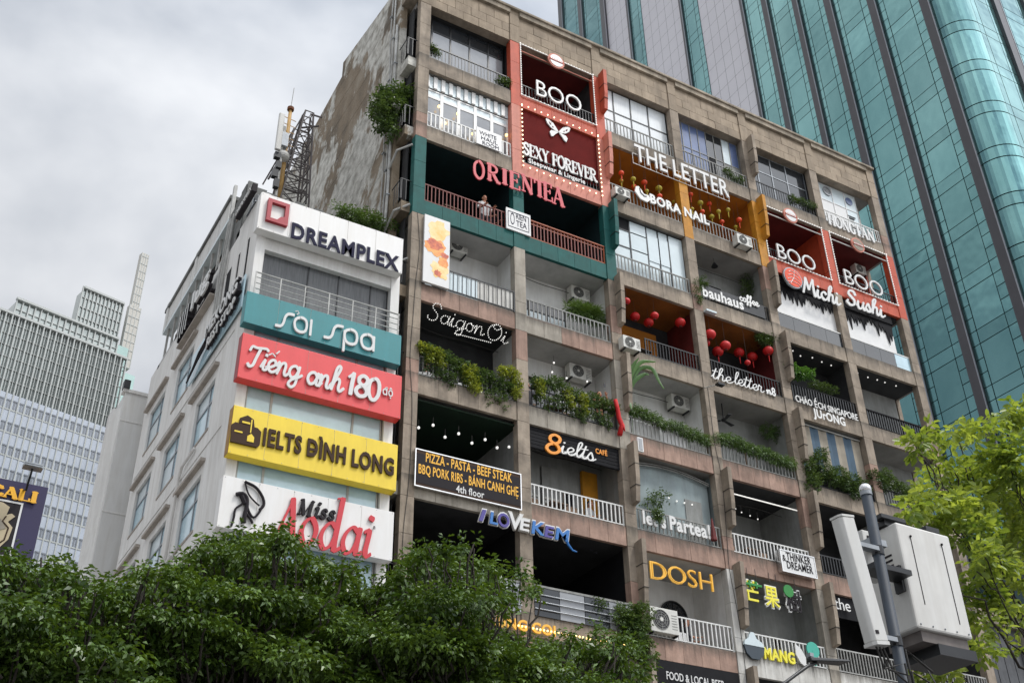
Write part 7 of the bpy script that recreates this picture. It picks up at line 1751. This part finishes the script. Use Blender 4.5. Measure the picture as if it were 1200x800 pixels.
plantbox('balcony_bush', 'small wreath hanging in the middle of the bulky white lettering', 'bush', [(770, 600), (771, 606)], -.1, 120, 5, .06, .6, 'leaf_balcony', r=(.15, .1, .14), group=G)
plantbox('balcony_bush', 'bush climbing round the concrete corner left of the clean air conditioner', 'bush', [(730, 722), (738, 730), (744, 740), (748, 730), (752, 718), (742, 716, .7), (748, 752), (756, 762), (760, 770, .7)], -.2, 800, 6, .09, .45, 'leaf_balcony', r=(.36, .3, .32), group=G)
plantbox('balcony_bush', 'leafy plant above the left end of the black canopy railing', 'bush', [(930, 436), (938, 438), (946, 437), (926, 430, .6)], -.05, 200, 5, .12, .45, 'leaf_banana', r=(.28, .2, .16), group=G)
plantbox('balcony_bush', 'low plant behind the black canopy railing', 'bush', [(955, 450), (965, 453), (975, 457)], .3, 160, 6, .08, .3, 'leaf_balcony', r=(.26, .2, .12), group=G)
plantbox('wall_bush', 'fig bush sprouting from the flank wall corner', 'bush', [(450, 112, .7), (462, 110), (474, 118), (454, 124), (443, 130, .8), (452, 142, .7), (465, 130), (458, 154, .6), (446, 146, .5), (476, 108, .5), (440, 118, .5)], .6, 620, 6, .13, .5, 'leaf_balcony', r=(.34, .4, .32), spread=.14)
plantbox('roof_bush', 'bright weeds growing on the roof behind the white top board', 'bush', [(412, 252), (420, 258), (430, 256), (440, 262), (450, 266), (458, 268), (402, 248, .6), (392, 243, .4), (438, 255, .5), (426, 250, .5)], .9, 420, 6, .10, .4, 'leaf_grass', r=(.34, .3, .2), spread=.14)
plantbox('balcony_bush', 'plants peeking over the glass balustrade beside the tree', 'bush', [(615, 686), (625, 690), (700, 708), (728, 716)], .0, 140, 5, .09, .45, 'leaf_balcony', r=(.2, .2, .2), group=G)
# banana plant
x, z = xz(752, 440, -.1); t = thing('banana_plant', 'banana leaves arching out over the balcony of the white wall', 'plant', (x, .1, Z0(6)+.4))
def frond(parent, base, pts, wd, mat='leaf_banana'):
    Q = spline(pts, True, .08); n = len(Q); V = []; 
    for i, q in enumerate(Q):
        d = unit(np.array(Q[min(i+1, n-1)])-np.array(Q[max(i-1, 0)])); s_ = unit(np.cross(d, [0.2, 1, .3])); w_ = wd*math.sin(math.pi*min(1, (i+.4)/n))**.7*(1+.15*(i % 2)); V += [q-s_*w_, q+np.array([0, -.03, .02]), q+s_*w_]
    F_ = []
    for i in range(n-1): a = i*3; F_ += [(a, a+3, a+4, a+1), (a+1, a+4, a+5, a+2)]
    fastmesh('leaf', np.array(V), np.array(F_), np.full(len(V), random.uniform(.2, .9)), mat, parent, kind=None)
for pts in ([(738, 452), (742, 436), (752, 424), (768, 424)], [(740, 450), (750, 432), (764, 432), (772, 446), (778, 456)], [(738, 455), (736, 440), (742, 428), (748, 420)], [(738, 460), (744, 446), (756, 438), (760, 440)], [(738, 462), (734, 452), (738, 470), (740, 480)]):
    frond(t, None, [np.array([xz(px, py, -.05-.1*i)[0], -.05-.1*i, xz(px, py, -.05-.1*i)[1]]) for i, (px, py) in enumerate(pts)], .065)
MB().tube([(x-.4, .15, Z0(6)+.33), (x-.38, .1, z-.1)], .05, 8, r2=.03).build('stem', 'leaf_banana', t)

# ================================================================ TREES
def limb(m, a, b, r0, r1, sag=.1, n=6):
    a = np.array(a, float); b = np.array(b, float); pts = []
    for i in range(n+1):
        t_ = i/n; p = a+(b-a)*t_; p[2] += -sag*math.sin(math.pi*t_)*np.linalg.norm(b-a)*.3; p += rng.normal(size=3)*.03*np.linalg.norm(b-a)*(0 < i < n); pts.append(p)
    m.tube(pts, r0, 8, r2=r1); return pts
def street_tree(label, base, cl, n,  L_, mat, bark, tr=.16, nl=8, ovate=False, spread=.20, W_=.36, group=None, droop=.45, shell=.35, step_=1):
    t = thing('street_tree', label, 'tree', base, group)
    cs = [c[:3] for c in cl]; rs = [c[3:6] for c in cl]; cz = min(c[2] for c in cs)
    fork = np.array([base[0], base[1], max(2.4, cz-(1.6 if step_ == 1 else .6))]); m = MB(); pts = limb(m, base, fork, tr, tr*.7, 0); m.build('trunk', bark, t, smooth=True)
    m = MB()
    for k, c in enumerate(cs):
        if k % step_: continue
        mid = fork+(np.array(c)-fork)*.5+np.array([0, 0, -.15]); limb(m, fork, mid, tr*(.2 if step_ == 1 else .42), tr*(.11 if step_ == 1 else .24)); limb(m, mid, np.array(c)+np.array([0, 0, -.05]), tr*(.11 if step_ == 1 else .24), tr*.04)
        for q in range(1 if step_ == 1 else 2):
            e = np.array(c)+unit(rng.normal(size=3))*np.array(rs[k])*.9; limb(m, np.array(c)*.6+mid*.4, e, tr*.11, .010)
    m.build('limbs', bark, t, smooth=True, kind='stuff')
    plant_mass(t, cs, rs, n, nl, L_, W_, mat, name='crown', spread=spread, droop=droop, updir=.25, ovate=ovate, shell=shell)
    return t
outline = [(-30, 648), (0, 646), (30, 650), (60, 664), (85, 684), (110, 680), (146, 700), (171, 664), (190, 672), (215, 655), (240, 630), (262, 628), (285, 634), (317, 632), (355, 644), (393, 662), (431, 676), (456, 694), (481, 655), (507, 642), (545, 632), (556, 640), (564, 660), (589, 668), (621, 674), (633, 692), (646, 722), (671, 742), (716, 742), (742, 764)]
def yo(px): 
    return float(np.interp(px, [o[0] for o in outline], [o[1] for o in outline]))
def clumps(x0, x1, ybase, step=15, back=0):
    cl = []
    px = x0
    for q_ in range(int((x1-x0)/9)):
        jx = random.uniform(x0, x1); Y = ybase+random.uniform(-1, .8); p = on(jx, yo(jx)+random.uniform(-4, 16), 1, Y); r_ = random.uniform(.06, .14)
        if not (572 < jx < 668 and yo(jx) > 680): cl.append((p[0], p[1], p[2], r_*1.3, r_, r_))
    while px < x1:
        for row, (dy, dep, k) in enumerate(((24, 0, .62), (46, .7, .85), (72, -.8, .9), (100, .4, 1.0), (132, -.6, 1.1), (168, .3, 1.2))):
            jx = px+random.uniform(-7, 7)+(row % 2)*10; Y = ybase+dep+random.uniform(-.5, .6)
            p = on(jx, yo(jx)+dy*random.uniform(.85, 1.1), 1, Y); r_ = .29*k*random.uniform(.6, 1.25)
            q_ = (jx, yo(jx)+dy)
            if 572 < q_[0] < 668 and 690 < q_[1] < 762: continue
            cl.append((p[0], p[1], p[2], r_*random.uniform(1.5, 2.3), r_*1.2, r_*random.uniform(.22, .42)))
        px += step
    return cl
YT = -13.2
cl = clumps(-40, 215, YT); street_tree('dark green street tree at the bottom left, under the purple billboard', (xz(90, 700, YT)[0], YT, 0), cl, 7400, .075, 'leaf_tree', 'barkdark', ovate=False, W_=.46, spread=.13)
cl = clumps(205, 455, YT+.4); street_tree('dark green street tree in front of the white building, tallest of the row', (xz(330, 700, YT)[0], YT+.4, 0), cl, 8200, .075, 'leaf_tree', 'barkdark', ovate=False, W_=.46, spread=.13)
cl = clumps(450, 742, YT-.1); street_tree('dark green street tree with a long bough reaching right under the concrete block', (xz(560, 720, YT)[0], YT, 0), cl, 8200, .075, 'leaf_tree', 'barkdark', ovate=False, W_=.46, spread=.13)
# bright tree at the right
YR = -15.0
rt = [(1076, 520, .8), (1090, 512, .7), (1115, 505, .6), (1130, 515, .8), (1150, 505, .6), (1168, 500, .7), (1180, 488, .7), (1195, 480, .8), (1205, 500, .9), (1105, 545, .7), (1090, 560, .6), (1072, 580, .7), (1062, 598, .6), (1085, 590, .8), (1105, 575, .9), (1125, 560, .9), (1145, 550, 1), (1165, 540, 1), (1185, 530, 1), (1200, 545, 1.1),
      (1095, 610, .9), (1115, 600, 1), (1138, 590, 1), (1160, 585, 1.1), (1182, 575, 1.1), (1205, 590, 1.1), (1125, 625, .9), (1150, 625, 1), (1175, 620, 1.1), (1200, 635, 1.1), (1150, 655, .9), (1172, 660, .8), (1195, 675, .9), (1150, 690, .8), (1142, 715, .8), (1160, 735, .7), (1185, 710, .7), (1205, 725, .9), (1150, 760, .6), (1095, 775, .7), (1080, 790, .7), (1110, 790, .6), (1195, 760, .5)]
cl = []
for i, (px, py, k) in enumerate(rt):
    Y = YR+random.uniform(-.8, .8); p = on(px, py, 1, Y); r_ = .27*k; cl.append((p[0], p[1], p[2], r_*1.15, r_*1.2, r_*.85))
street_tree('bright yellow green young tree at the right edge behind the cabinet', (xz(1235, 760, YR)[0]+.3, YR, 0), cl, 1050, .13, 'leaf_bright', 'barkdark', tr=.075, nl=6, ovate=True, spread=.11, W_=.52, droop=.25, shell=.3, step_=3)
